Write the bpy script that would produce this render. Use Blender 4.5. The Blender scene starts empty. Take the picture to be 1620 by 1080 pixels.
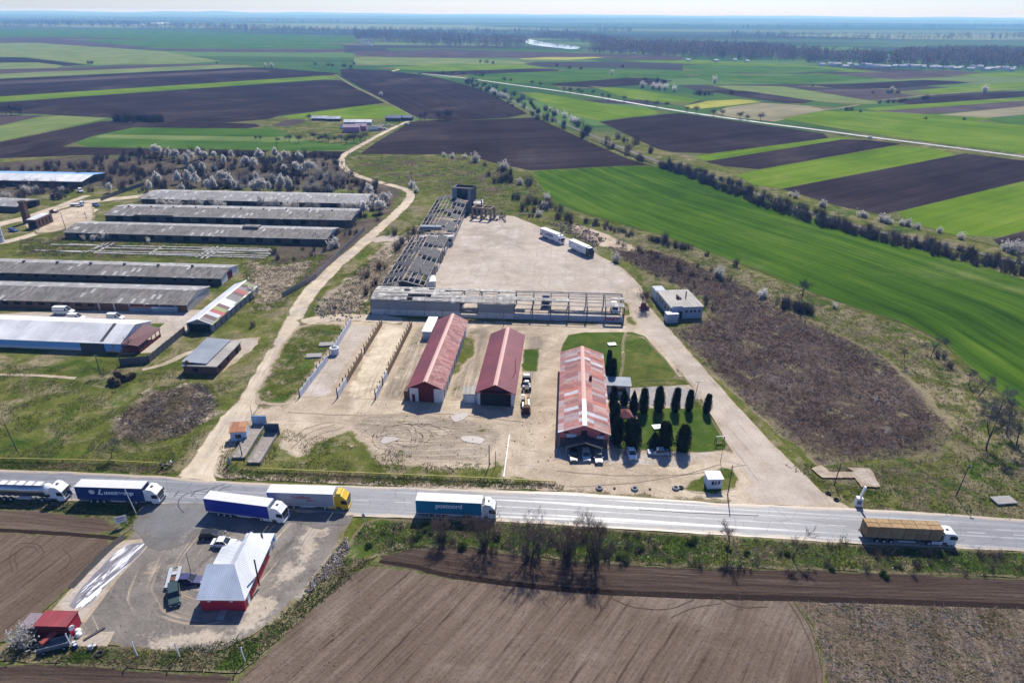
import bpy, bmesh, math, random
import numpy as np
from mathutils import Vector, Matrix, noise as mnoise
from mathutils.geometry import delaunay_2d_cdt

SC = bpy.context.scene
COL = SC.collection
R = math.radians
PI = math.pi

# ------------------------------------------------------------------ camera, sky, sun, exposure
CAM_H = 90.0
FPX = 1095.0            # focal length in photograph pixels (1620 wide)
PITCH = math.atan(520.5 / FPX)
ROLL = R(0.39)
cam_data = bpy.data.cameras.new('camera')
cam_data.sensor_fit = 'HORIZONTAL'
cam_data.sensor_width = 36.0
cam_data.lens = 36.0 * FPX / 1620.0
cam_data.clip_start = 1.0
cam_data.clip_end = 120000.0
cam = bpy.data.objects.new('camera', cam_data)
COL.objects.link(cam)
CAM_R = Matrix.Rotation(PI / 2 - PITCH, 3, 'X') @ Matrix.Rotation(ROLL, 3, 'Z')
cam.matrix_world = Matrix.Translation((0, 0, CAM_H)) @ CAM_R.to_4x4()
SC.camera = cam

SUN_EL, SUN_AZ = R(46), R(12)      # azimuth to the right of straight ahead (+Y)
world = bpy.data.worlds.new('World')
SC.world = world
world.use_nodes = True
wnt = world.node_tree
bg = wnt.nodes['Background']
sky = wnt.nodes.new('ShaderNodeTexSky')
sky.sky_type = 'NISHITA'
sky.sun_disc = False
sky.sun_elevation = SUN_EL
sky.sun_rotation = SUN_AZ
sky.altitude = 100
sky.air_density = 1.0
sky.dust_density = 0.3
sky.ozone_density = 1.0
tint = wnt.nodes.new('ShaderNodeMix')          # a cool, clear spring sky
tint.data_type = 'RGBA'; tint.blend_type = 'MULTIPLY'; tint.inputs['Factor'].default_value = 1.0
_rg = [i for i in tint.inputs if i.type == 'RGBA']
wnt.links.new(sky.outputs[0], _rg[0]); _rg[1].default_value = (0.74, 0.90, 1.42, 1)
wnt.links.new([q for q in tint.outputs if q.type == 'RGBA'][0], bg.inputs[0])
bg.inputs[1].default_value = 0.077

sun_data = bpy.data.lights.new('sun', 'SUN')
sun_data.energy = 5.0
sun_data.angle = R(0.5)
sun_data.color = (1.0, 0.95, 0.87)
sun = bpy.data.objects.new('sun', sun_data)
COL.objects.link(sun)
sd = Vector((math.sin(SUN_AZ) * math.cos(SUN_EL), math.cos(SUN_AZ) * math.cos(SUN_EL), math.sin(SUN_EL)))
sun.rotation_euler = sd.to_track_quat('Z', 'Y').to_euler()

SC.view_settings.view_transform = 'Standard'
SC.view_settings.look = 'None'
SC.view_settings.exposure = 0.45
SC.view_settings.gamma = 1.0
SC.render.engine = 'CYCLES'
SC.cycles.max_bounces = 5
SC.cycles.diffuse_bounces = 2
SC.cycles.glossy_bounces = 2
SC.cycles.transmission_bounces = 2
SC.cycles.volume_bounces = 0
SC.cycles.transparent_max_bounces = 6
SC.cycles.use_denoising = True

# ------------------------------------------------------------------ where a point of the flat land lies
def G(px, py, z=0.0):
    """the place on the horizontal plane at height z that is seen at photograph position px, py"""
    d = CAM_R @ Vector(((px - 810.0) / FPX, -(py - 540.0) / FPX, -1.0))
    t = (z - CAM_H) / d.z
    return Vector((d.x * t, d.y * t, z))

def ang(a, b):
    return math.atan2(b.y - a.y, b.x - a.x)

# ------------------------------------------------------------------ object helpers
def tag(o, label=None, cat=None, group=None, kind=None):
    if label: o['label'] = label
    if cat: o['category'] = cat
    if group: o['group'] = group
    if kind: o['kind'] = kind
    return o

def empty(name, loc=(0, 0, 0), rz=0.0, label=None, cat=None, group=None, scale=None):
    o = bpy.data.objects.new(name, None)
    o.empty_display_size = 0.5
    COL.objects.link(o)
    o.location = loc
    o.rotation_euler = (0, 0, rz)
    if scale: o.scale = scale
    return tag(o, label, cat, group)

def copy_tree(o, parent=None):
    c = o.copy()
    COL.objects.link(c)
    if parent is not None: c.parent = parent
    for ch in list(o.children):
        copy_tree(ch, c)
    return c

class MB:
    """collects polygons and links them as one mesh object"""
    def __init__(s, mats=None):
        s.v, s.f, s.m = [], [], []
        s.mats = mats or []
        s.T = Matrix.Identity(4)
        s.mi = 0
        s.cols = None
    def pts(s, vs):
        b = len(s.v)
        T = s.T
        s.v.extend([tuple(T @ Vector(p)) for p in vs])
        return b
    def face(s, idx, mi=None):
        s.f.append(tuple(idx)); s.m.append(s.mi if mi is None else mi)
    def poly(s, vs, mi=None):
        b = s.pts(vs)
        s.face(range(b, b + len(vs)), mi)
    def box(s, x0, x1, y0, y1, z0, z1, mi=None, taper=0.0):
        t = taper
        b = s.pts([(x0, y0, z0), (x1, y0, z0), (x1, y1, z0), (x0, y1, z0),
                   (x0 + t, y0 + t, z1), (x1 - t, y0 + t, z1), (x1 - t, y1 - t, z1), (x0 + t, y1 - t, z1)])
        for q in ((3, 2, 1, 0), (4, 5, 6, 7), (0, 1, 5, 4), (1, 2, 6, 5), (2, 3, 7, 6), (3, 0, 4, 7)):
            s.face([b + k for k in q], mi)
    def bar(s, p, q, w, h=None, mi=None):
        """square bar between two points"""
        p, q = Vector(p), Vector(q)
        h = h or w
        d = (q - p)
        if d.length < 1e-6: return
        d.normalize()
        up = Vector((0, 0, 1)) if abs(d.z) < 0.95 else Vector((1, 0, 0))
        a = d.cross(up).normalized() * (w / 2)
        c = a.cross(d).normalized() * (h / 2)
        b = s.pts([p - a - c, p + a - c, p + a + c, p - a + c, q - a - c, q + a - c, q + a + c, q - a + c])
        for k in ((3, 2, 1, 0), (4, 5, 6, 7), (0, 1, 5, 4), (1, 2, 6, 5), (2, 3, 7, 6), (3, 0, 4, 7)):
            s.face([b + j for j in k], mi)
    def tube(s, p, q, r0, r1=None, n=8, mi=None, caps=True):
        p, q = Vector(p), Vector(q)
        r1 = r0 if r1 is None else r1
        d = (q - p).normalized()
        up = Vector((0, 0, 1)) if abs(d.z) < 0.95 else Vector((1, 0, 0))
        a = d.cross(up).normalized(); c = a.cross(d)
        ring = [(math.cos(2 * PI * k / n), math.sin(2 * PI * k / n)) for k in range(n)]
        b = s.pts([p + (a * x + c * y) * r0 for x, y in ring] + [q + (a * x + c * y) * r1 for x, y in ring])
        for k in range(n):
            j = (k + 1) % n
            s.face((b + k, b + j, b + n + j, b + n + k), mi)
        if caps:
            s.face([b + n - 1 - k for k in range(n)], mi)
            s.face([b + n + k for k in range(n)], mi)
    def prism(s, prof, y0, y1, mi=None):
        """profile of (x, z) points pushed from y0 to y1; y may be per point"""
        n = len(prof)
        f = lambda y, k: y[k] if isinstance(y, (list, tuple)) else y
        b = s.pts([(x, f(y0, k), z) for k, (x, z) in enumerate(prof)] + [(x, f(y1, k), z) for k, (x, z) in enumerate(prof)])
        for k in range(n):
            j = (k + 1) % n
            s.face((b + j, b + k, b + n + k, b + n + j), mi)
        s.face([b + k for k in range(n)], mi)
        s.face([b + 2 * n - 1 - k for k in range(n)], mi)
    def lathe(s, prof, n=12, c=(0, 0, 0), mi=None, axis='z'):
        b = None
        rows = []
        for r, z in prof:
            ps = []
            for k in range(n):
                x, y = r * math.cos(2 * PI * k / n), r * math.sin(2 * PI * k / n)
                p = (x, y, z) if axis == 'z' else ((x, z, y) if axis == 'y' else (z, x, y))
                ps.append((p[0] + c[0], p[1] + c[1], p[2] + c[2]))
            rows.append(s.pts(ps))
        for a, d in zip(rows, rows[1:]):
            for k in range(n):
                j = (k + 1) % n
                s.face((a + k, a + j, d + j, d + k), mi)
        s.face([rows[0] + n - 1 - k for k in range(n)], mi)
        s.face([rows[-1] + k for k in range(n)], mi)
    def mesh(s, name, mats, smooth=False):
        me = bpy.data.meshes.new(name)
        me.from_pydata(s.v, [], s.f)
        for m in (mats if isinstance(mats, (list, tuple)) else [mats]): me.materials.append(m)
        if s.m and max(s.m) > 0:
            me.polygons.foreach_set('material_index', s.m)
        if smooth:
            me.polygons.foreach_set('use_smooth', [True] * len(s.f))
        me.update()
        return me
    def build(s, name, mats, parent=None, smooth=False, loc=None, bevel=0.0):
        me = s.mesh(name, mats, smooth)
        if bevel > 0 or True:
            bm = bmesh.new(); bm.from_mesh(me)
            if bevel > 0:
                bmesh.ops.remove_doubles(bm, verts=bm.verts, dist=1e-5)
                es = [e for e in bm.edges if len(e.link_faces) == 2 and e.calc_face_angle(0) > 0.5]
                bmesh.ops.bevel(bm, geom=es, offset=bevel, segments=2, profile=0.6, affect='EDGES', clamp_overlap=True)
            bmesh.ops.recalc_face_normals(bm, faces=bm.faces)
            bm.to_mesh(me); bm.free()
        o = bpy.data.objects.new(name, me)
        COL.objects.link(o)
        if parent is not None: o.parent = parent
        if loc is not None: o.location = loc
        return o

def raw(name, v, f, mats, parent=None, mi=None, smooth=False):
    me = bpy.data.meshes.new(name)
    me.from_pydata(v, [], f)
    for m in (mats if isinstance(mats, (list, tuple)) else [mats]): me.materials.append(m)
    if mi is not None: me.polygons.foreach_set('material_index', mi)
    me.update()
    o = bpy.data.objects.new(name, me)
    COL.objects.link(o)
    if parent is not None: o.parent = parent
    return o

# ------------------------------------------------------------------ materials
class NT:
    def __init__(s, name, rough=0.8, spec=0.3, metal=0.0):
        s.mat = bpy.data.materials.new(name)
        s.mat.use_nodes = True
        s.nt = s.mat.node_tree
        s.b = s.nt.nodes['Principled BSDF']
        s.b.inputs['Roughness'].default_value = rough
        s.b.inputs['Specular IOR Level'].default_value = spec
        s.b.inputs['Metallic'].default_value = metal
    def n(s, t, **kw):
        nd = s.nt.nodes.new('ShaderNode' + t)
        for k, v in kw.items(): setattr(nd, k, v)
        return nd
    def put(s, sock, v):
        if isinstance(v, bpy.types.NodeSocket): s.nt.links.new(v, sock)
        elif v is not None:
            if isinstance(v, (tuple, list)) and len(v) == 3 and sock.type == 'RGBA': v = (*v, 1)
            sock.default_value = v
    def pos(s): return s.n('NewGeometry').outputs['Position']
    def obj(s): return s.n('TexCoord').outputs['Object']
    def rnd(s): return s.n('ObjectInfo').outputs['Random']
    def attr(s, name, out='Fac'):
        return s.n('Attribute', attribute_name=name).outputs[out]
    def map(s, vec, scale=(1, 1, 1), rot=(0, 0, 0), loc=(0, 0, 0)):
        m = s.n('Mapping')
        s.put(m.inputs['Vector'], vec)
        m.inputs['Scale'].default_value = scale
        m.inputs['Rotation'].default_value = rot
        m.inputs['Location'].default_value = loc
        return m.outputs[0]
    def noise(s, vec, scale=1.0, detail=4.0, rough=0.55, dist=0.0):
        m = s.n('TexNoise')
        s.put(m.inputs['Vector'], vec)
        m.inputs['Scale'].default_value = scale
        m.inputs['Detail'].default_value = detail
        m.inputs['Roughness'].default_value = rough
        m.inputs['Distortion'].default_value = dist
        return m.outputs[0]
    def voro(s, vec, scale=1.0, out='Color', feature='F1', rand=1.0):
        m = s.n('TexVoronoi', feature=feature)
        s.put(m.inputs['Vector'], vec)
        m.inputs['Scale'].default_value = scale
        m.inputs['Randomness'].default_value = rand
        return m.outputs[out]
    def math(s, op, a, b=None, c=None, clamp=False):
        m = s.n('Math', operation=op, use_clamp=clamp)
        s.put(m.inputs[0], a); s.put(m.inputs[1], b)
        if c is not None: s.put(m.inputs[2], c)
        return m.outputs[0]
    def ramp(s, fac, stops, interp='LINEAR'):
        m = s.n('ValToRGB')
        s.put(m.inputs[0], fac)
        cr = m.color_ramp
        cr.interpolation = interp
        while len(cr.elements) < len(stops): cr.elements.new(0.5)
        for e, (p, c) in zip(cr.elements, stops):
            e.position = p
            e.color = (c, c, c, 1) if isinstance(c, (int, float)) else (*c[:3], 1)
        return m.outputs[0]
    def step(s, fac, a, b):
        m = s.n('MapRange', interpolation_type='SMOOTHSTEP')
        s.put(m.inputs[0], fac)
        m.inputs[1].default_value = a; m.inputs[2].default_value = b
        return m.outputs[0]
    def mix(s, fac, a, b, blend='MIX'):
        m = s.n('Mix', data_type='RGBA', blend_type=blend)
        s.put(m.inputs['Factor'], fac)
        ia = [i for i in m.inputs if i.type == 'RGBA']
        s.put(ia[0], a); s.put(ia[1], b)
        return [o for o in m.outputs if o.type == 'RGBA'][0]
    def sep(s, vec):
        m = s.n('SeparateXYZ'); s.put(m.inputs[0], vec); return m.outputs
    def comb(s, x=0.0, y=0.0, z=0.0):
        m = s.n('CombineXYZ')
        s.put(m.inputs[0], x); s.put(m.inputs[1], y); s.put(m.inputs[2], z)
        return m.outputs[0]
    def bump(s, h, strength=0.5, dist=0.1):
        m = s.n('Bump')
        m.inputs['Strength'].default_value = strength
        m.inputs['Distance'].default_value = dist
        s.put(m.inputs['Height'], h)
        s.nt.links.new(m.outputs[0], s.b.inputs['Normal'])
    def color(s, c): s.put(s.b.inputs['Base Color'], c)
    def rough(s, r): s.put(s.b.inputs['Roughness'], r)

def darker(c, k): return tuple(x * k for x in c)

MATS = {}
def flat(name, c, rough=0.6, spec=0.4, metal=0.0, var=0.25, scale=2.0, dirt=None, coat=0.0):
    """a painted or plain surface with some uneven wear"""
    if name in MATS: return MATS[name]
    t = NT(name, rough, spec, metal)
    o = t.obj()
    a = t.noise(o, scale, 5, 0.6)
    b = t.noise(o, scale * 7, 4, 0.6)
    f = t.math('MULTIPLY_ADD', a, 0.6, t.math('MULTIPLY', b, 0.4))
    col = t.ramp(f, [(0.3, darker(c, 1 - var)), (0.55, c), (0.75, tuple(min(1, x * (1 + var * 0.5)) for x in c))])
    if dirt:
        col = t.mix(t.step(t.noise(o, scale * 0.7, 6, 0.7), 0.5, 0.75), col, dirt)
    t.color(col)
    if coat: t.b.inputs['Coat Weight'].default_value = coat
    MATS[name] = t.mat
    return t.mat
# ------------------------------------------------------------------ ground sheets
def catmull(P, n=6, closed=True):
    out = []
    N = len(P)
    rng = range(N) if closed else range(N - 1)
    for i in rng:
        if closed: a, b, c, d = P[(i - 1) % N], P[i], P[(i + 1) % N], P[(i + 2) % N]
        else: a, b, c, d = P[max(i - 1, 0)], P[i], P[i + 1], P[min(i + 2, N - 1)]
        for k in range(n):
            t = k / n
            out.append(0.5 * ((2 * b) + (c - a) * t + (2 * a - 5 * b + 4 * c - d) * t * t + (3 * b - a - 3 * c + d) * t ** 3))
    if not closed: out.append(P[-1])
    return out

def seg_dist(pts, A, B, want_along=False):
    """distance of every point to the polyline with segments A->B (numpy), signed side and arc length"""
    best = np.full(len(pts), 1e18); side = np.zeros(len(pts)); along = np.zeros(len(pts))
    acc = 0.0
    for a, b in zip(A, B):
        d = b - a; L = math.hypot(*d)
        if L < 1e-9: continue
        t = ((pts - a) @ d) / (L * L)
        tc = np.clip(t, 0, 1)
        q = pts - (a + tc[:, None] * d)
        dd = (q * q).sum(1)
        m = dd < best
        best = np.where(m, dd, best)
        if want_along:
            cr = d[0] * (pts[:, 1] - a[1]) - d[1] * (pts[:, 0] - a[0])
            side = np.where(m, np.sign(cr), side)
            along = np.where(m, acc + tc * L, along)
        acc += L
    return np.sqrt(best), side, along

def inside(pts, poly):
    x, y = pts[:, 0], pts[:, 1]
    r = np.zeros(len(pts), bool)
    n = len(poly)
    for i in range(n):
        x0, y0 = poly[i]; x1, y1 = poly[(i + 1) % n]
        if y0 == y1: continue
        c = ((y0 > y) != (y1 > y)) & (x < (x1 - x0) * (y - y0) / (y1 - y0) + x0)
        r ^= c
    return r

def sheet(name, px, z, mat, s=3.0, jit=0.5, smooth=False, rows=None, world_pts=None, kind='structure', label=None, cat=None, cap=7000, seed=0):
    P = [Vector((p.x, p.y, 0)) for p in (world_pts or [G(*p) for p in px])]
    if smooth: P = catmull(P, 6)
    ar = abs(sum(a.x * b.y - b.x * a.y for a, b in zip(P, P[1:] + P[:1]))) / 2
    s = min(s, max(0.8, 2 * ar / sum((a - b).length for a, b in zip(P, P[1:] + P[:1])) / 2.5))
    B = []
    n = len(P)
    for i in range(n):
        a, b = P[i], P[(i + 1) % n]
        L = (b - a).length
        k = max(1, int(L / s))
        nrm = Vector((-(b - a).y, (b - a).x, 0)); nrm = nrm / max(nrm.length, 1e-6)
        for j in range(k):
            q = a.lerp(b, j / k)
            if jit:
                h = mnoise.noise(Vector((q.x / (s * 2.2), q.y / (s * 2.2), 3.1 + seed))) + 0.6 * mnoise.noise(Vector((q.x / s * 1.1, q.y / s * 1.1, 7.7)))
                q = q + nrm * h * jit
            B.append((q.x, q.y))
    poly = np.array(B)
    lo, hi = poly.min(0), poly.max(0)
    area = (hi - lo).prod()
    gs = max(s * 1.3, math.sqrt(area / cap))
    gx, gy = np.meshgrid(np.arange(lo[0], hi[0], gs), np.arange(lo[1], hi[1], gs))
    rng = np.random.RandomState(5 + seed)
    q = np.stack([gx.ravel(), gy.ravel()], 1) + rng.uniform(-0.3, 0.3, (gx.size, 2)) * gs
    if len(q):
        q = q[inside(q, poly)]
    if len(q):
        d, _, _ = seg_dist(q, poly, np.roll(poly, -1, 0))
        q = q[d > s * 0.5]
    verts = [Vector(p) for p in B] + [Vector(p) for p in q]
    nb = len(B)
    res = delaunay_2d_cdt(verts, [], [list(range(nb))], 1, 1e-4)
    vo, fo = res[0], res[2]
    V = np.array([(v.x, v.y) for v in vo])
    me = bpy.data.meshes.new(name)
    me.from_pydata([(x, y, 0) for x, y in V], [], fo)
    ed, _, _ = seg_dist(V, poly, np.roll(poly, -1, 0))
    at = me.attributes.new('edge', 'FLOAT', 'POINT')
    at.data.foreach_set('value', ed.astype(np.float32))
    if rows is not None:
        g = [G(*p) for p in rows] if not isinstance(rows[0], Vector) else rows
        g = np.array([(p.x, p.y) for p in g])
        d0 = g[0] - g[1]; d1 = g[-1] - g[-2]
        g = np.vstack([g[0] + d0 / np.hypot(*d0) * 3000, g, g[-1] + d1 / np.hypot(*d1) * 3000])
        d, sd_, al = seg_dist(V, g[:-1], g[1:], True)
        rc = np.stack([d * sd_, al - 3000, np.zeros(len(V))], 1).astype(np.float32)
        at = me.attributes.new('rc', 'FLOAT_VECTOR', 'POINT')
        at.data.foreach_set('vector', rc.ravel())
    me.materials.append(mat)
    bm = bmesh.new(); bm.from_mesh(me)
    for f in bm.faces:
        if f.normal.z < 0: f.normal_flip()
    bm.to_mesh(me); bm.free()
    o = bpy.data.objects.new(name, me)
    o.location.z = z
    COL.objects.link(o)
    return tag(o, label, cat, None, kind)

def strip(name, px, w, z, mat, s=2.0, jit=0.25, n=6, **kw):
    c = catmull([Vector((*G(*p).xy, 0)) for p in px], n, False)
    ws = w if isinstance(w, (list, tuple)) else [w] * len(px)
    Lf, Rt = [], []
    m = len(c)
    for i, p in enumerate(c):
        t = (c[min(i + 1, m - 1)] - c[max(i - 1, 0)]).normalized()
        nr = Vector((-t.y, t.x, 0))
        u = i / (m - 1) * (len(ws) - 1); k = min(int(u), len(ws) - 2) if len(ws) > 1 else 0
        ww = ws[k] + (ws[k + 1] - ws[k]) * (u - k)
        Lf.append(p + nr * ww / 2); Rt.append(p - nr * ww / 2)
    return sheet(name, None, z, mat, s=s, jit=jit, world_pts=Lf + Rt[::-1], rows=c, **kw)

# --- palettes (real albedo)
GRASS = [(0.038, 0.050, 0.009), (0.090, 0.103, 0.022), (0.180, 0.166, 0.058)]
LUSH = [(0.022, 0.044, 0.008), (0.055, 0.090, 0.015), (0.110, 0.148, 0.032)]
DRY = [(0.085, 0.075, 0.040), (0.175, 0.150, 0.085), (0.300, 0.255, 0.155)]
DIRT = [(0.220, 0.172, 0.118), (0.385, 0.311, 0.225), (0.540, 0.455, 0.348)]
SAND = [(0.330, 0.265, 0.180), (0.480, 0.400, 0.285), (0.620, 0.530, 0.400)]
CONC = [(0.270, 0.228, 0.182), (0.385, 0.330, 0.268), (0.490, 0.425, 0.350)]
GREY = [(0.130, 0.118, 0.105), (0.225, 0.205, 0.182), (0.330, 0.300, 0.265)]
BRUSH = [(0.046, 0.032, 0.026), (0.090, 0.065, 0.053), (0.165, 0.124, 0.102)]

def pal(t, f, p, lo=0.30, hi=0.70):
    return t.ramp(f, [(lo, p[0]), ((lo + hi) / 2, p[1]), (hi, p[2])])

def tri_noise(t, p, big=35., med=5., small=0.8, w=(0.3, 0.35, 0.35)):
    a = t.noise(p, 1 / big, 2, 0.5); b = t.noise(p, 1 / med, 4, 0.6, 0.4); c = t.noise(p, 1 / small, 5, 0.7, 0.3)
    f = t.math('MULTIPLY', a, w[0])
    f = t.math('MULTIPLY_ADD', b, w[1], f)
    return t.math('MULTIPLY_ADD', c, w[2], f), a, b, c

def ground_mat(name, p, patches=(), edge=None, edge_w=2.0, tracks=None, rough=1.0, spec=0.0, bump=0.5, big=35., med=5., small=0.8, lo=0.36, hi=0.64, w=(0.3, 0.35, 0.35), bump_d=0.25, joints=0):
    """patches: (palette, scale m, lo, hi); tracks: (palette or colour, width m, lo, hi) in row coordinates"""
    t = NT(name, rough, spec)
    P = t.pos()
    f, a, b, c = tri_noise(t, P, big, med, small, w)
    col = pal(t, f, p, lo, hi)
    for k, (pp, sc, l, h) in enumerate(patches):
        m = t.noise(t.map(P, loc=(13.7 * (k + 1), 5.1 * k, 2.0 * k)), 1 / sc, 6, 0.68, 0.6)
        col = t.mix(t.step(m, l, h), col, pal(t, t.math('MULTIPLY_ADD', c, 0.6, t.math('MULTIPLY', b, 0.4)), pp, 0.36, 0.64))
    if tracks:
        rc = t.attr('rc', 'Vector')
        for (pp, wd, l, h) in tracks:
            m = t.noise(t.map(rc, scale=(1 / wd, 1 / (wd * 55), 1)), 1.0, 3, 0.6, 0.25)
            m2 = t.noise(P, 1 / 9., 3, 0.6)
            m = t.math('MULTIPLY_ADD', t.math('SUBTRACT', m2, 0.5), 0.25, m)
            col = t.mix(t.step(m, l, h), col, pal(t, f, pp, 0.36, 0.64))
    if joints:
        v = t.map(P, scale=(1 / joints, 1 / joints, 1), rot=(0, 0, R(4)))
        wob = t.noise(P, 0.8, 4, 0.6)
        x_, y_ = t.sep(v)[0], t.sep(v)[1]
        fx = t.math('ABSOLUTE', t.math('SUBTRACT', t.math('FRACT', t.math('MULTIPLY_ADD', wob, 0.05, x_)), 0.5))
        fy = t.math('ABSOLUTE', t.math('SUBTRACT', t.math('FRACT', t.math('MULTIPLY_ADD', wob, 0.05, y_)), 0.5))
        j = t.math('SUBTRACT', 1.0, t.step(t.math('MINIMUM', fx, fy), 0.006, 0.03))
        crk = t.math('SUBTRACT', 1.0, t.step(t.voro(t.map(P, loc=(3, 3, 0)), 0.11, 'Distance', 'DISTANCE_TO_EDGE'), 0.003, 0.016))
        col = t.mix(t.math('MULTIPLY', t.math('MAXIMUM', t.math('MULTIPLY', j, t.step(b, 0.42, 0.6)), crk), 0.42), col, (0.16, 0.14, 0.115))
    if edge:
        e = t.attr('edge')
        nn = t.math('MULTIPLY_ADD', t.math('SUBTRACT', b, 0.5), 2.6, t.math('MULTIPLY', t.math('SUBTRACT', c, 0.5), 1.6))
        g = t.math('ADD', t.math('DIVIDE', e, edge_w), nn)
        col = t.mix(t.step(g, 0.25, 0.75), pal(t, f, edge, 0.36, 0.64), col)
    t.color(col)
    h = t.math('MULTIPLY_ADD', b, 0.8, c)
    t.bump(h, bump, bump_d)
    return t.mat

def field_mat(name, cols, row_w=3.0, row2=0.8, k=(0.35, 0.35), patch=None, rough=1.0, bump=0.0, spec=0.0, alen=40., deep=None, deep_w=2.6, specks=None, margin=1.6, light=None, tram=0):
    """rows of a crop or plough following the rc attribute"""
    t = NT(name, rough, spec)
    rc = t.attr('rc', 'Vector'); P = t.pos()
    a = t.noise(t.map(rc, scale=(1 / row_w, 1 / (row_w * alen), 1)), 1.0, 4, 0.6, 0.15)
    b = t.noise(t.map(rc, scale=(1 / row2, 1 / (row2 * 14), 1)), 1.0, 3, 0.6, 0.2)
    g = t.noise(P, 1 / 60., 4, 0.55, 0.5)
    c = t.noise(P, 1 / 0.7, 4, 0.7)
    f = t.math('MULTIPLY', a, k[0])
    f = t.math('MULTIPLY_ADD', b, k[1], f)
    f = t.math('MULTIPLY_ADD', g, 0.9 - k[0] - k[1], f)
    f = t.math('MULTIPLY_ADD', c, 0.16, f)
    col = pal(t, f, cols, 0.40, 0.66)
    if deep:
        x = t.sep(rc)[0]
        wob = t.noise(t.map(rc, scale=(0.05, 0.03, 1)), 1.0, 2, 0.5)
        ph = t.math('MULTIPLY_ADD', wob, 5.0, t.math('MULTIPLY', x, 2 * PI / deep_w))
        s_ = t.math('SINE', ph)
        s_ = t.math('MULTIPLY_ADD', t.math('SUBTRACT', b, 0.5), 1.6, s_)
        col = t.mix(t.math('MULTIPLY', t.step(s_, 0.75, 1.35), 0.9), col, deep)
    if patch:
        col = t.mix(t.step(t.noise(t.map(P, loc=(9, 4, 1)), 1 / patch[1], 5, 0.65, 0.8), patch[2], patch[3]), col, pal(t, f, patch[0], 0.4, 0.6))
    if specks:
        sp = t.noise(t.map(P, loc=(31, 7, 0)), 1 / specks[1], 6, 0.75, 0.4)
        col = t.mix(t.step(sp, specks[2], specks[3]), col, specks[0])
    if light:
        lt = t.noise(t.map(rc, scale=(1 / 0.32, 1 / 22., 1), loc=(3, 8, 0)), 1.0, 4, 0.65, 0.3)
        col = t.mix(t.math('MULTIPLY', t.step(lt, 0.58, 0.72), 0.6), col, light)
    if tram:
        ph = t.math('MULTIPLY', t.sep(rc)[0], 2 * PI / tram)
        tl = t.math('MULTIPLY_ADD', t.math('SUBTRACT', c, 0.5), 0.02, t.math('SINE', ph))
        col = t.mix(t.math('MULTIPLY', t.step(tl, 0.988, 0.997), 0.35), col, darker(cols[0], 0.9))
    if margin:
        e = t.attr('edge')
        m5 = t.noise(P, 1 / (3.0 * margin), 4, 0.6)
        ge = t.math('ADD', t.math('DIVIDE', e, margin), t.math('MULTIPLY', t.math('SUBTRACT', m5, 0.5), 2.4))
        col = t.mix(t.step(ge, 0.1, 0.7), pal(t, t.math('MULTIPLY_ADD', m5, 0.5, t.math('MULTIPLY', c, 0.5)), [(0.05, 0.065, 0.02), (0.11, 0.115, 0.045), (0.19, 0.17, 0.085)], 0.36, 0.64), col)
    t.color(col)
    if bump:
        t.bump(t.math('MULTIPLY_ADD', c, 0.5, b), bump, 0.3)
    return t.mat

# --- base land: rough meadow nearby, a patchwork of fields in the distance
def base_mat():
    t = NT('meadow_and_fields', 1.0, 0.0)
    P = t.pos()
    f, a, b, c = tri_noise(t, P, 30., 4.5, 0.8)
    near = pal(t, f, GRASS, 0.38, 0.62)
    near = t.mix(t.step(t.noise(t.map(P, loc=(50, 3, 0)), 1 / 14., 6, 0.68, 0.7), 0.47, 0.61), near, pal(t, t.math('MULTIPLY_ADD', c, 0.6, t.math('MULTIPLY', b, 0.4)), DRY, 0.36, 0.64))
    near = t.mix(t.step(t.noise(t.map(P, loc=(5, 33, 0)), 1 / 18., 6, 0.68, 0.7), 0.54, 0.64), near, pal(t, f, LUSH, 0.36, 0.64))
    v1 = t.voro(t.map(P, scale=(1 / 520., 1 / 170., 1), rot=(0, 0, R(-8))), 1.0)
    r1 = t.sep(v1)[0]
    far = t.ramp(r1, [(0.0, (0.060, 0.110, 0.030)), (0.22, (0.090, 0.150, 0.045)), (0.42, (0.055, 0.048, 0.048)),
                      (0.52, (0.120, 0.165, 0.060)), (0.66, (0.045, 0.090, 0.030)), (0.8, (0.105, 0.110, 0.070)), (0.9, (0.050, 0.045, 0.046))], 'CONSTANT')
    v2 = t.voro(t.map(P, scale=(1 / 2600., 1 / 600., 1), rot=(0, 0, R(3))), 1.0)
    r2 = t.sep(v2)[1]
    far2 = t.ramp(r2, [(0.0, (0.065, 0.095, 0.055)), (0.3, (0.125, 0.165, 0.085)), (0.55, (0.055, 0.06, 0.05)), (0.68, (0.17, 0.205, 0.115)), (0.85, (0.09, 0.125, 0.065))], 'CONSTANT')
    s = t.sep(P)
    far = t.mix(t.step(s[1], 2000., 3200.), far, far2)
    far = t.mix(t.math('MULTIPLY', t.step(t.noise(t.map(P, scale=(1 / 900., 1 / 220., 1)), 1.0, 5, 0.6), 0.52, 0.72), 0.6), far, (0.04, 0.055, 0.03))
    t.color(t.mix(t.step(s[1], 560., 640.), near, far))
    t.bump(t.math('MULTIPLY_ADD', b, 0.8, c), 0.5, 0.25)
    return t.mat

RB = 30000.0
mb = MB()
ring = [0, 60, 140, 260, 420, 700, 1200, 2500, 6000, 14000, RB]
N = 96
vs, fs = [(0, 150, 0)], []
for r in ring[1:]:
    for k in range(N):
        vs.append((r * math.cos(2 * PI * k / N), 150 + r * math.sin(2 * PI * k / N), 0))
for k in range(N): fs.append((0, 1 + k, 1 + (k + 1) % N))
for j in range(len(ring) - 2):
    for k in range(N):
        a = 1 + j * N + k; b = 1 + j * N + (k + 1) % N
        fs.append((a, a + N, b + N, b))
tag(raw('ground', vs, fs, base_mat()), kind='structure')

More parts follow.
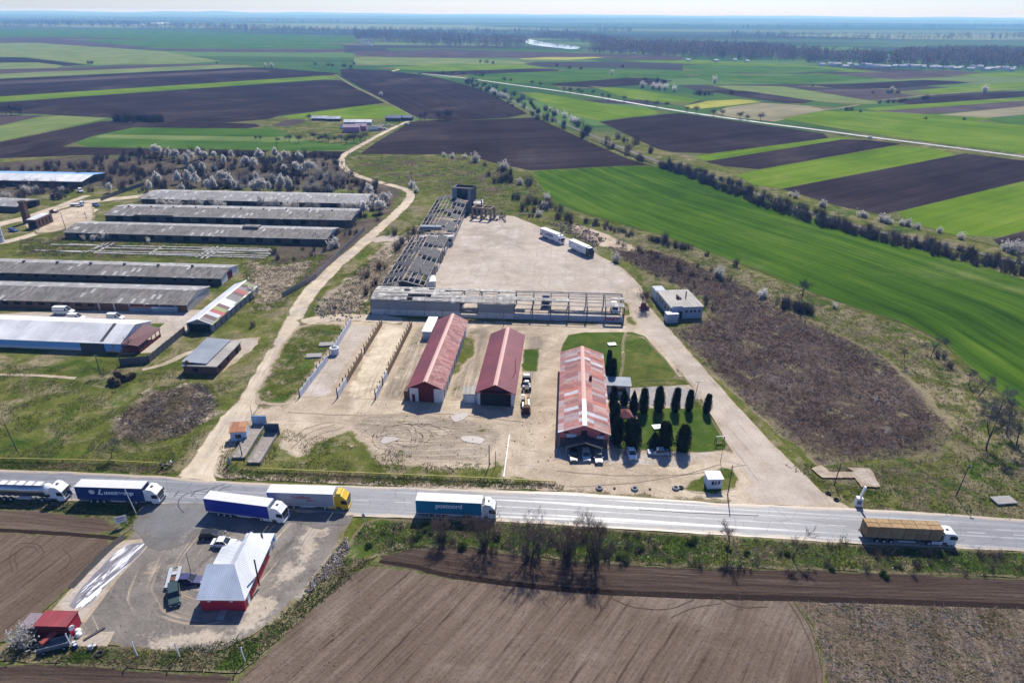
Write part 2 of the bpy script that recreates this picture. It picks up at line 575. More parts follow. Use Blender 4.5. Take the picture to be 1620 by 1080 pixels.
# --- fields
GREEN1 = field_mat('winter_wheat', [(0.020, 0.046, 0.004), (0.046, 0.096, 0.008), (0.100, 0.152, 0.018)], 5., 1.6, (0.42, 0.2), patch=([(0.070, 0.105, 0.022), (0.108, 0.138, 0.038), (0.155, 0.172, 0.062)], 55., 0.54, 0.76), margin=1.2, tram=21.)
GREEN2 = field_mat('bright_wheat', [(0.060, 0.112, 0.006), (0.102, 0.166, 0.012), (0.158, 0.214, 0.028)], 6., 2.5, (0.35, 0.1), margin=0.7, tram=24., patch=([(0.075, 0.115, 0.016), (0.125, 0.165, 0.030), (0.180, 0.205, 0.055)], 90., 0.54, 0.72))
GREEN3 = field_mat('pale_green_crop', [(0.095, 0.140, 0.040), (0.140, 0.180, 0.060), (0.185, 0.215, 0.085)], 6., 2.5, (0.3, 0.1), margin=0.7)
GREEN4 = field_mat('deep_green_crop', [(0.034, 0.078, 0.012), (0.058, 0.115, 0.020), (0.090, 0.150, 0.035)], 6., 2.5, (0.3, 0.1), margin=0.7)
PLOUGH = field_mat('dark_ploughed_soil', [(0.019, 0.0135, 0.0145), (0.031, 0.0225, 0.0235), (0.052, 0.039, 0.039)], 6., 1.8, (0.35, 0.2), margin=0.7, patch=([(0.030, 0.022, 0.022), (0.048, 0.037, 0.036), (0.072, 0.057, 0.054)], 110., 0.50, 0.70))
PLOUGH2 = field_mat('dry_ploughed_soil', [(0.045, 0.034, 0.034), (0.075, 0.058, 0.057), (0.120, 0.096, 0.090)], 6., 1.8, (0.35, 0.2), margin=0.7)
RAPE = field_mat('rape_in_flower', [(0.20, 0.22, 0.04), (0.28, 0.28, 0.055), (0.33, 0.32, 0.075)], 6., 2.5, (0.3, 0.1), margin=0.7)
STRAWF = field_mat('pale_stubble', [(0.16, 0.15, 0.09), (0.22, 0.20, 0.12), (0.28, 0.25, 0.16)], 6., 2.5, (0.3, 0.1), margin=0.7)

FZ = [0.008]
def field(name, px, m, rows, s=14., jit=0.4, z=None):
    if z is None:
        FZ[0] += 0.003; z = FZ[0]
    return sheet(name, px, z, m, s=s, jit=jit, rows=rows, cap=2500)

RA = [(0, 162), (535, 125)]          # rows of the left strips
RH = [(610, 113), (1040, 262)]       # along the railway hedge
RR = [(1115, 255), (1340, 221)]      # strips right of the railway
# far bands first
field('field', [(-60, 50), (150, 46), (560, 58), (560, 70), (150, 62), (-60, 60)], GREEN4, RA, 60)
field('field', [(-60, 60), (130, 59), (350, 66), (545, 76), (545, 84), (300, 82), (100, 72), (-60, 69)], PLOUGH2, RA, 60)
field('field', [(100, 62), (350, 64), (540, 70), (545, 78), (250, 77)], GREEN4, RA, 60)
field('field', [(-80, 68), (60, 68), (260, 82), (350, 97), (290, 101), (150, 103), (40, 91), (-80, 88)], GREEN3, RA, 40)
field('field', [(-80, 89), (40, 92), (140, 103), (100, 107), (-80, 101)], PLOUGH, RA, 40)
field('field', [(-80, 100), (60, 99), (100, 104), (90, 108), (-80, 111)], GREEN3, RA, 40)
field('field', [(-80, 111), (90, 108), (200, 103), (375, 101), (400, 104), (-80, 121)], PLOUGH2, RA, 30)
field('field', [(-80, 120), (0, 117), (370, 102), (405, 106), (0, 125), (-80, 129)], GREEN3, RA, 30)
field('field', [(-80, 129), (0, 125), (405, 106), (535, 116), (530, 119), (0, 153), (-80, 158)], PLOUGH, RA, 30)
field('field', [(-80, 132), (0, 129), (400, 110), (430, 113), (0, 134), (-80, 138)], PLOUGH2, RA, 30)
field('field', [(-80, 158), (0, 153), (528, 119), (537, 124), (0, 162), (-80, 168)], GREEN2, RA, 25)
field('field', [(-80, 168), (0, 162), (536, 125), (609, 163), (440, 184), (425, 189), (405, 196), (265, 191), (180, 187), (60, 181), (-80, 178)], PLOUGH, RA, 25)
field('field', [(-80, 180), (0, 181), (72, 183), (0, 198), (-80, 206)], PLOUGH2, RA, 20)
field('field', [(-80, 208), (0, 199), (75, 182), (172, 187), (0, 224), (-80, 238)], GREEN3, [(0, 224), (172, 187)], 20)
field('field', [(-80, 238), (0, 225), (180, 188), (265, 191), (405, 196), (420, 204), (210, 203), (100, 232), (300, 236), (560, 240), (540, 252), (300, 245), (130, 246), (-80, 254)], PLOUGH, [(0, 224), (172, 187)], 20)
field('field', [(100, 232), (148, 215), (212, 202), (430, 204), (500, 212), (600, 205), (548, 237), (540, 240), (300, 236)], GREEN4, [(100, 232), (540, 240)], 16)
field('field', [(140, 218), (165, 213), (430, 217), (490, 213), (480, 224), (430, 225), (300, 222)], GREEN3, [(100, 232), (540, 240)], 16)
field('field', [(405, 197), (425, 188), (470, 184), (650, 186), (632, 197), (608, 206), (545, 228), (480, 222), (440, 205)], ground_mat('farmstead_grass', GRASS, [(DRY, 12., 0.5, 0.6), (LUSH, 16., 0.5, 0.62)]), [(405, 197), (650, 186)], 12)
field('field', [(430, 188), (445, 184), (540, 172), (611, 163), (657, 186), (560, 189), (490, 188)], GREEN2, [(430, 187), (610, 163)], 16)
field('field', [(430, 199), (452, 190), (485, 189), (478, 196), (445, 202)], PLOUGH2, RA, 12)
field('field', [(537, 108), (612, 112), (690, 122), (757, 140), (800, 160), (843, 185), (722, 191), (663, 188), (611, 161), (540, 122)], PLOUGH, RH, 20)
field('field', [(650, 193), (664, 189), (722, 191), (846, 186), (1043, 262), (985, 263), (838, 270), (780, 258), (735, 244), (640, 245), (568, 244), (600, 222)], PLOUGH, [(650, 192), (850, 186)], 16)
# middle distance, right of the far road and beyond
field('field', [(560, 82), (700, 78), (900, 84), (1080, 88), (1080, 96), (880, 92), (700, 92), (560, 90)], PLOUGH2, [(560, 86), (1080, 92)], 50)
field('field', [(560, 90), (700, 92), (850, 98), (820, 103), (560, 104)], GREEN3, [(560, 95), (850, 98)], 40)
field('field', [(590, 108), (700, 102), (830, 102), (870, 108), (700, 113)], GREEN2, [(590, 108), (870, 104)], 40)
field('field', [(640, 116), (860, 108), (900, 112), (720, 120)], PLOUGH, [(590, 108), (870, 104)], 40)
field('field', [(700, 120), (900, 112), (1100, 112), (1210, 118), (1000, 128), (860, 132), (800, 132)], GREEN4, [(700, 120), (1100, 118)], 40)
field('field', [(800, 94), (860, 91), (980, 90), (900, 95)], RAPE, [(800, 93), (980, 90)], 40)
field('field', [(970, 97), (1100, 95), (1300, 105), (1440, 118), (1280, 112), (1080, 101)], GREEN2, [(970, 97), (1300, 105)], 40)
field('field', [(1080, 103), (1280, 106), (1340, 112), (1240, 117), (1080, 112)], GREEN4, [(1080, 103), (1280, 106)], 40)
field('field', [(870, 133), (1010, 122), (1065, 128), (1050, 133), (890, 142)], PLOUGH, [(870, 133), (1010, 122)], 30)
field('field', [(1080, 118), (1240, 121), (1290, 116), (1420, 122), (1250, 134), (1120, 128)], GREEN4, [(1080, 120), (1400, 122)], 30)
field('field', [(1310, 118), (1500, 111), (1580, 118), (1420, 126)], PLOUGH2, [(1310, 118), (1500, 111)], 30)
field('field', [(1490, 120), (1640, 112), (1700, 116), (1640, 124)], GREEN2, [(1490, 120), (1640, 112)], 30)
field('field', [(1255, 137), (1460, 127), (1560, 130), (1380, 142)], PLOUGH, [(1255, 137), (1460, 127)], 25)
field('field', [(1250, 144), (1400, 140), (1480, 150), (1400, 160), (1300, 152)], PLOUGH2, [(1250, 144), (1400, 140)], 25)
field('field', [(1410, 146), (1640, 128), (1700, 134), (1620, 142), (1450, 152)], GREEN2, [(1410, 146), (1640, 128)], 25)
field('field', [(1400, 160), (1470, 154), (1640, 143), (1720, 146), (1640, 152), (1440, 166)], PLOUGH, [(1400, 160), (1640, 143)], 25)
field('field', [(1365, 172), (1440, 166), (1640, 153), (1720, 152), (1660, 160), (1450, 174), (1390, 176)], GREEN2, [(1400, 168), (1640, 152)], 25)
field('field', [(1380, 176), (1450, 172), (1640, 158), (1720, 160), (1640, 170), (1440, 182)], PLOUGH2, [(1400, 176), (1640, 160)], 25)
field('field', [(1460, 184), (1640, 167), (1720, 172), (1640, 180), (1550, 188)], STRAWF, [(1400, 176), (1640, 160)], 25)
field('field', [(1120, 135), (1240, 137), (1330, 152), (1400, 164), (1340, 166), (1200, 150)], GREEN3, [(1120, 135), (1330, 152)], 25)
field('field', [(1110, 142), (1180, 144), (1290, 160), (1260, 166), (1160, 152)], PLOUGH, [(1120, 142), (1290, 160)], 25)
field('field', [(1082, 168), (1120, 160), (1180, 157), (1205, 162), (1150, 168), (1095, 174)], RAPE, [(1082, 168), (1180, 158)], 25)
field('field', [(1120, 182), (1150, 170), (1205, 163), (1320, 170), (1280, 182), (1225, 193)], STRAWF, [(1120, 182), (1205, 163)], 25)
field('field', [(820, 146), (850, 147), (960, 165), (1062, 178), (1000, 185), (945, 191), (910, 183), (860, 163)], GREEN2, [(830, 150), (1000, 182)], 20)
field('field', [(930, 136), (1010, 142), (1110, 158), (1080, 168), (990, 155)], GREEN2, [(930, 136), (1110, 158)], 25)
field('field', [(1235, 188), (1300, 176), (1400, 177), (1640, 192), (1740, 204), (1740, 262), (1620, 244), (1480, 226), (1340, 206)], GREEN2, [(1235, 190), (1640, 230)], 20)
field('field', [(1540, 192), (1640, 180), (1740, 180), (1740, 206), (1640, 200)], GREEN4, [(1540, 192), (1640, 180)], 20)
field('field', [(948, 193), (1000, 186), (1075, 179), (1200, 197), (1332, 216), (1094, 247), (1040, 236)], PLOUGH, RR, 16)
field('field', [(1094, 248), (1332, 216), (1350, 219), (1116, 256)], GREEN2, RR, 14)
field('field', [(1114, 256), (1345, 219), (1428, 228), (1180, 272)], PLOUGH, RR, 14)
field('field', [(1163, 277), (1195, 270), (1428, 229), (1527, 243), (1236, 299), (1190, 293)], GREEN2, RR, 12)
field('field', [(1236, 299), (1527, 243), (1640, 257), (1740, 272), (1740, 264), (1620, 287), (1398, 341), (1320, 325)], PLOUGH, RR, 12)
field('field', [(1398, 341), (1620, 287), (1760, 262), (1760, 330), (1620, 366), (1552, 384), (1470, 362)], GREEN2, RR, 12)
field('field', [(1552, 384), (1620, 366), (1760, 328), (1760, 440), (1620, 402)], PLOUGH, RR, 12)
# the big wheat field
field('wheat_field', [(838, 271), (985, 263), (1045, 264), (1105, 275), (1200, 314), (1340, 364), (1480, 402), (1620, 442), (1800, 500), (1800, 740), (1620, 650), (1560, 606), (1490, 540), (1420, 508), (1290, 466), (1200, 428), (1050, 374), (960, 349), (885, 325), (858, 300)], GREEN1, [(838, 271), (960, 330), (1200, 415), (1420, 505), (1620, 640)], 6, 0.6)
# ------------------------------------------------------------------ near ground
NZ = [0.01]
def nz(d=0.002):
    NZ[0] += d
    return NZ[0]

M_BRUSH = ground_mat('dead_scrub_floor', BRUSH, [(DRY, 9., 0.56, 0.66), ([(0.10, 0.09, 0.10), (0.17, 0.15, 0.16), (0.25, 0.23, 0.23)], 6., 0.60, 0.70), (GRASS, 14., 0.66, 0.76)], edge=DRY, edge_w=5.0, small=0.6, bump=0.8)
M_DIRT = ground_mat('yard_dirt', DIRT, [(SAND, 16., 0.50, 0.66), (GREY, 7., 0.62, 0.74)], edge=DRY, edge_w=2.2, tracks=[(GREY, 0.5, 0.62, 0.72), (SAND, 1.2, 0.58, 0.70)], rough=0.95, small=0.5, bump=0.35)
M_ROADD = ground_mat('dusty_track', SAND, [(CONC, 12., 0.48, 0.62), (GREY, 5., 0.66, 0.76)], edge=DRY, edge_w=0.7, tracks=[(CONC, 0.7, 0.52, 0.64), (GREY, 0.5, 0.66, 0.76)], rough=0.95, small=0.5, bump=0.3)
M_ROADE = ground_mat('dusty_junction', SAND, [(CONC, 12., 0.48, 0.62), (DIRT, 6., 0.52, 0.66)], edge=SAND, edge_w=1.5, tracks=[(CONC, 0.7, 0.52, 0.64)], small=0.5, bump=0.3)
M_CONC = ground_mat('old_concrete', CONC, [([(0.34, 0.29, 0.25), (0.46, 0.40, 0.35), (0.52, 0.47, 0.42)], 14., 0.48, 0.66), (GREY, 4., 0.66, 0.78), (GREY, 1.6, 0.70, 0.78)], edge=DIRT, edge_w=1.2, rough=0.9, small=0.6, bump=0.15, joints=6.0)
M_CROAD = ground_mat('concrete_road', CONC, [(GREY, 3.5, 0.63, 0.75), (DIRT, 15., 0.55, 0.68)], edge=DIRT, edge_w=0.9, tracks=[(DIRT, 1.0, 0.55, 0.68), (GREY, 0.5, 0.58, 0.74)], rough=0.9, small=0.5, bump=0.2)
M_GRASS = ground_mat('rough_grass', GRASS, [(DRY, 8., 0.54, 0.64), (LUSH, 9., 0.52, 0.62)], edge=DIRT, edge_w=2.5, small=0.5, bump=0.8)
M_GRASS2 = ground_mat('worn_grass', GRASS, [(DRY, 5., 0.50, 0.62), (LUSH, 8., 0.55, 0.63), (DIRT, 7., 0.60, 0.70)], edge=DIRT, edge_w=2.2, small=0.5, bump=0.8)
M_ISLE = ground_mat('island_grass', GRASS, [(LUSH, 5., 0.46, 0.58), (DRY, 4., 0.58, 0.68)], edge=DIRT, edge_w=0.8, small=0.4, bump=0.8)
M_LAWN = ground_mat('lawn', LUSH, [(GRASS, 6., 0.48, 0.66), (DRY, 4., 0.68, 0.78)], edge=DRY, edge_w=0.5, small=0.4, bump=0.5, lo=0.32, hi=0.72)
M_LAWN2 = ground_mat('dry_lawn', GRASS, [(LUSH, 7., 0.46, 0.62), (DRY, 6., 0.62, 0.74)], edge=DRY, edge_w=0.5, small=0.4, bump=0.5)
M_VERGE = ground_mat('verge_grass', LUSH, [(DRY, 4., 0.52, 0.62), (BRUSH, 5., 0.54, 0.64), (GRASS, 6., 0.50, 0.6)], edge=DRY, edge_w=1.2, small=0.45, bump=1.0)
M_BANK = ground_mat('dry_bank', DRY, [(GRASS, 5., 0.46, 0.58), (LUSH, 8., 0.54, 0.62), (DIRT, 4., 0.66, 0.74)], edge=GRASS, edge_w=3., small=0.5, bump=1.0)
M_GYARD = ground_mat('worn_grey_yard', [(0.105, 0.094, 0.082), (0.178, 0.158, 0.137), (0.262, 0.233, 0.202)], [(DIRT, 11., 0.58, 0.76), ([(0.075, 0.069, 0.063), (0.112, 0.103, 0.094), (0.16, 0.147, 0.133)], 8., 0.52, 0.68)], edge=DRY, edge_w=1.5, tracks=[(DIRT, 1.3, 0.56, 0.68), (GREY, 0.5, 0.62, 0.72)], small=0.45, bump=0.3)
M_RUBGR = ground_mat('allotment_ground', GRASS, [(BRUSH, 10., 0.50, 0.60), (DRY, 8., 0.55, 0.65), (LUSH, 14., 0.56, 0.64)], edge=GRASS, edge_w=4., small=0.6, bump=0.8)
M_DEBRIS = ground_mat('churned_earth', [(0.13, 0.100, 0.070), (0.25, 0.200, 0.145), (0.39, 0.325, 0.245)], [(BRUSH, 3.5, 0.56, 0.66), (SAND, 5., 0.54, 0.66)], edge=GRASS, edge_w=4., small=0.35, bump=1.0)

# asphalt with polished wheel tracks
def asphalt():
    t = NT('asphalt_highway', 0.5, 0.5)
    P = t.pos(); rc = t.attr('rc', 'Vector'); x = t.sep(rc)[0]
    f, a, b, c = tri_noise(t, P, 40., 6., 0.5)
    col = pal(t, f, [(0.120, 0.122, 0.130), (0.160, 0.162, 0.170), (0.205, 0.206, 0.210)], 0.36, 0.64)
    st = t.noise(t.map(rc, scale=(1 / 0.9, 1 / 90., 1)), 1.0, 4, 0.6, 0.2)
    worn = t.step(st, 0.50, 0.64)
    col = t.mix(t.math('MULTIPLY', worn, 0.8), col, (0.33, 0.33, 0.335))
    rep = t.voro(t.map(rc, scale=(1 / 3.2, 1 / 24., 1), loc=(0.4, 3.1, 0)), 1.0)
    col = t.mix(t.math('MULTIPLY', t.step(t.sep(rep)[0], 0.80, 0.82), 0.55), col, (0.10, 0.10, 0.105))
    crk = t.voro(t.map(P, scale=(1, 1, 1)), 0.22, 'Distance', 'DISTANCE_TO_EDGE')
    col = t.mix(t.math('MULTIPLY', t.math('SUBTRACT', 1.0, t.step(crk, 0.004, 0.02)), 0.5), col, (0.07, 0.07, 0.075))
    dk = t.step(t.noise(t.map(rc, scale=(1 / 0.7, 1 / 60., 1), loc=(30, 0, 0)), 1.0, 4, 0.6, 0.3), 0.60, 0.72)
    col = t.mix(t.math('MULTIPLY', dk, 0.6), col, (0.09, 0.09, 0.095))
    e = t.attr('edge')
    g = t.math('ADD', t.math('DIVIDE', e, 1.25), t.math('MULTIPLY_ADD', t.math('SUBTRACT', b, 0.5), 2.2, t.math('SUBTRACT', c, 0.5)))
    col = t.mix(t.step(g, 0.2, 0.9), pal(t, f, DIRT, 0.36, 0.64), col)
    t.color(col)
    r = t.math('MULTIPLY_ADD', worn, -0.15, 0.58)
    t.rough(t.math('MULTIPLY_ADD', t.math('SUBTRACT', c, 0.5), 0.15, r))
    t.bump(c, 0.12, 0.05)
    return t.mat
M_ASPH = asphalt()

def rect_strip(mb, c, i0, i1, w, z):
    """flat ribbon along the list of points c"""
    m = len(c)
    base = len(mb.v)
    for i in range(i0, i1):
        t = (c[min(i + 1, m - 1)] - c[max(i - 1, 0)]).normalized()
        n = Vector((-t.y, t.x, 0)) * w / 2
        mb.v.append((c[i].x + n.x, c[i].y + n.y, z)); mb.v.append((c[i].x - n.x, c[i].y - n.y, z))
    for k in range(i1 - i0 - 1):
        a = base + 2 * k
        mb.f.append((a + 1, a + 3, a + 2, a)); mb.m.append(mb.mi)

def arc_marks(name, arcs, mat, w, z, jit=0.3):
    mb = MB()
    for pts in arcs:
        c = catmull([Vector((*G(*p).xy, 0)) for p in pts], 12, False)
        c = [p + Vector((mnoise.noise(p * 0.3), mnoise.noise(p * 0.3 + Vector((9, 9, 0))), 0)) * jit for p in c]
        rect_strip(mb, c, 0, len(c), w, z)
    return tag(mb.build(name, mat), kind='structure')
# --- dead scrub, banks, allotments
sheet('dry_bank', [(930, 345), (1050, 376), (1200, 430), (1290, 468), (1420, 510), (1490, 542), (1560, 608), (1640, 665), (1700, 900), (1400, 800), (1300, 760), (1200, 660), (1100, 560), (1030, 500), (1000, 420), (960, 385)], nz(), M_BANK, s=4, jit=1.2)
sheet('scrub_ground', [(955, 388), (1040, 395), (1160, 440), (1240, 488), (1310, 520), (1400, 565), (1470, 620), (1508, 680), (1490, 715), (1390, 730), (1300, 735), (1235, 690), (1160, 620), (1100, 560), (1060, 522), (1120, 505), (1112, 470), (1040, 440), (985, 410)], nz(), M_BRUSH, s=3, jit=1.4)
sheet('bank_path', [(900, 350), (960, 370), (1020, 395), (1010, 402), (950, 390), (905, 366)], nz(), M_DIRT, s=3, jit=1.0, rows=[(900, 358), (1015, 398)])
M_THICK = ground_mat('thicket_floor', [(0.050, 0.040, 0.032), (0.095, 0.078, 0.058), (0.160, 0.135, 0.098)], [(GRASS, 10., 0.56, 0.66), (BRUSH, 8., 0.50, 0.62)], edge=GRASS, edge_w=4., small=0.6, bump=0.8)
sheet('thicket_ground', [(-60, 262), (120, 247), (540, 250), (560, 275), (640, 300), (625, 335), (560, 395), (500, 440), (440, 470), (380, 455), (430, 380), (590, 340), (560, 300), (230, 300), (120, 300), (-60, 330)], nz(), M_THICK, s=5, jit=1.5)
sheet('waste_ground', [(560, 246), (735, 247), (780, 262), (840, 275), (860, 302), (885, 328), (930, 350), (850, 355), (800, 345), (745, 330), (700, 300), (655, 300), (600, 290), (560, 270)], nz(), M_RUBGR, s=5, jit=1.2)
sheet('waste_ground', [(590, 395), (700, 330), (720, 345), (690, 400), (650, 440), (600, 465), (560, 500), (480, 505), (500, 470), (560, 430)], nz(), M_DEBRIS, s=4, jit=1.5)
sheet('waste_ground', [(20, 372), (120, 360), (330, 375), (440, 385), (430, 415), (300, 418), (20, 405)], nz(), M_RUBGR, s=4, jit=1.5)
sheet('waste_ground', [(160, 690), (190, 640), (240, 612), (320, 600), (350, 625), (352, 660), (300, 690), (240, 705)], nz(), M_DEBRIS, s=2.5, jit=1.6)
sheet('waste_ground', [(380, 410), (440, 420), (520, 400), (470, 450), (440, 490), (400, 500), (395, 460)], nz(), M_DEBRIS, s=3, jit=1.5)

# --- farm tracks and concrete aprons left
strip('farm_track', [(-60, 368), (40, 345), (100, 326), (150, 318), (230, 310)], 8.0, nz(), M_ROADD, s=3, jit=0.5)
strip('farm_track', [(150, 330), (120, 348), (80, 362), (20, 380), (-40, 392)], 6.0, nz(), M_ROADD, s=3, jit=0.5)
strip('farm_track', [(90, 328), (120, 316), (140, 309)], 5.0, nz(), M_ROADD, s=3, jit=0.4)
sheet('farm_yard', [(150, 322), (150, 352), (105, 364), (60, 372), (30, 352), (90, 335), (130, 320)], nz(), M_DIRT, s=3, jit=1.0, rows=[(150, 322), (60, 372)])
sheet('farm_yard', [(-60, 500), (80, 492), (330, 490), (352, 468), (372, 470), (300, 525), (240, 558), (195, 560), (260, 512), (-60, 505)], nz(), M_CONC, s=3, jit=0.25)
sheet('farm_yard', [(350, 540), (412, 533), (405, 548), (350, 590), (372, 560)], nz(), M_CONC, s=2, jit=0.8)
strip('footpath', [(225, 585), (262, 575), (290, 562), (320, 552)], [1.5, 2.2, 2.2], nz(), M_CONC, s=1.5, jit=0.4)
strip('ditch_edge', [(-20, 592), (60, 594), (120, 598)], [1.2, 1.2], nz(), M_CONC, s=1.5, jit=0.4)

# --- dirt yard and the concrete areas
sheet('dirt_yard', [(395, 640), (440, 640), (480, 560), (455, 530), (478, 508), (560, 503), (780, 508), (985, 511), (1040, 512), (1065, 560), (1110, 640), (1160, 710), (1200, 745), (1215, 790), (1150, 797), (905, 780), (870, 774), (860, 768), (640, 775), (560, 740), (420, 740), (330, 745), (345, 690)], nz(), M_DIRT, s=2.5, jit=0.7, rows=[(395, 655), (560, 665), (880, 690), (1180, 770)], cap=9000)
sheet('concrete_yard', [(700, 360), (716, 344), (760, 340), (812, 342), (850, 357), (900, 377), (945, 402), (985, 424), (1012, 450), (1022, 480), (1000, 486), (987, 478), (690, 468), (672, 462), (690, 400)], nz(), M_CONC, s=3, jit=0.4)
strip('dirt_road', [(700, 100), (640, 108), (600, 120), (570, 128)], 6, nz(), M_ROADD, s=8, jit=0.3)
strip('field_track', [(530, 118), (560, 137), (605, 158), (660, 187)], 4.0, nz(), STRAWF, s=6, jit=0.3)
strip('dirt_road', [(652, 190), (632, 198), (600, 214), (560, 236), (543, 247), (541, 260), (556, 274), (590, 286), (630, 296), (648, 304), (647, 316), (625, 340), (595, 366), (566, 392), (530, 422), (497, 455), (476, 484), (462, 512), (446, 545), (425, 585), (402, 625), (372, 665), (345, 705), (322, 738), (312, 756)],
      [5, 5, 5, 5, 5, 5, 5, 5, 5.5, 5.5, 6, 6, 6.5, 6, 6, 7, 7, 8, 8, 9], nz(), M_ROADD, s=2, jit=0.35)
sheet('dirt_road', [(285, 757), (302, 735), (330, 695), (350, 660), (372, 645), (395, 650), (372, 690), (345, 728), (335, 745), (342, 762)], nz(), M_ROADE, s=2, jit=0.5, rows=[(385, 640), (310, 760)])
strip('dirt_road', [(476, 512), (505, 505), (560, 502), (640, 508)], 6, nz(), M_ROADD, s=2, jit=0.5)
strip('dirt_road', [(590, 382), (615, 377), (660, 380)], [5, 9, 8], nz(), M_CONC, s=2, jit=0.5)
sheet('concrete_road', [(988, 455), (1014, 452), (1024, 482), (1062, 524), (1120, 590), (1205, 685), (1300, 778), (1345, 803), (1150, 797), (1186, 765), (1170, 735), (1152, 703), (1116, 640), (1090, 604), (1040, 545), (1015, 522), (1000, 510), (994, 485)], nz(), M_CROAD, s=2.5, jit=0.35, rows=[(1002, 470), (1045, 530), (1120, 620), (1210, 725), (1270, 800)])
strip('concrete_lane', [(490, 628), (515, 585), (545, 545), (572, 514)], [10.5, 10.5], nz(), M_CONC, s=2, jit=0.3)
strip('sand_lane', [(570, 632), (585, 595), (608, 552), (628, 514)], [9.5, 9.5], nz(), ground_mat('pale_sand', SAND, [([(0.45, 0.38, 0.27), (0.56, 0.48, 0.35), (0.65, 0.57, 0.43)], 6., 0.45, 0.6)], edge=DIRT, edge_w=2., tracks=[(DIRT, 0.8, 0.56, 0.68)], bump=0.4), s=2, jit=0.5)
sheet('parking_paving', [(884, 712), (960, 714), (1150, 716), (1160, 722), (1080, 738), (960, 735), (880, 733)], nz(), M_CONC, s=2, jit=0.4)
sheet('parking_paving', [(990, 612), (1090, 608), (1112, 628), (1090, 645), (985, 645)], nz(), ground_mat('grey_paving', [(0.19, 0.18, 0.17), (0.27, 0.255, 0.24), (0.36, 0.335, 0.31)], [(DIRT, 6., 0.5, 0.65)], edge=DIRT, edge_w=1., bump=0.2), s=2, jit=0.4)

M_WORN = ground_mat('trampled_ground', [(0.155, 0.125, 0.092), (0.265, 0.218, 0.165), (0.40, 0.335, 0.26)], [(GRASS, 5., 0.58, 0.68), (SAND, 6., 0.56, 0.68)], edge=DIRT, edge_w=1.5, tracks=[(DIRT, 0.7, 0.52, 0.62)], small=0.45, bump=0.6)
sheet('trampled_ground', [(598, 634), (625, 585), (656, 520), (686, 508), (690, 520), (655, 600), (642, 634)], nz(), M_WORN, s=2, jit=0.6, rows=[(620, 634), (672, 515)])
sheet('trampled_ground', [(706, 632), (716, 600), (740, 520), (776, 516), (776, 530), (755, 620), (748, 634)], nz(), M_WORN, s=2, jit=0.6, rows=[(725, 632), (758, 518)])
sheet('trampled_ground', [(818, 660), (830, 600), (830, 532), (870, 528), (858, 560), (850, 610), (846, 662)], nz(), M_WORN, s=2, jit=0.6, rows=[(832, 660), (850, 530)])
sheet('trampled_ground', [(560, 660), (640, 652), (720, 660), (790, 672), (795, 690), (770, 735), (690, 732), (610, 724), (590, 700), (556, 680)], nz(), M_WORN, s=2, jit=0.8, rows=[(560, 690), (680, 696), (790, 690)])
# --- grass over the dirt
TRK = flat('wheel_ruts', (0.26, 0.208, 0.152), 1.0, 0.0, var=0.45, scale=0.5)
rng = random.Random(4)
arcs = []
for k in range(15):
    cx, cy = 640 + rng.uniform(-14, 14), 692 + rng.uniform(-4, 4)
    rx, ry = rng.uniform(18, 68), rng.uniform(6, 24)
    a0 = rng.uniform(0, 6.28); a1 = a0 + rng.uniform(1.5, 4.6)
    arcs.append([(cx + rx * math.cos(a0 + (a1 - a0) * q / 8), cy + ry * math.sin(a0 + (a1 - a0) * q / 8)) for q in range(9)])
for k in range(10):
    x0 = rng.uniform(560, 700); y0 = rng.uniform(660, 735)
    arcs.append([(x0, y0), (x0 + rng.uniform(20, 60), y0 + rng.uniform(-8, 8)), (x0 + rng.uniform(80, 130), y0 + rng.uniform(-12, 14))])
arcs += [[(455, 652), (560, 657), (700, 655), (830, 668)],
         [(455, 700), (480, 680), (520, 668)], [(460, 712), (490, 685), (530, 672)], [(475, 716), (500, 690), (545, 676)], [(880, 745), (980, 752), (1090, 750), (1180, 735)], [(900, 770), (1000, 764), (1075, 752), (1140, 735)]]
arc_marks('tyre_track', arcs, TRK, 0.24, nz())
sheet('grass_plot', [(404, 641), (402, 622), (420, 590), (446, 545), (470, 517), (500, 511), (545, 512), (553, 516), (510, 570), (474, 628), (455, 640)], nz(), M_GRASS2, s=2, jit=0.8)
sheet('grass_plot', [(338, 750), (340, 735), (365, 700), (390, 668), (430, 668), (455, 678), (452, 705), (470, 720), (510, 690), (560, 678), (590, 702), (610, 728), (700, 736), (770, 738), (792, 700), (800, 685), (806, 690), (800, 752), (865, 758), (905, 768), (880, 776), (700, 772), (600, 768), (480, 762), (350, 756)], nz(), M_GRASS2, s=2, jit=0.7)
sheet('grass_plot', [(828, 553), (853, 551), (850, 588), (826, 588)], nz(), M_LAWN, s=1.5, jit=0.4)
sheet('grass_plot', [(708, 536), (722, 530), (760, 530), (752, 560), (720, 600), (700, 625)], nz(), M_GRASS2, s=2, jit=0.8)
sheet('lawn', [(886, 575), (889, 545), (899, 530), (925, 526), (1000, 525), (1020, 532), (1050, 565), (1080, 603), (985, 608), (978, 600), (965, 600)], nz(), M_LAWN, s=2, jit=0.25)
sheet('lawn', [(987, 528), (1018, 533), (1050, 566), (1076, 600), (990, 603), (980, 600), (984, 570)], nz(), M_LAWN2, s=2, jit=0.5)
strip('footpath', [(990, 526), (985, 545), (986, 570), (981, 600)], [0.7, 0.9, 0.8], nz(), M_ROADD, s=1.0, jit=0.15)
sheet('stubbly_bed', [(985, 603), (1082, 601), (1090, 609), (985, 614)], nz(), M_BANK, s=1.5, jit=0.3)
sheet('lawn', [(968, 645), (1085, 646), (1092, 634), (1104, 630), (1122, 655), (1142, 690), (1157, 711), (1110, 716), (990, 711), (968, 708)], nz(), M_LAWN, s=1.5, jit=0.2)
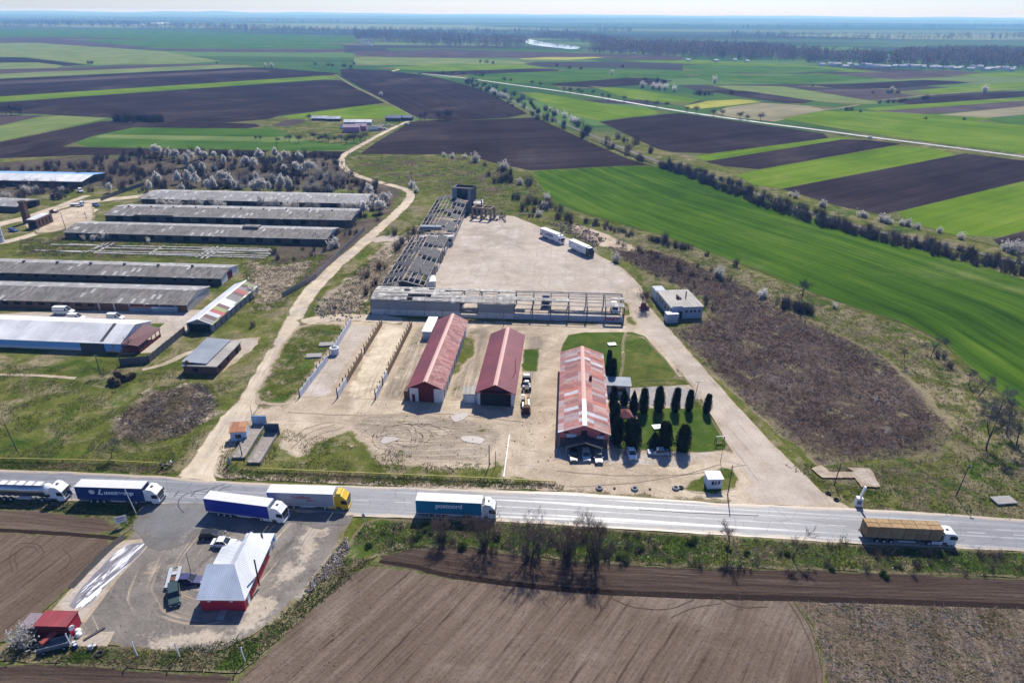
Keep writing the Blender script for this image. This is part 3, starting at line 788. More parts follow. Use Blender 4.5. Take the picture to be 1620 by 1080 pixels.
sheet('footpath', [(962, 613), (972, 600), (982, 600), (980, 640), (975, 705), (966, 712)], nz(), M_CONC, s=1.5, jit=0.1)
sheet('grass_plot', [(1077, 772), (1085, 762), (1110, 752), (1140, 738), (1163, 742), (1172, 758), (1165, 772), (1135, 782), (1095, 779)], nz(), M_ISLE, s=1.5, jit=0.4)
sheet('grass_plot', [(1000, 498), (1012, 512), (1000, 522), (985, 512), (986, 500)], nz(), M_GRASS2, s=1.5, jit=0.3)

# --- lower yard
sheet('filling_yard', [(95, 985), (150, 925), (190, 868), (215, 835), (232, 795), (560, 815), (548, 842), (528, 880), (500, 925), (455, 965), (400, 1005), (345, 1032), (270, 1026), (160, 1020), (120, 1035), (70, 1022)], nz(), M_GYARD, s=2, jit=0.5, rows=[(545, 825), (500, 880), (450, 945), (390, 985), (310, 1000), (240, 985), (215, 940), (240, 880), (290, 820)])
strip('sandy_drive', [(515, 822), (488, 860), (460, 905), (428, 950), (375, 992), (310, 1012), (200, 1008)], [9, 6, 5.5, 6, 6, 5, 4], nz(), ground_mat('drive_sand', [(0.24, 0.198, 0.15), (0.345, 0.292, 0.226), (0.45, 0.388, 0.306)], [(GREY, 8., 0.54, 0.7)], edge=[(0.105, 0.094, 0.082), (0.178, 0.158, 0.137), (0.262, 0.233, 0.202)], edge_w=2.6, tracks=[(GREY, 0.5, 0.55, 0.66)], bump=0.4), s=2, jit=0.6)
sheet('rubble_ground', [(520, 880), (548, 848), (556, 862), (545, 895), (505, 925), (440, 985), (420, 990), (470, 945)], nz(), ground_mat('grey_rubble_earth', [(0.12, 0.105, 0.09), (0.24, 0.215, 0.19), (0.40, 0.36, 0.32)], [(DIRT, 3., 0.5, 0.6)], edge=DRY, edge_w=1.5, small=0.4, bump=1.0), s=1.5, jit=0.8)
WASH = sheet('concrete_slab', [(80, 968), (118, 925), (160, 880), (196, 855), (246, 851), (240, 858), (190, 912), (135, 985)], nz(), M_CONC, s=1.5, jit=0.1)
def foam_mat():
    t = NT('wet_slab_with_dried_foam', 0.35, 0.5)
    P = t.pos(); rc = t.attr('rc', 'Vector')
    f, a, b, c = tri_noise(t, P, 12., 3., 0.4)
    st = t.noise(t.map(rc, scale=(1 / 1.1, 1 / 9., 1)), 1.0, 6, 0.65, 0.9)
    col = pal(t, f, [(0.10, 0.09, 0.095), (0.16, 0.145, 0.15), (0.25, 0.23, 0.22)], 0.36, 0.64)
    e = t.attr('edge')
    k = t.math('ADD', st, t.math('MULTIPLY', t.step(e, 0.0, 1.0), 0.10))
    col = t.mix(t.step(k, 0.575, 0.625), col, (0.72, 0.72, 0.74))
    col = t.mix(t.step(t.math('ADD', e, t.math('MULTIPLY', b, 0.8)), 0.4, 0.8), pal(t, f, CONC, 0.36, 0.64), col)
    t.color(col)
    return t.mat
sheet('washed_slab', [(100, 966), (130, 928), (168, 886), (200, 860), (240, 856), (222, 878), (178, 918), (138, 962)], nz(), foam_mat(), s=1.0, jit=0.2, rows=[(110, 966), (222, 862)])
sheet('concrete_slab', [(103, 1026), (118, 1012), (150, 1000), (182, 999), (166, 1029)], nz(), M_CONC, s=1.0, jit=0.1)

# --- verges and soil
SOIL = [(0.082, 0.057, 0.040), (0.132, 0.097, 0.071), (0.205, 0.158, 0.122)]
SOILD = [(0.040, 0.027, 0.021), (0.068, 0.048, 0.037), (0.118, 0.088, 0.068)]
M_SOIL = field_mat('harrowed_soil', SOIL, 3.0, 0.6, (0.30, 0.22), patch=([(0.105, 0.078, 0.058), (0.152, 0.117, 0.089), (0.210, 0.168, 0.132)], 30., 0.5, 0.65), bump=1.2, deep=(0.050, 0.032, 0.021), deep_w=2.9, light=(0.23, 0.175, 0.13), margin=0.8)
M_SOILD = field_mat('fresh_ploughed_soil', SOILD, 2.5, 0.7, (0.35, 0.3), bump=1.0, deep=(0.028, 0.019, 0.015), deep_w=1.7, light=(0.15, 0.115, 0.09), margin=0.6)
M_SOILR = field_mat('stubble_soil', [(0.085, 0.061, 0.043), (0.155, 0.118, 0.086), (0.270, 0.215, 0.165)], 3.2, 0.6, (0.3, 0.4), bump=1.2, alen=8., specks=((0.060, 0.085, 0.012), 1.8, 0.565, 0.66), light=(0.36, 0.30, 0.235), margin=0.6)
sheet('ploughed_field', [(330, 1120), (375, 1075), (470, 985), (540, 915), (585, 893), (640, 900), (720, 915), (900, 935), (1100, 945), (1255, 948), (1285, 990), (1305, 1060), (1312, 1130)], nz(), M_SOIL, s=2, jit=0.4, rows=[(370, 1080), (600, 890)], cap=3000)
sheet('ploughed_field', [(1254, 949), (1440, 954), (1680, 964), (1720, 1140), (1310, 1130), (1306, 1060), (1286, 990)], nz(), M_SOILR, s=2, jit=0.4, rows=[(1500, 1080), (1478, 960)], cap=3000)
sheet('ploughed_headland', [(585, 893), (600, 878), (650, 866), (720, 864), (900, 888), (1100, 898), (1300, 902), (1680, 918), (1690, 964), (1440, 954), (1100, 945), (900, 935), (720, 915), (640, 900)], nz(), M_SOILD, s=2, jit=0.3, rows=[(590, 884), (720, 900), (900, 922), (1250, 938), (1680, 950)], cap=5000)
strip('furrow', [(600, 888), (660, 898), (720, 912), (900, 933), (1100, 943), (1255, 947), (1440, 953), (1680, 962)], [0.8, 1.3, 1.3, 1.3], nz(), flat('furrow_soil', (0.030, 0.021, 0.017), 1.0, 0.0, var=0.5, scale=1.5), s=1.5, jit=0.12)
sheet('ploughed_field', [(-60, 803), (60, 806), (150, 814), (182, 822), (196, 840), (190, 850), (120, 846), (-60, 838)], nz(), field_mat('dark_soil_band', [(0.065, 0.046, 0.034), (0.108, 0.079, 0.060), (0.170, 0.130, 0.10)], 3.0, 0.9, (0.35, 0.3), bump=1.0, deep=(0.045, 0.033, 0.027), deep_w=2.6), s=2, jit=0.4, rows=[(0, 822), (180, 838)])
sheet('ploughed_field', [(-80, 839), (120, 847), (188, 852), (150, 890), (110, 930), (60, 975), (30, 1010), (-80, 1030)], nz(), M_SOIL, s=2, jit=0.4, rows=[(0, 1000), (150, 880)])
strip('furrow', [(-60, 838), (0, 839), (120, 846), (185, 852)], [1.0, 1.0], nz(), MATS['furrow_soil'], s=1.5, jit=0.12)
sheet('ploughed_field', [(-80, 1052), (100, 1050), (250, 1062), (372, 1068), (330, 1130), (-80, 1130)], nz(), M_SOILD, s=2, jit=0.4, rows=[(0, 1065), (360, 1072)])
sheet('verge', [(555, 848), (575, 828), (600, 820), (790, 826), (1000, 839), (1200, 851), (1362, 862), (1690, 876), (1690, 918), (1300, 902), (1100, 898), (900, 888), (720, 864), (650, 866), (600, 878), (545, 905), (470, 985), (380, 1064), (250, 1060), (70, 1048), (0, 1045), (-30, 1040), (20, 1012), (60, 1024), (160, 1022), (270, 1028), (345, 1034), (405, 1005), (460, 965), (508, 922), (545, 880)], nz(), M_VERGE, s=2, jit=0.4, cap=9000)
sheet('verge', [(-60, 790), (0, 791), (150, 796), (228, 797), (224, 815), (205, 840), (190, 848), (182, 822), (150, 812), (60, 804), (-60, 801)], nz(), M_VERGE, s=1.5, jit=0.3)
strip('drain', [(196, 848), (172, 868), (140, 900), (112, 930)], [1.4, 1.6, 1.2], nz(), flat('drain_shade', (0.06, 0.055, 0.05), 0.95, 0.1, var=0.4), s=1.5, jit=0.1)

# --- main road
rt = [(-90, 741), (0, 743), (120, 747), (250, 753), (333, 761), (480, 767), (600, 770), (760, 775), (905, 779), (1150, 797), (1345, 804), (1480, 812), (1620, 822), (1720, 829)]
rb = [(1720, 879), (1620, 872), (1362, 861), (1200, 850), (1000, 838), (790, 825), (660, 820), (560, 817), (400, 806), (300, 801), (228, 797), (120, 793), (0, 790), (-90, 787)]
ctr = [(-90, 763), (0, 766), (240, 775), (330, 781), (660, 796), (900, 807), (1150, 822), (1350, 833), (1620, 847), (1720, 853)]
sheet('highway', rt + rb, nz(), M_ASPH, s=2, jit=0.15, rows=ctr, cap=9000)
cc = catmull([Vector((*G(*p).xy, 0)) for p in ctr], 60, False)
W_LINE = flat('worn_road_paint', (0.48, 0.48, 0.47), 0.7, 0.3, var=0.35, scale=0.8)
zz = nz(0.003)
mb = MB(); i = 20
while i < len(cc) - 6:
    acc = 0; j = i
    while j < len(cc) - 1 and acc < 3.0:
        acc += (cc[j + 1] - cc[j]).length; j += 1
    rect_strip(mb, cc, i, j + 1, 0.16, zz)
    acc = 0
    while j < len(cc) - 1 and acc < 5.0:
        acc += (cc[j + 1] - cc[j]).length; j += 1
    i = j
tag(mb.build('road_marking', W_LINE), kind='structure')

M_APRON = ground_mat('worn_asphalt_apron', [(0.105, 0.103, 0.102), (0.155, 0.152, 0.150), (0.205, 0.200, 0.196)], [(GREY, 8., 0.54, 0.68)], edge=[(0.105, 0.098, 0.09), (0.155, 0.143, 0.13), (0.21, 0.19, 0.17)], edge_w=3.0, small=0.4, bump=0.15)
sheet('asphalt_apron', [(226, 794), (330, 799), (450, 809), (562, 815), (552, 828), (510, 836), (470, 828), (400, 830), (330, 838), (285, 862), (250, 872), (222, 850), (208, 838), (218, 812)], nz(), M_APRON, s=1.5, jit=0.9)
# skid marks and tyre tracks
RUB = flat('tyre_rubber_marks', (0.045, 0.045, 0.048), 0.7, 0.3, var=0.3)
zz = nz(0.003)
arc_marks('skid_mark', [[(292, 812), (284, 804), (283, 793), (293, 783), (315, 776)], [(327, 786), (330, 777), (345, 769), (356, 767)], [(341, 783), (352, 773), (366, 768)],
          [(302, 786), (310, 778), (330, 773)], [(275, 787), (283, 777)], [(1010, 806), (1100, 812), (1200, 816)]], RUB, 0.22, zz, 0.1)
PAD = flat('drying_puddle', (0.42, 0.372, 0.305), 0.25, 0.5, var=0.15, scale=0.6)
zz = nz(0.003)
for q in ([(714, 660), (728, 653), (741, 654), (738, 660), (722, 668)], [(604, 699), (609, 691), (626, 693), (632, 695), (610, 702)], [(728, 692), (748, 690), (766, 695), (760, 702), (740, 700)]):
    sheet('puddle', q, zz, PAD, s=0.8, jit=0.35, smooth=True)

# --- far road, railway bed and side tracks
strip('far_road', [(1720, 264), (1620, 249), (1500, 233), (1400, 220.5), (1300, 207), (1200, 194), (1080, 177), (1000, 163.5), (930, 151.5), (870, 142.5), (807, 134), (727, 123), (668, 117)], 5.0, 0.30, flat('pale_far_asphalt', (0.33, 0.33, 0.33), 0.6, 0.4, var=0.2, scale=0.05), s=12, jit=0.3)
strip('field_track', [(1212, 191), (1228, 187), (1260, 182), (1300, 175), (1325, 172), (1360, 166)], 5, 0.29, STRAWF, s=8, jit=0.4)
strip('field_track', [(1300, 160), (1380, 160), (1460, 152), (1560, 143), (1660, 138)], 5, 0.29, STRAWF, s=8, jit=0.4)
strip('railway_bed', [(735, 126), (790, 150), (850, 179), (930, 212), (1010, 245), (1060, 262), (1130, 281), (1220, 316), (1330, 351), (1420, 374), (1520, 395), (1640, 422), (1740, 446)], 3.6, 0.31, ground_mat('track_ballast', [(0.10, 0.088, 0.08), (0.165, 0.15, 0.138), (0.23, 0.21, 0.195)], small=0.6), s=5, jit=0.4)
strip('grass_strip', [(800, 160), (850, 185), (930, 222), (1000, 252), (1042, 264)], 5, 0.28, M_BANK, s=6, jit=0.6)
sheet('concrete_slab', [(1283, 742), (1300, 737), (1312, 748), (1350, 748), (1340, 741), (1376, 742), (1392, 771), (1362, 772), (1352, 757), (1300, 757)], 0.33, M_CONC, s=1.5, jit=0.25)

# turning marks of the tractor on the ploughed field
SRUT = flat('soil_ruts', (0.090, 0.065, 0.047), 1.0, 0.0, var=0.45, scale=0.6)
arc_marks('tractor_rut', [[(968, 948), (992, 957), (1022, 964), (1058, 963), (1083, 955), (1098, 948)], [(1138, 948), (1156, 956), (1182, 962), (1212, 961)],
          [(1060, 978), (1100, 962), (1140, 954)], [(1255, 950), (1272, 975), (1288, 1010), (1298, 1050), (1303, 1100)], [(1246, 950), (1264, 978), (1279, 1012), (1289, 1052), (1294, 1100)]], SRUT, 0.16, nz())
arc_marks('tractor_rut', [[(20, 905), (15, 880), (30, 862), (55, 860), (72, 872), (60, 890)], [(28, 902), (24, 882), (36, 868), (54, 866), (64, 874)], [(100, 868), (112, 882), (104, 900)]], SRUT, 0.16, nz())
# ------------------------------------------------------------------ building materials
def roof_mat(name, cols, cell=(1.1, 3.2), corr=0.25, streak=0.5, stain=None, stain_r=(0.55, 0.72), rough=0.75, spec=0.3, pale=None, pale_r=(0.66, 0.72), axis='x'):
    """sheets laid in courses: each sheet its own shade, streaks down the slope, stains"""
    t = NT(name, rough, spec)
    o = t.obj(); s = t.sep(o)
    X, Y = (s[0], s[1]) if axis == 'x' else (s[1], s[0])
    ix = t.math('FLOOR', t.math('DIVIDE', X, cell[0])); iy = t.math('FLOOR', t.math('DIVIDE', Y, cell[1]))
    wn = t.n('TexWhiteNoise', noise_dimensions='2D'); t.put(wn.inputs['Vector'], t.comb(ix, iy, 0.0))
    r = wn.outputs['Value']
    n = len(cols)
    col = t.ramp(r, [(k / n, c) for k, c in enumerate(cols)], 'CONSTANT')
    st = t.noise(t.comb(t.math('MULTIPLY', X, 2.2), t.math('MULTIPLY', Y, 0.18), s[2]), 1.0, 5, 0.65, 0.2)
    big = t.noise(o, 0.14, 5, 0.65, 0.5)
    k = t.math('MULTIPLY_ADD', t.math('SUBTRACT', st, 0.5), streak * 1.6, t.math('MULTIPLY_ADD', t.math('SUBTRACT', big, 0.5), 1.0, 1.0))
    m = t.n('Mix', data_type='RGBA', blend_type='MULTIPLY'); m.inputs['Factor'].default_value = 1.0
    ia = [i for i in m.inputs if i.type == 'RGBA']
    t.put(ia[0], col); t.put(ia[1], t.comb(k, k, k)); col = [q for q in m.outputs if q.type == 'RGBA'][0]
    if stain: col = t.mix(t.step(t.noise(t.comb(X, t.math('MULTIPLY', Y, 0.5), s[2]), 0.5, 6, 0.7, 0.6), *stain_r), col, stain)
    if pale:
        wn2 = t.n('TexWhiteNoise', noise_dimensions='2D'); t.put(wn2.inputs['Vector'], t.comb(t.math('ADD', ix, 71.0), t.math('ADD', iy, 13.0), 0.0))
        col = t.mix(t.step(wn2.outputs['Value'], *pale_r), col, pale)
    t.color(col)
    w = t.math('SINE', t.math('MULTIPLY', X, 2 * PI / corr))
    t.bump(w, 0.35, corr * 0.2)
    MATS[name] = t.mat
    return t.mat

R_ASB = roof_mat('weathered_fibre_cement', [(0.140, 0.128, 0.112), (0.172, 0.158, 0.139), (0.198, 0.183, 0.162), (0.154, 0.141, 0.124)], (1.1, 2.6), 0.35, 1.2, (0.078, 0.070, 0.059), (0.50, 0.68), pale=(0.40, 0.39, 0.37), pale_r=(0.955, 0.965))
R_ASB2 = roof_mat('pale_and_sunlit_fibre_cement', [(0.22, 0.215, 0.205), (0.27, 0.26, 0.25), (0.245, 0.238, 0.225)], (1.1, 2.6), 0.35, 0.7, (0.12, 0.112, 0.10), (0.54, 0.70), pale=(0.45, 0.44, 0.42), pale_r=(0.93, 0.94))
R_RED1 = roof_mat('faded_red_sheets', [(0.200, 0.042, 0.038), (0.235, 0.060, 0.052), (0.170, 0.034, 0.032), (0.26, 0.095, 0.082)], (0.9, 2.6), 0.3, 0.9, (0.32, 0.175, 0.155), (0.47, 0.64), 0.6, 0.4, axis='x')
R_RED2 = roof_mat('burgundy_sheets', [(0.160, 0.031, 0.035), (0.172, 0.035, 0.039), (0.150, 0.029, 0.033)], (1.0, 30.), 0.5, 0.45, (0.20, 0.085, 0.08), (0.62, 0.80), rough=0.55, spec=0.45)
R_PATCH = roof_mat('patchwork_tin', [(0.36, 0.125, 0.085), (0.29, 0.105, 0.090), (0.38, 0.165, 0.125), (0.22, 0.085, 0.080), (0.35, 0.25, 0.235), (0.30, 0.135, 0.115), (0.42, 0.41, 0.43), (0.25, 0.105, 0.100), (0.36, 0.20, 0.165), (0.27, 0.20, 0.195)], (1.5, 3.4), 0.25, 1.1, (0.36, 0.275, 0.245), (0.55, 0.74), 0.7, 0.3)
R_WHITE = roof_mat('white_sheet_roof', [(0.58, 0.585, 0.58), (0.63, 0.63, 0.615), (0.555, 0.56, 0.555)], (3.3, 40.), 0.4, 0.2, None, rough=0.5, spec=0.4)
R_WHITE2 = roof_mat('white_ribbed_tin', [(0.52, 0.54, 0.545), (0.545, 0.56, 0.565)], (1.1, 40.), 0.35, 0.12, None, rough=0.45, spec=0.4)
R_BLUEG = roof_mat('grey_blue_sheet', [(0.20, 0.225, 0.25), (0.215, 0.24, 0.265)], (1.5, 40.), 0.4, 0.3, None, rough=0.6)
R_STRIPE = roof_mat('many_coloured_tin', [(0.50, 0.52, 0.52), (0.34, 0.09, 0.075), (0.18, 0.175, 0.165), (0.50, 0.52, 0.52), (0.24, 0.28, 0.11), (0.36, 0.10, 0.085), (0.22, 0.21, 0.20), (0.13, 0.08, 0.075)], (2.2, 60.), 0.3, 0.25, None)
R_CONC = roof_mat('bitumen_roof', [(0.30, 0.275, 0.24), (0.325, 0.30, 0.262)], (2.5, 60.), 1.2, 0.4, (0.27, 0.25, 0.225), (0.5, 0.65))
R_RUST = roof_mat('rusty_tin', [(0.42, 0.19, 0.09), (0.36, 0.15, 0.075), (0.46, 0.24, 0.13)], (0.8, 30.), 0.2, 0.5, (0.26, 0.11, 0.06))
R_DARKT = roof_mat('dark_tar_sheet', [(0.040, 0.040, 0.042), (0.055, 0.054, 0.055), (0.047, 0.046, 0.047)], (1.2, 3.), 0.35, 0.5, (0.10, 0.095, 0.09), (0.6, 0.75))

W_BRICK = flat('old_brick', (0.145, 0.085, 0.065), 0.9, 0.2, var=0.45, scale=1.2, dirt=(0.09, 0.07, 0.06))
W_PLAST = flat('stained_white_plaster', (0.46, 0.48, 0.50), 0.85, 0.2, var=0.2, scale=0.5, dirt=(0.25, 0.25, 0.25))
W_WHITE = flat('white_wall', (0.62, 0.62, 0.61), 0.8, 0.3, var=0.12, scale=0.6)
W_BLUE = flat('bright_blue_cladding', (0.20, 0.43, 0.72), 0.6, 0.3, var=0.12)
W_LBLUE = flat('pale_blue_wall', (0.31, 0.37, 0.45), 0.85, 0.2, var=0.3, scale=0.5, dirt=(0.27, 0.28, 0.29))
W_CLAD = flat('grey_metal_cladding', (0.20, 0.215, 0.235), 0.6, 0.3, var=0.15, scale=0.3)
W_PINK = flat('pink_render', (0.47, 0.14, 0.14), 0.8, 0.2, var=0.15)
W_RED = flat('crimson_wall', (0.42, 0.018, 0.045), 0.6, 0.4, var=0.12)
W_DRED = flat('dark_red_boards', (0.13, 0.022, 0.024), 0.8, 0.2, var=0.3)
W_DARK = flat('dark_mottled_wall', (0.10, 0.09, 0.085), 0.9, 0.1, var=0.4, dirt=(0.16, 0.15, 0.14))  # dark wall colour with paler mottling
W_CBLK = flat('bare_concrete', (0.30, 0.285, 0.265), 0.9, 0.2, var=0.3, scale=0.7, dirt=(0.18, 0.17, 0.16))
GLASS = flat('dark_window_glass', (0.025, 0.030, 0.036), 0.12, 0.5, var=0.1)
OPENING = flat('unlit_interior', (0.030, 0.028, 0.027), 0.95, 0.05, var=0.3)
WOOD = flat('weathered_timber', (0.28, 0.24, 0.20), 0.9, 0.2, var=0.35)
WOODD = flat('brown_timber', (0.16, 0.10, 0.055), 0.9, 0.2, var=0.35)
WOODG = flat('grey_pole_timber', (0.105, 0.092, 0.082), 0.9, 0.2, var=0.3)
STEELD = flat('dark_steel', (0.055, 0.055, 0.06), 0.6, 0.4, var=0.3)
STEELG = flat('galvanised_steel', (0.50, 0.51, 0.53), 0.45, 0.5, var=0.15)
WHITEP = flat('white_paint', (0.74, 0.74, 0.73), 0.4, 0.5, var=0.06)
RIDGE = flat('pale_ridge_cap', (0.56, 0.34, 0.28), 0.6, 0.4, var=0.2)
RIDGEW = flat('white_ridge_cap', (0.66, 0.67, 0.68), 0.5, 0.4, var=0.1)

class Frame:
    """a ground frame: x from a to b, y to the left of it, z up"""
    def __init__(s, a, b):
        s.o = Vector((a.x, a.y, 0)); s.a = ang(a, b); s.L = (Vector((b.x, b.y, 0)) - s.o).length
        s.M = Matrix.Translation(s.o) @ Matrix.Rotation(s.a, 4, 'Z')
        s.I = s.M.inverted()
    def loc(s, p): return s.I @ p
    def root(s, name, label, cat, group=None): return empty(name, s.o, s.a, label, cat, group)

def part_box(parent, name, mat, x0, x1, y0, y1, z0, z1, taper=0.0, bevel=0.0):
    mb = MB(); mb.box(x0, x1, y0, y1, z0, z1, taper=taper)
    return mb.build(name, mat, parent, bevel=bevel)

def gable_walls(mb, L, W, h, rh, ym=None, t=0.0):
    ym = W / 2 if ym is None else ym
    b = mb.pts([(0, 0, 0), (L, 0, 0), (L, W, 0), (0, W, 0), (0, 0, h), (L, 0, h), (L, W, h), (0, W, h), (0, ym, h + rh), (L, ym, h + rh)])
    for q in ((0, 1, 5, 4), (2, 3, 7, 6), (0, 4, 8, 7, 3), (1, 2, 6, 9, 5)): mb.face([b + k for k in q])

def gable_roof(mb, L, W, h, rh, over=0.5, end=0.4, th=0.12, ym=None, mi=(0, 0)):
    ym = W / 2 if ym is None else ym
    for sgn, m in ((0, mi[0]), (1, mi[1])):
        y0 = -over if sgn == 0 else W + over
        run = ym if sgn == 0 else W - ym
        z0 = h - over * rh / run
        e = [(-end, y0, z0), (L + end, y0, z0), (L + end, ym, h + rh), (-end, ym, h + rh)]
        b = mb.pts([(x, y, z + 0.03) for x, y, z in e] + [(x, y, z + 0.03 + th) for x, y, z in e])
        for q in ((0, 1, 2, 3), (4, 5, 6, 7), (0, 1, 5, 4), (1, 2, 6, 5), (3, 0, 4, 7)): mb.face([b + k for k in q], m)

def openings(parent, name, mat, L, W, specs, d=0.05):
    """specs: (side, u0, u1, z0, z1): side f (y=0), b (y=W), l (x=0), r (x=L)"""
    for (sd_, u0, u1, z0, z1) in specs:
        if sd_ == 'f': q = (u0, u1, -d, d, z0, z1)
        elif sd_ == 'b': q = (u0, u1, W - d, W + d, z0, z1)
        elif sd_ == 'l': q = (-d, d, u0, u1, z0, z1)
        else: q = (L - d, L + d, u0, u1, z0, z1)
        part_box(parent, name, mat, *q)

def gable(name, A, B, W, h, rh, label, cat, wall, roof, roof2=None, over=0.5, end=0.4, ridge=None, ym=None, group=None, ridge_w=0.35):
    F = Frame(A, B)
    r = F.root(name, label, cat, group)
    mb = MB(); gable_walls(mb, F.L, W, h, rh, ym); mb.build('wall', wall, r)
    mb = MB(); gable_roof(mb, F.L, W, h, rh, over, end, ym=ym, mi=(0, 1 if roof2 else 0))
    mb.build('roof', [roof] + ([roof2] if roof2 else []), r)
    if ridge:
        m = W / 2 if ym is None else ym
        mb = MB()
        z = h + rh + 0.15
        sl = rh / (W / 2)
        for sg in (-1, 1):
            mb.poly([(-end - 0.03, m, z + 0.06), (F.L + end + 0.03, m, z + 0.06), (F.L + end + 0.03, m + sg * ridge_w, z + 0.06 - sl * ridge_w), (-end - 0.03, m + sg * ridge_w, z + 0.06 - sl * ridge_w)])
        mb.build('ridge_cap', ridge, r)
    return F, r

def dist(p, q): return (Vector((p.x, p.y)) - Vector((q.x, q.y))).length

# ------------------------------------------------------------------ the farm on the left
def barn(A, B, C, h, rh, label, roof, wall, group='long livestock barns', name='livestock_barn', step=6.0, **kw):
    a, b, c = G(*A), G(*B), G(*C)
    F = Frame(a, b); W = abs(F.loc(c).y); rh *= 0.72
    kw.setdefault('roof2', R_ASB2 if roof is R_ASB else roof)  # far slopes get paler sheets: their sunlight is put into the colour
    F, r = gable(name, a, b, W, h, rh, label, 'barn', wall, roof, group=group, **kw)
    if name == 'livestock_barn':
        mb = MB(); q = mb.pts([(F.L + 0.06, 0.1, h - 0.02), (F.L + 0.06, W - 0.1, h - 0.02), (F.L + 0.06, W / 2, h + rh - 0.05)]); mb.face([q, q + 1, q + 2]); mb.build('gable_panel', W_WHITE, r)
    return F, r, W

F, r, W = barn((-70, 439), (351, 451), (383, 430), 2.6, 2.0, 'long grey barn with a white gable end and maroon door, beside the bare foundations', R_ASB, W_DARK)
openings(r, 'window', OPENING, F.L, W, [('f', u, u + 1.4, 1.3, 2.1) for u in np.arange(F.L - 96, F.L - 4, 6.5)])
part_box(r, 'gable_panel', W_WHITE, F.L + 0.02, F.L + 0.1, 0.1, W * 0.36, 0.1, 2.55)
part_box(r, 'gable_panel', W_WHITE, F.L + 0.02, F.L + 0.1, W * 0.64, W - 0.1, 0.1, 2.55)
part_box(r, 'door', W_DRED, F.L + 0.02, F.L + 0.12, W * 0.38, W * 0.62, 0.05, 2.9)
for u in np.arange(F.L - 92, F.L - 6, 13.0): part_box(r, 'roof_vent', STEELD, u, u + 0.7, W / 2 - 0.4, W / 2 + 0.4, 3.9, 4.8)
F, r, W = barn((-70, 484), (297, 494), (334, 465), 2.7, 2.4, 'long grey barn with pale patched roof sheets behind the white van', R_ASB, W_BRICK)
openings(r, 'window', OPENING, F.L, W, [('f', u, u + 2.2, 1.2, 2.2) for u in np.arange(F.L - 84, F.L - 32, 4.2)])
openings(r, 'pillar', W_PLAST, F.L, W, [('f', u, u + 0.45, 0.0, 2.6) for u in np.arange(F.L - 30, F.L - 2, 5.2)], d=0.14)
part_box(r, 'gable_panel', flat('pale_gable_concrete', (0.40, 0.39, 0.37), 0.9, 0.2, var=0.15), F.L + 0.02, F.L + 0.1, 0.1, W - 0.1, 0.0, 2.65)
F, r, W = barn((225, 323), (578, 331), (604, 316), 2.8, 2.2, 'long grey barn half hidden by white blossom, farthest of the barn row', R_ASB2, W_DARK)
openings(r, 'window', OPENING, F.L, W, [('f', u, u + 3.4, 0.6, 2.3) for u in np.arange(8, F.L - 10, 9.0)])
F, r, W = barn((168, 350), (556, 358), (584, 340), 2.9, 2.2, 'long grey barn with a collapsed strip of roof and posts along its open side', R_ASB, W_DARK)
openings(r, 'window', OPENING, F.L, W, [('f', u, u + 3.6, 0.4, 2.4) for u in np.arange(5, F.L - 10, 8.0)])
part_box(r, 'roof_hole', OPENING, F.L * 0.12, F.L * 0.28, -0.3, 0.9, 2.95, 3.22)
for u in np.arange(6, F.L - 4, 11.0): part_box(r, 'roof_vent', STEELD, u, u + 0.6, W / 2 - 0.4, W / 2 + 0.4, 4.3, 5.0)
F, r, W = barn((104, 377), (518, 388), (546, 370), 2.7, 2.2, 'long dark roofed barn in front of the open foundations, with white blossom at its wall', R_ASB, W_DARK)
openings(r, 'window', OPENING, F.L, W, [('f', u, u + 3.0, 0.5, 2.2) for u in np.arange(5, F.L - 10, 8.0)])
part_box(r, 'roof_housing', R_ASB, F.L * 0.66, F.L * 0.72, W * 0.42, W * 0.62, 3.6, 5.2)
F, r, W = barn((-80, 292), (131, 296), (161, 282), 3.0, 2.0, 'long barn with a white near slope and sky blue far slope, behind bushes', R_WHITE, W_DARK, roof2=flat('sky_blue_roof', (0.16, 0.34, 0.62), 0.5, 0.4, var=0.1), group=None, name='feed_barn')
openings(r, 'window', OPENING, F.L, W, [('r', W * 0.3, W * 0.6, 0.5, 2.6)] + [('f', u, u + 3, 0.8, 2.2) for u in np.arange(30, F.L - 6, 9.0)])
F, r, W = barn((-70, 331), (29, 336), (54, 324), 2.8, 1.6, 'grey roofed shed with a dark open end behind the brick chimney', R_ASB2, W_DARK, group=None, name='machine_shed')
openings(r, 'opening', OPENING, F.L, W, [('r', W * 0.2, W * 0.85, 0.1, 2.7)])

for u, cc_, lab in ((F.L * 0.0, 0, ''),): pass
for px, cols, lab in (((226, 493), ('pipe_rust_red', (0.40, 0.12, 0.08)), 'bundle of long pipes with a rust red top row before the brick barn'), ((262, 495), ('pipe_slate', (0.30, 0.36, 0.42)), 'bundle of slate blue pipes before the brick barn')):
    q = empty('pipe_bundle', G(*px), 0.03, lab, 'pipes')
    pm = flat('pipe_blue_grey', (0.16, 0.25, 0.34), 0.5, 0.4); pt = flat(cols[0], cols[1], 0.5, 0.4)
    for z in range(4):
        for y in range(3):
            mb = MB(); mb.tube((-4.2, y * 0.5, 0.25 + z * 0.5), (4.2, y * 0.5, 0.25 + z * 0.5), 0.24, n=10); mb.build('pipe', pt if z == 3 else pm, q)
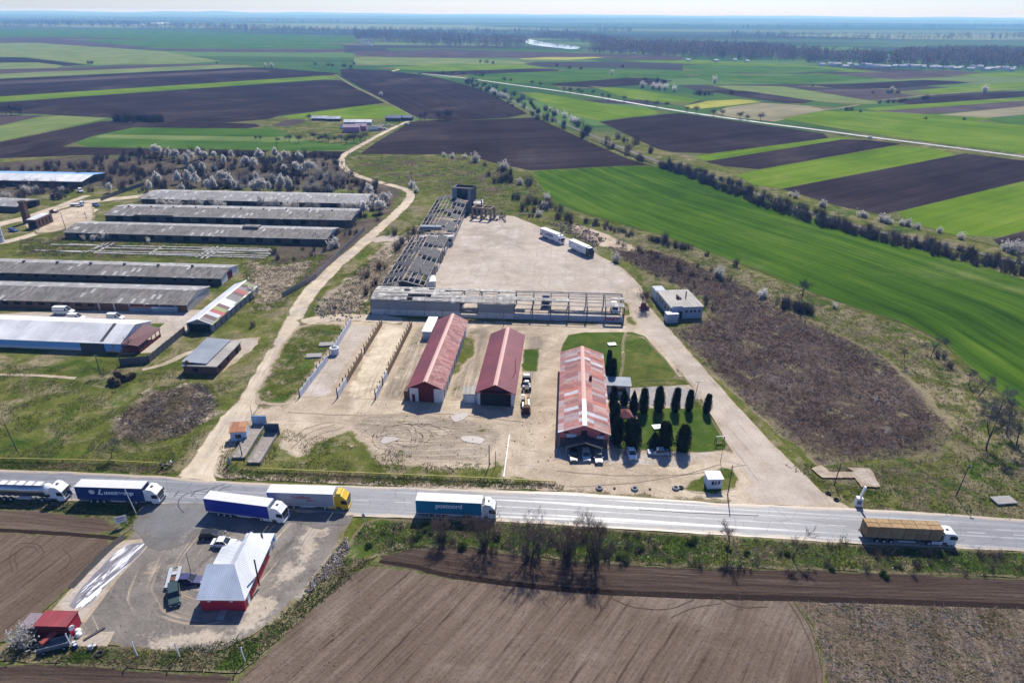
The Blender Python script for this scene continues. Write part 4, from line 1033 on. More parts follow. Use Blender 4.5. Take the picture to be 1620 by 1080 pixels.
# modern barn with blue cladding
a, b, c = G(-70, 546), G(195, 557), G(241, 522)
F = Frame(a, b); W = abs(F.loc(c).y)
F, r = gable('dairy_barn', a, b, W, 3.0, 2.3, 'modern barn with white sheet roof, bright blue wall and red porch', 'barn', W_WHITE, R_WHITE, over=0.7, end=0.3)
mb = MB(); mb.box(2, F.L - 12.5, -0.14, -0.02, 0.9, 2.7); mb.build('cladding', W_BLUE, r)
mb = MB(); mb.box(F.L - 5.2, F.L - 0.1, -0.14, -0.02, 0.4, 2.7); mb.box(F.L + 0.02, F.L + 0.14, 0.1, W * 0.4, 0.3, 2.7); mb.build('cladding', W_BLUE, r)
openings(r, 'door', OPENING, F.L, W, [('f', F.L - 11, F.L - 8.8, 0, 2.4)])
part_box(r, 'end_bay', W_DARK, F.L - 12.3, F.L - 5.4, -0.5, -0.02, 0.0, 2.5)
mb = MB(); b0 = mb.pts([(F.L - 6.4, -0.75, 2.92), (F.L - 5.4, -0.75, 2.92), (F.L - 5.4, W / 2, 5.55), (F.L - 6.4, W / 2, 5.55)]); mb.face([b0, b0 + 1, b0 + 2, b0 + 3]); mb.build('roof_joint', STEELD, r)
pr = MB()
for q in ((F.L + 0.4, F.L + 5.4, -0.6, W * 0.75),):
    e = [(q[0], q[2], 2.9), (q[1], q[2], 2.3), (q[1], q[3], 2.5), (q[0], q[3], 3.7)]
    bb = pr.pts(e + [(x, y, z + 0.15) for x, y, z in e])
    for k in ((0, 1, 2, 3), (4, 5, 6, 7), (0, 1, 5, 4), (1, 2, 6, 5), (2, 3, 7, 6), (3, 0, 4, 7)): pr.face([bb + j for j in k])
pr.build('porch_roof', flat('maroon_tin', (0.105, 0.035, 0.038), 0.6, 0.35, var=0.2), r)
mb = MB()
for y in np.linspace(-0.3, W * 0.7, 6): mb.box(F.L + 5.1, F.L + 5.3, y, y + 0.2, 0, 2.5)
mb.box(F.L + 0.3, F.L + 5.1, -0.35, -0.15, 0, 2.3); mb.box(F.L + 5.15, F.L + 5.25, -0.3, W * 0.7, 0.0, 1.0)
mb.build('porch_frame', W_DRED, r)
for u, v, k in ((F.L - 60, W * 0.9, 1.6),): part_box(r, 'roof_stack', WOODD, F.L - 48, F.L - 47.4, W * 0.62, W * 0.62 + 0.6, 4.2, 6.6)

# shed with many coloured stripes
a, b = G(337, 526), G(409, 463)
F = Frame(a, b); W = abs(F.loc(G(294, 527)).y)
F, r = gable('storage_shed', a, b, W, 2.8, 1.5, 'long shed with red, green and grey striped roof beside the concrete fence', 'shed', W_CBLK, R_STRIPE, R_WHITE, over=0.5, end=0.3, ridge=RIDGEW)
openings(r, 'door', OPENING, F.L, W, [('l', 0.6, W - 0.6, 0.05, 2.7)])
for u in np.arange(2, F.L - 1, 3.5): part_box(r, 'wall_post', STEELD, u, u + 0.25, -0.12, -0.02, 0, 2.6)

# brick outbuilding with the blue grey roof
a, b = G(344, 593), G(382, 553)
F = Frame(a, b); W = abs(F.loc(G(291, 592)).y); L = F.L
r = F.root('brick_outbuilding', 'low brick outbuilding with a sheet of grey blue roofing over a bare slab', 'outbuilding')
mb = MB(); mb.box(0, L, 0, W, 0, 2.5); mb.build('wall', W_BRICK, r)
part_box(r, 'roof_slab', R_CONC, -0.4, L + 0.4, -0.4, W + 0.4, 2.51, 2.72)
mb = MB()
e = [(0.6, W * 0.30, 2.95), (L + 0.3, W * 0.30, 2.95), (L + 0.3, W + 0.5, 3.35), (0.6, W + 0.5, 3.35)]
bb = mb.pts(e + [(x, y, z + 0.12) for x, y, z in e])
for k in ((0, 1, 2, 3), (4, 5, 6, 7), (0, 1, 5, 4), (1, 2, 6, 5), (2, 3, 7, 6), (3, 0, 4, 7)): mb.face([bb + j for j in k])
mb.build('roof_sheet', R_BLUEG, r)
openings(r, 'window', OPENING, L, W, [('l', W * 0.55, W * 0.72, 0.9, 1.9), ('f', 1.5, 2.6, 0.9, 1.9), ('f', 6.5, 7.6, 0.9, 1.9), ('f', L - 3.5, L - 2, 0.0, 2.0)])
part_box(r, 'chimney', W_BRICK, 0.1, 0.7, W - 1.4, W - 0.8, 2.7, 3.9)

# brick ruin and its chimney
a, b = G(61, 362), G(85, 351)
F = Frame(a, b); W = abs(F.loc(G(37, 366)).y); L = F.L
r = F.root('boiler_house', 'brick boiler house ruin with a pale flat roof and dark window slots', 'ruin')
mb = MB(); mb.box(0, L, 0, W, 0, 4.0); mb.build('wall', W_BRICK, r)
part_box(r, 'roof_slab', R_WHITE, -0.2, L * 0.95, 0.5, W + 0.1, 4.02, 4.3)
openings(r, 'window', OPENING, L, W, [('f', u, u + 1.0, 1.0, 3.4) for u in np.arange(1.2, L - 1, 2.6)] + [('l', W * 0.2, W * 0.8, 0.3, 3.2)])
c = G(44, 352)
ch = empty('brick_chimney', c, F.a, 'tall square brick chimney standing behind the boiler house ruin', 'chimney')
mb = MB(); mb.box(-1.3, 1.3, -1.3, 1.3, 0, 9.5, taper=0.25); mb.build('shaft', W_BRICK, ch)
part_box(ch, 'rim', W_BRICK, -1.25, 1.25, -1.25, 1.25, 9.5, 10.2)
part_box(ch, 'flue', OPENING, -0.7, 0.7, -0.7, 0.7, 10.2, 10.22)
# silo at the left edge
c = G(-1, 383)
sl = empty('feed_silo', c, 0, 'grey round silo tower cut by the left edge of the view', 'silo')
mb = MB(); mb.lathe([(2.0, 0), (2.0, 7.5), (1.2, 8.3), (0.3, 8.6)], 20); mb.build('tank', STEELG, sl)
mb = MB(); mb.lathe([(2.06, 2.4), (2.06, 2.55)], 20); mb.lathe([(2.06, 5.0), (2.06, 5.15)], 20); mb.build('band', STEELD, sl)

# open foundations
mb = MB()
r = empty('barn_foundation', G(240, 400), 0, 'long white concrete strips of a cleared barn foundation in weeds', 'foundation')
Ri = Matrix.Translation(-Vector(r.location))
mb.T = Ri
for p, q in (((80, 387), (428, 394)), ((70, 397), (428, 401)), ((160, 392), (430, 398)), ((55, 396), (130, 399)), ((150, 400), (420, 408)), ((240, 401), (425, 405)), ((110, 386), (200, 390)), ((320, 394), (430, 396)), ((322, 398), (432, 402)),
             ((135, 400), (165, 385)), ((148, 401), (180, 385)), ((233, 403), (260, 389)), ((318, 409), (345, 390)), ((326, 409), (355, 391)), ((310, 407), (338, 391)), ((140, 397), (172, 385))):
    mb.bar(G(*p, 0.15), G(*q, 0.15), 0.65, 0.3)
mb.build('footing', flat('bleached_concrete', (0.50, 0.48, 0.44), 0.9, 0.2, var=0.3, scale=0.3), r)
mb = MB()
for p, q in (((430, 404), (560, 362)),): pass

# compound wall of concrete panels
def panel_fence(name, pts, hgt, mat, label, cat, step=3.0, post=0.18, post_h=0.15, postmat=None, th=0.08, z0=0.0, gap=0.0):
    P = [G(*p) for p in pts]
    r = empty(name, P[0], 0, label, cat)
    T = Matrix.Translation(-P[0])
    for a, b in zip(P, P[1:]):
        n = max(1, round((b - a).length / step))
        mb = MB(); mb.T = T
        for k in range(n):
            u, v = a.lerp(b, (k + 0.03) / n), a.lerp(b, (k + 0.97) / n)
            hh = hgt * (1 + random.Random(k + len(pts)).uniform(-0.03, 0.03))
            d = (v - u).normalized(); nn = Vector((-d.y, d.x, 0)) * th / 2
            q = [u - nn, v - nn, v + nn, u + nn]
            bb = mb.pts([(p.x, p.y, z0) for p in q] + [(p.x, p.y, hh) for p in q])
            for kk in ((0, 1, 2, 3), (4, 5, 6, 7), (0, 1, 5, 4), (1, 2, 6, 5), (2, 3, 7, 6), (3, 0, 4, 7)): mb.face([bb + j for j in kk])
        mb.build('panel', mat, r)
        for k in range(n + 1):
            c = a.lerp(b, k / n)
            mp = MB(); mp.T = T; mp.box(c.x - post / 2, c.x + post / 2, c.y - post / 2, c.y + post / 2, 0, hgt + post_h)
            mp.build('post', postmat or mat, r)
    return r
panel_fence('compound_wall', [(191, 578), (236, 574), (293, 527)], 2.2, flat('dark_fence_concrete', (0.12, 0.12, 0.115), 0.9, 0.2, var=0.3), 'dark concrete panel wall around a grass corner of the farm yard', 'wall', 2.4)
panel_fence('boundary_fence', [(447, 471), (500, 441), (540, 400), (577, 365)], 2.0, flat('grey_fence_panel', (0.24, 0.225, 0.21), 0.9, 0.2, var=0.3), 'long low grey panel fence along the dirt road by the barns', 'fence', 3.2)
panel_fence('boundary_fence', [(160, 318), (195, 305), (228, 294)], 2.0, MATS['dark_fence_concrete'], 'dark fence running past the bushes to the far barn', 'fence', 3.2)

# ------------------------------------------------------------------ the two red halls
def hall(pts, h, label, roof, roof2, name, rh):
    fl, fr, br = [G(*p, h) for p in pts]
    F = Frame(fr, br); W = abs(F.loc(fl).y)
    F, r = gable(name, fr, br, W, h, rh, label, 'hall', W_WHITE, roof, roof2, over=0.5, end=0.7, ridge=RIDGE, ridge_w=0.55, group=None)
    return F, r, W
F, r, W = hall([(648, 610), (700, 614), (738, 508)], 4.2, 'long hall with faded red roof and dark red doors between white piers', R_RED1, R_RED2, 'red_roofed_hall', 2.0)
mb = MB(); mb.box(-0.12, -0.02, W * 0.27, W * 0.73, 0.02, 3.9); mb.build('door', W_DRED, r)
part_box(r, 'door', W_DRED, -0.14, -0.02, W * 0.84, W * 0.93, 0.02, 2.1)
mb = MB(); bb = mb.pts([(-0.1, 0.1, 4.15), (-0.1, W - 0.1, 4.15), (-0.1, W / 2, 6.1)]); mb.face([bb, bb + 1, bb + 2]); mb.box(-0.1, -0.03, 0.1, W - 0.1, 3.92, 4.2); mb.build('gable_boarding', W_DRED, r)
openings(r, 'window', OPENING, F.L, W, [('f', u, u + 0.5, 0.3, 3.9) for u in np.arange(2.0, F.L - 2, 4.0)])
part_box(r, 'lean_to', W_BRICK, 0.3, 3.2, W + 0.02, W + 1.6, 0, 2.6)
F2, r2, W2 = hall([(755, 618), (813, 621), (828, 531)], 4.0, 'long hall with burgundy roof and a wide open dark front', R_RED2, None, 'red_roofed_hall', 2.2)
part_box(r2, 'opening', OPENING, -0.1, 0.05, W2 * 0.08, W2 * 0.92, 0.02, 4.1)
mb = MB(); bb = mb.pts([(-0.06, 0.1, 4.1), (-0.06, W2 - 0.1, 4.1), (-0.06, W2 / 2, 6.1)]); mb.face([bb, bb + 1, bb + 2]); mb.build('gable_boarding', W_DRED, r2)
part_box(r2, 'awning', W_DRED, -1.3, -0.15, W2 * 0.04, W2 * 0.96, 4.15, 4.27)

# white tank van body beside the first hall and small shed left of the second
def small_hut(name, px, w, d, h, rz, label, cat, wall, roof, door=True, rh=0.25, win=None):
    c = G(*px)
    r = empty(name, c, rz, label, cat)
    part_box(r, 'wall', wall, -w / 2, w / 2, -d / 2, d / 2, 0, h)
    mb = MB()
    e = [(-w / 2 - .2, -d / 2 - .25, h + .02), (w / 2 + .2, -d / 2 - .25, h + .02), (w / 2 + .2, d / 2 + .2, h + rh), (-w / 2 - .2, d / 2 + .2, h + rh)]
    bb = mb.pts(e + [(x, y, z + .1) for x, y, z in e])
    for k in ((0, 1, 2, 3), (4, 5, 6, 7), (0, 1, 5, 4), (1, 2, 6, 5), (2, 3, 7, 6), (3, 0, 4, 7)): mb.face([bb + j for j in k])
    mb.build('roof', roof, r)
    if door: part_box(r, 'door', GLASS if door == 'glass' else STEELD, -w * 0.42, -w * 0.15, -d / 2 - 0.05, -d / 2 + 0.02, 0.05, h * 0.85)
    if win:
        for (u0, u1, z0, z1) in win: part_box(r, 'window', GLASS, u0 * w, u1 * w, -d / 2 - 0.05, -d / 2 + 0.02, z0 * h, z1 * h)
    return r
r = small_hut('tool_shed', (745, 632), 3.6, 3.4, 2.6, 0, 'small pale shed with a white door panel between the two red halls', 'shed', W_PLAST, R_CONC, door=False)
part_box(r, 'door', W_WHITE, -1.0, 0.9, -1.8, -1.68, 0.1, 2.3)
r = small_hut('white_container', (681, 525), 2.6, 11, 2.6, F.a - PI / 2, 'long white box container behind the left side of the faded hall', 'container', W_WHITE, R_WHITE, door=False, rh=0.05)
part_box(r, 'door', W_PLAST, -1.1, 1.1, -5.56, -5.48, 0.1, 2.4)
r = small_hut('white_container', (682, 453), 3.2, 6, 3.0, R(10), 'white box container against the roofless wing at the yard corner', 'container', W_WHITE, R_WHITE, door=False, rh=0.05)
part_box(r, 'door', W_PLAST, -1.1, 1.1, -3.06, -2.98, 0.1, 2.6)

# ------------------------------------------------------------------ restaurant
h = 4.2
fl, fr, br = G(886, 683, h), G(963, 685, h), G(952, 561, h)
F = Frame(fr, br); W = abs(F.loc(fl).y); L = F.L; rh = 2.0
F, r = gable('restaurant', fr, br, W, h, rh, 'long roadside restaurant with patchwork red tin roof and pink front', 'restaurant', W_PINK, R_PATCH, over=0.5, end=0.7, ridge=RIDGE, ridge_w=0.5)
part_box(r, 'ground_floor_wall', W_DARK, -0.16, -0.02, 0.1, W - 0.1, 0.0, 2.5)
part_box(r, 'balcony_door', OPENING, -0.1, -0.02, W * 0.44, W * 0.56, 2.6, 4.6)
part_box(r, 'name_board', flat('pale_blue_board', (0.52, 0.62, 0.72), 0.6, 0.3, var=0.2, scale=3), -0.2, -0.05, W * 0.66, W * 0.86, 2.75, 3.6)
part_box(r, 'name_board', MATS['pale_blue_board'], -0.2, -0.05, W * 0.10, W * 0.24, 2.75, 3.4)
openings(r, 'window', GLASS, L, W, [('l', W * 0.82, W * 0.92, 3.65, 4.1), ('l', W * 0.08, W * 0.18, 3.6, 4.1)])
openings(r, 'window', GLASS, L, W, [('f', u, u + 1.4, 1.0, 2.2) for u in np.arange(3, L - 2, 5.0)])
part_box(r, 'ridge_patch', RIDGEW, -0.72, L * 0.28, W / 2 - 0.5, W / 2 + 0.5, h + rh - 0.05, h + rh + 0.24)
part_box(r, 'chimney', W_DRED, L * 0.55, L * 0.55 + 0.7, W * 0.30, W * 0.30 + 0.7, h + 1.0, h + 2.6)
# porch with a dark gabled roof
mb = MB()
for sg in (0, 1):
    y0 = W * 0.12 if sg == 0 else W * 0.88
    e = [(-3.4, y0, 2.1), (-0.2, y0, 2.1), (-0.2, W / 2, 3.5), (-3.4, W / 2, 3.5)]
    bb = mb.pts(e + [(x, y, z + 0.14) for x, y, z in e])
    for k in ((0, 1, 2, 3), (4, 5, 6, 7), (0, 1, 5, 4), (3, 0, 4, 7), (1, 2, 6, 5)): mb.face([bb + j for j in k])
mb.build('porch_roof', R_DARKT, r)
mb = MB()
for y in (W * 0.14, W * 0.86): mb.bar((-3.2, y, 2.05), (-3.2, W / 2, 3.42), 0.16); mb.box(-3.3, -3.1, y - 0.1, y + 0.1, 0, 2.1)
mb.build('porch_frame', W_CBLK, r)
part_box(r, 'terrace', W_CBLK, -5.2, -0.2, -0.3, W + 0.3, 0.0, 0.12)
part_box(r, 'terrace_wall', W_DARK, -0.6, -0.2, W + 0.5, W + 0.9, 0, 2.2)
c = G(976, 618)
r = empty('annex', c, F.a, 'small white annex with a flat grey roof behind the restaurant', 'annex')
part_box(r, 'wall', W_WHITE, -2.2, 2.2, -3.2, 2.8, 0, 2.7); part_box(r, 'roof', R_BLUEG, -2.5, 2.5, -3.5, 3.1, 2.72, 2.9)
part_box(r, 'window', GLASS, -2.26, -2.18, -1.8, 0.2, 1.0, 2.2)
# gazebo
c = G(986, 667)
r = empty('gazebo', c, 0.1, 'open wooden gazebo with a dark red pyramid roof among the cypresses', 'gazebo')
mb = MB(); e = 2.0; mb.pts([(-e, -e, 2.2), (e, -e, 2.2), (e, e, 2.2), (-e, e, 2.2), (0, 0, 3.7)])
for k in ((0, 1, 4), (1, 2, 4), (2, 3, 4), (3, 0, 4), (3, 2, 1, 0)): mb.face(k)
mb.build('roof', flat('maroon_shingle', (0.20, 0.065, 0.06), 0.7, 0.3, var=0.25), r)
for sx in (-1.6, 1.6):
    for sy in (-1.6, 1.6): part_box(r, 'post', WOODD, sx - .08, sx + .08, sy - .08, sy + .08, 0, 2.25)
mb = MB(); mb.box(-1.7, 1.7, 1.55, 1.65, 0.1, 0.9); mb.box(-1.7, -1.6, -1.5, 1.5, 0.1, 0.9); mb.box(1.6, 1.7, -1.5, 1.5, 0.1, 0.9); mb.build('railing', WOODD, r)
sheet('paved_patch', [(998, 660), (1008, 658), (1009, 670), (998, 671)], 0.36, flat('pink_paving', (0.27, 0.16, 0.14), 0.9, 0.2), s=1, jit=0.05)
# ------------------------------------------------------------------ roofless halls round the concrete yard
R_ASBB = roof_mat('crumbling_roof_sheet', [(0.34, 0.32, 0.285), (0.30, 0.285, 0.255), (0.38, 0.355, 0.31)], (1.1, 1.8), 0.35, 0.9, (0.15, 0.14, 0.125), (0.50, 0.66), pale=(0.5, 0.48, 0.44), pale_r=(0.9, 0.91))
FRAMEC = flat('weathered_frame', (0.40, 0.37, 0.33), 0.9, 0.2, var=0.35)
FRAMED = flat('dark_frame', (0.11, 0.10, 0.095), 0.8, 0.3, var=0.3)

def ruin(F, r, L, W, h, rise, nb, nr, pick, arch=False, frame=FRAMEC, sides='fb', purl=5, seed=1, colmat=None, drop=0.02):
    rg = random.Random(seed)
    def prof(v):
        y = v * W
        return (y, h + (rise * (1 - (2 * v - 1) ** 2) if arch else rise * (1 - abs(2 * v - 1))))
    for k in range(nb + 1):
        u = k / nb * L
        mb = MB(); vs_ = [i / 6 for i in range(7)]
        for a, b in zip(vs_, vs_[1:]):
            (y0, z0), (y1, z1) = prof(a), prof(b)
            mb.bar((u, y0, z0), (u, y1, z1), 0.28, 0.35)
        mb.build('rafter', frame, r)
        for sd_ in sides:
            y = 0.15 if sd_ == 'f' else W - 0.15
            part_box(r, 'column', colmat or frame, u - 0.2, u + 0.2, y - 0.2, y + 0.2, 0, h)
    for j in range(purl + 1):
        y, z = prof(j / purl)
        mb = MB(); mb.bar((0, y, z + 0.25), (L, y, z + 0.25), 0.18, 0.2); mb.build('purlin', FRAMEC, r)
    per = 3
    for k in range(nb):
        for j in range(nr):
            m = pick(k, j, rg)
            if m is None: continue
            mb = MB()
            # a torn panel: some of its sheets are gone or have slid
            for q in range(per):
                if rg.random() < drop: continue
                u0 = (k + q / per) / nb * L; u1 = (k + (q + 1) / per) / nb * L
                v0 = j / nr + rg.uniform(-0.01, 0.03); v1 = (j + 1) / nr - rg.uniform(-0.01, 0.04)
                (y0, z0), (y1, z1) = prof(max(0, v0)), prof(min(1, v1))
                dz = 0.38 + rg.uniform(0, 0.06) + 0.02 * (q % 2)
                e = [(u0, y0, z0 + dz), (u1, y0, z0 + dz), (u1, y1, z1 + dz), (u0, y1, z1 + dz)]
                bb = mb.pts(e + [(x, y, z + 0.06) for x, y, z in e])
                for kk in ((3, 2, 1, 0), (4, 5, 6, 7), (0, 1, 5, 4), (1, 2, 6, 5), (2, 3, 7, 6), (3, 0, 4, 7)): mb.face([bb + i for i in kk])
            if mb.f: mb.build('roof_sheet', m, r)

# long hall in front of the yard
a, b = G(588, 497), G(986, 510)
F = Frame(a, b); L, W, h = F.L, 12.0, 4.9
r = F.root('ruined_hall', 'long ruined hall with grey cladding, open rafters and a white base wall with red graffiti', 'ruin')
def pick(k, j, rg):
    n = 14
    if k < 5: return R_ASBB if (k, j) not in ((2, 1), (4, 3)) else None
    if k < 6: return (R_ASBB if (j > 3 or k == 5 and j in (0, 1)) and rg.random() < 0.85 else None)
    if k < 8: return R_ASBB if (j != 3 and rg.random() < 0.8) else None
    if k < 10: return R_ASBB if (j > 4 and rg.random() < 0.6) or (k == 8 and j == 1) or (k == 9 and j == 1) else None
    return R_ASB if j >= 5 else (R_ASBB if rg.random() < 0.07 else None)
ruin(F, r, L, W, h, 0.95, 14, 6, pick, arch=True, frame=FRAMED, sides='fb', purl=6, seed=3, drop=0.04)
for k in range(14):
    u0, u1 = k / 14 * L + 0.08, (k + 1) / 14 * L - 0.08
    part_box(r, 'base_wall', W_PLAST if k < 8 else W_LBLUE, u0, u1, -0.25, -0.02, 0, 2.0 if k != 5 else 1.1)
    if k < 8 and k != 5: part_box(r, 'cladding', W_CLAD, u0 - 0.05, u1 + 0.05, -0.3, -0.1, 2.03, 4.95)
for z in (2.5, 3.6):
    mb = MB(); mb.bar((L * 0.58, 0.0, z), (L, 0.0, z), 0.12, 0.14); mb.build('rail', FRAMED, r)
part_box(r, 'end_wall', W_LBLUE, L - 0.02, L + 0.2, 0.1, W * 0.4, 0, 2.0)
part_box(r, 'end_wall', W_CLAD, -0.2, 0.02, 0.1, W, 0, 4.9)
part_box(r, 'back_wall', W_PLAST, L * 0.02, L * 0.3, W - 0.1, W + 0.1, 0, 4.6)
sheet('concrete_floor', [(590, 496), (984, 508), (984, 480), (690, 455), (660, 455)], 0.35, M_CONC, s=3, jit=0.05)
def lettering(txt, size, mat, parent, loc, rot, name='lettering', ext=0.01, sx=1.0, align='CENTER', shear=0.0):
    cu = bpy.data.curves.new(name, 'FONT')
    cu.body = txt; cu.size = size; cu.extrude = ext; cu.align_x = align; cu.align_y = 'CENTER'; cu.shear = shear
    cu.fill_mode = 'FRONT'; cu.offset = 0.03 * size
    o = bpy.data.objects.new(name, cu)
    COL.objects.link(o)
    me = bpy.data.meshes.new_from_object(o)
    bpy.data.objects.remove(o)
    me.materials.clear(); me.materials.append(mat)
    o = bpy.data.objects.new(name, me)
    COL.objects.link(o)
    o.parent = parent; o.location = loc; o.rotation_euler = rot; o.scale = (sx, 1, 1)
    return o
GRAF = flat('red_spray_paint', (0.40, 0.03, 0.06), 0.7, 0.2)
lettering('PART', 1.5, GRAF, r, (L * 0.955, -0.28, 1.1), (PI / 2, 0, 0), 'graffiti', sx=1.3)

# the wing at the yard's left side, two skeleton roofs
def dpick(keep, dark):
    def pick(k, j, rg):
        side = j >= 2      # x runs away, y to the left: j >= 2 is the left slope
        if (k, j) in keep: return R_DARKT if dark else R_ASBB
        return R_DARKT if rg.random() < 0.05 else None
    return pick
h = 4.6
fr, br = G(671, 453, h), G(709, 376, h)
F = Frame(fr, br); W = abs(F.loc(G(598, 460, h)).y) ; L = F.L; W = min(W, 17)
r = F.root('ruined_wing', 'roofless wing with black tar sheets and bare rafters, nearer of the two beside the yard', 'ruin')
keep = {(k, j) for k in (2, 3, 4, 6, 7, 9, 10) for j in (0, 1)} | {(3, 2), (4, 2), (4, 3), (1, 3), (7, 2), (6, 3)}
ruin(F, r, L, W, h, 1.9, 12, 4, dpick(keep, True), frame=FRAMEC, purl=8, seed=5)
mb = MB(); mb.bar((0.3, W / 2, h + 2.2), (L * 0.95, W / 2, h + 2.2), 0.7, 0.12); mb.build('ridge_board', flat('rusty_ridge', (0.30, 0.22, 0.16), 0.9, 0.2, var=0.4), r)
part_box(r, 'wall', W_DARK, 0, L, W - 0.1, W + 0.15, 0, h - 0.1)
for k in range(0, 12, 2): part_box(r, 'wall', W_PLAST if k % 4 else W_DARK, k / 12 * L + 0.3, (k + 1) / 12 * L - 0.3, -0.1, 0.1, 0, 1.6 + (k % 3))
part_box(r, 'inner_slab', FRAMED, 0.5, L - 0.5, W * 0.3, W * 0.95, 0.0, 0.4)
fr2, br2 = G(717, 367, h), G(741, 314, h)
F = Frame(fr2, br2); W2 = abs(F.loc(G(664, 360, h)).y); L = F.L; W2 = min(W2, 17)
r = F.root('ruined_wing', 'roofless wing of pale bare rafters in front of the burnt out tower block', 'ruin')
keep = {(0, 0), (0, 1), (0, 2), (1, 0), (1, 1), (4, 1), (7, 0), (7, 1), (8, 0), (8, 1), (8, 2), (8, 3)}
ruin(F, r, L, W2, h, 1.6, 9, 4, dpick(keep, True), frame=FRAMEC, purl=8, seed=8)
part_box(r, 'wall', W_DARK, 0, L, W2 - 0.1, W2 + 0.15, 0, h - 0.1)
part_box(r, 'wall', W_CLAD, L * 0.02, L * 0.98, -0.1, 0.1, 0, 1.5)
part_box(r, 'roof_tank', flat('slate_blue_tank', (0.16, 0.19, 0.23), 0.6, 0.4), 0.4, 3.0, W2 * 0.35, W2 * 0.92, h + 0.4, h + 2.0)
# low white link building between the wings
c0, c1 = G(664, 388), G(717, 388)
F = Frame(c0, c1)
r = F.root('link_building', 'low white building with small dark windows linking the two roofless wings', 'building')
part_box(r, 'wall', W_PLAST, 0, F.L, 0, 4.5, 0, 3.6)
part_box(r, 'roof', R_ASBB, -0.2, F.L + 0.2, -0.3, 4.7, 3.62, 3.8)
for u in np.arange(F.L * 0.5, F.L - 1.5, 2.6): part_box(r, 'window', OPENING, u, u + 1.3, -0.06, 0.02, 1.6, 2.7)

# tower block
a, b = G(716, 334), G(747, 336)
F = Frame(a, b); L = F.L; W = 8.5; H = 11.5
r = F.root('ruined_tower', 'burnt out tower block with an open top floor and dark walls', 'ruin')
part_box(r, 'wall', W_DARK, 0, L, W - 0.3, W, 0, H)
part_box(r, 'wall', W_CLAD, 0, 0.3, 0.0, W - 0.3, 0, H)
part_box(r, 'wall', W_DARK, L - 0.3, L, 0.0, W - 0.3, 0, H)
part_box(r, 'wall', MATS['slate_blue_tank'], 0.3, L - 0.3, 0.0, 0.3, 0, 4.6)
part_box(r, 'wall', MATS['slate_blue_tank'], 0.3, L * 0.24, 0.0, 0.3, 4.6, H)
part_box(r, 'wall', MATS['slate_blue_tank'], L * 0.80, L - 0.3, 0.0, 0.3, 4.6, H)
part_box(r, 'floor_slab', flat('broken_pink_slab', (0.30, 0.22, 0.19), 0.9, 0.2, var=0.3), L * 0.24, L * 0.80, -0.3, W - 0.4, 4.7, 5.3)
part_box(r, 'lintel', W_CBLK, -0.15, L + 0.15, -0.15, 0.45, H, H + 0.5)
part_box(r, 'window', flat('hazy_opening', (0.12, 0.15, 0.19), 0.9, 0.1), L * 0.28, L * 0.42, W - 0.36, W - 0.28, 6.5, 10)
a, b = G(748, 338), G(764, 338)
F = Frame(a, b)
r = F.root('ruined_annex', 'small roofless white annex beside the tower block', 'ruin')
L = F.L
part_box(r, 'wall', W_DARK, 0, L, 0, 0.3, 0, 4.0); part_box(r, 'wall', W_WHITE, L - 0.3, L, 0.3, 8, 0, 5.2); part_box(r, 'wall', W_PLAST, 0, L - 0.3, 7.7, 8, 0, 5.0)
part_box(r, 'roof_slab', R_ASBB, 0.3, L * 0.8, 1.5, 7.6, 4.3, 4.6)
c = G(765, 345)
r = empty('concrete_hopper', c, -0.35, 'small brown concrete structure on six columns with two holes in its top', 'structure')
BRN = flat('brown_concrete', (0.22, 0.165, 0.12), 0.9, 0.2, var=0.3)
mb = MB()
for x0, x1, y0, y1 in ((-5, 5, -3, -2.2), (-5, 5, 2.2, 3), (-5, -4.2, -2.2, 2.2), (4.2, 5, -2.2, 2.2), (-0.4, 0.4, -2.2, 2.2)): mb.box(x0, x1, y0, y1, 5.0, 5.7)
mb.build('top', BRN, r)
for x in (-4.6, 0, 4.6):
    for y in (-2.6, 2.6): part_box(r, 'column', BRN, x - .4, x + .4, y - .4, y + .4, 0, 5.0)

# flat white block beside the scrub
a, b = G(1060, 505), G(1110, 503)
F = Frame(a, b); L = F.L; hh = 3.9
W = 15.0
r = F.root('flat_roofed_block', 'pale blue flat roofed block with roof rubble beside the concrete road', 'building')
part_box(r, 'wall', W_LBLUE, 0, L, 0, W, 0, hh)
part_box(r, 'roof', R_CONC, -0.25, L + 0.25, -0.25, W + 0.25, hh + 0.01, hh + 0.3)
part_box(r, 'parapet', W_LBLUE, 0.2, L * 0.34, -0.5, -0.28, hh - 0.9, hh + 0.75)
part_box(r, 'door', OPENING, L * 0.28, L * 0.36, -0.06, 0.02, 0.1, 2.6)
for u in (0.10, 0.16, 0.22): part_box(r, 'window', GLASS, L * u, L * u + 0.5, -0.06, 0.02, 1.5, 2.9)
for u in (0.46, 0.6, 0.72, 0.86): part_box(r, 'window', GLASS, L * u, L * u + 0.8, -0.06, 0.02, 2.2, 2.9)
for v in (2, 5, 8, 11): part_box(r, 'window', GLASS, -0.06, 0.02, v, v + 1.4, 1.4, 3.0)
part_box(r, 'porch', W_LBLUE, -2.2, 1.6, -3.0, -0.3, 0, 2.9)
part_box(r, 'porch_roof', W_WHITE, -2.3, 1.7, -3.1, -0.5, 2.92, 3.1)
mb = MB(); mb.tube((L * 0.72, W * 0.55, hh + 0.3), (L * 0.72, W * 0.55, hh + 2.4), 0.22); mb.build('chimney_pipe', STEELD, r)
mb = MB(); mb.box(L * 0.38, L * 0.52, W * 0.42, W * 0.52, hh + 0.3, hh + 0.7); mb.box(L * 0.40, L * 0.45, W * 0.44, W * 0.56, hh + 0.7, hh + 1.3); mb.build('roof_rubble', W_DARK, r)
part_box(r, 'rear_wing', W_PLAST, -0.1, L * 0.33, W + 0.3, W + 6, 0, 3.6)

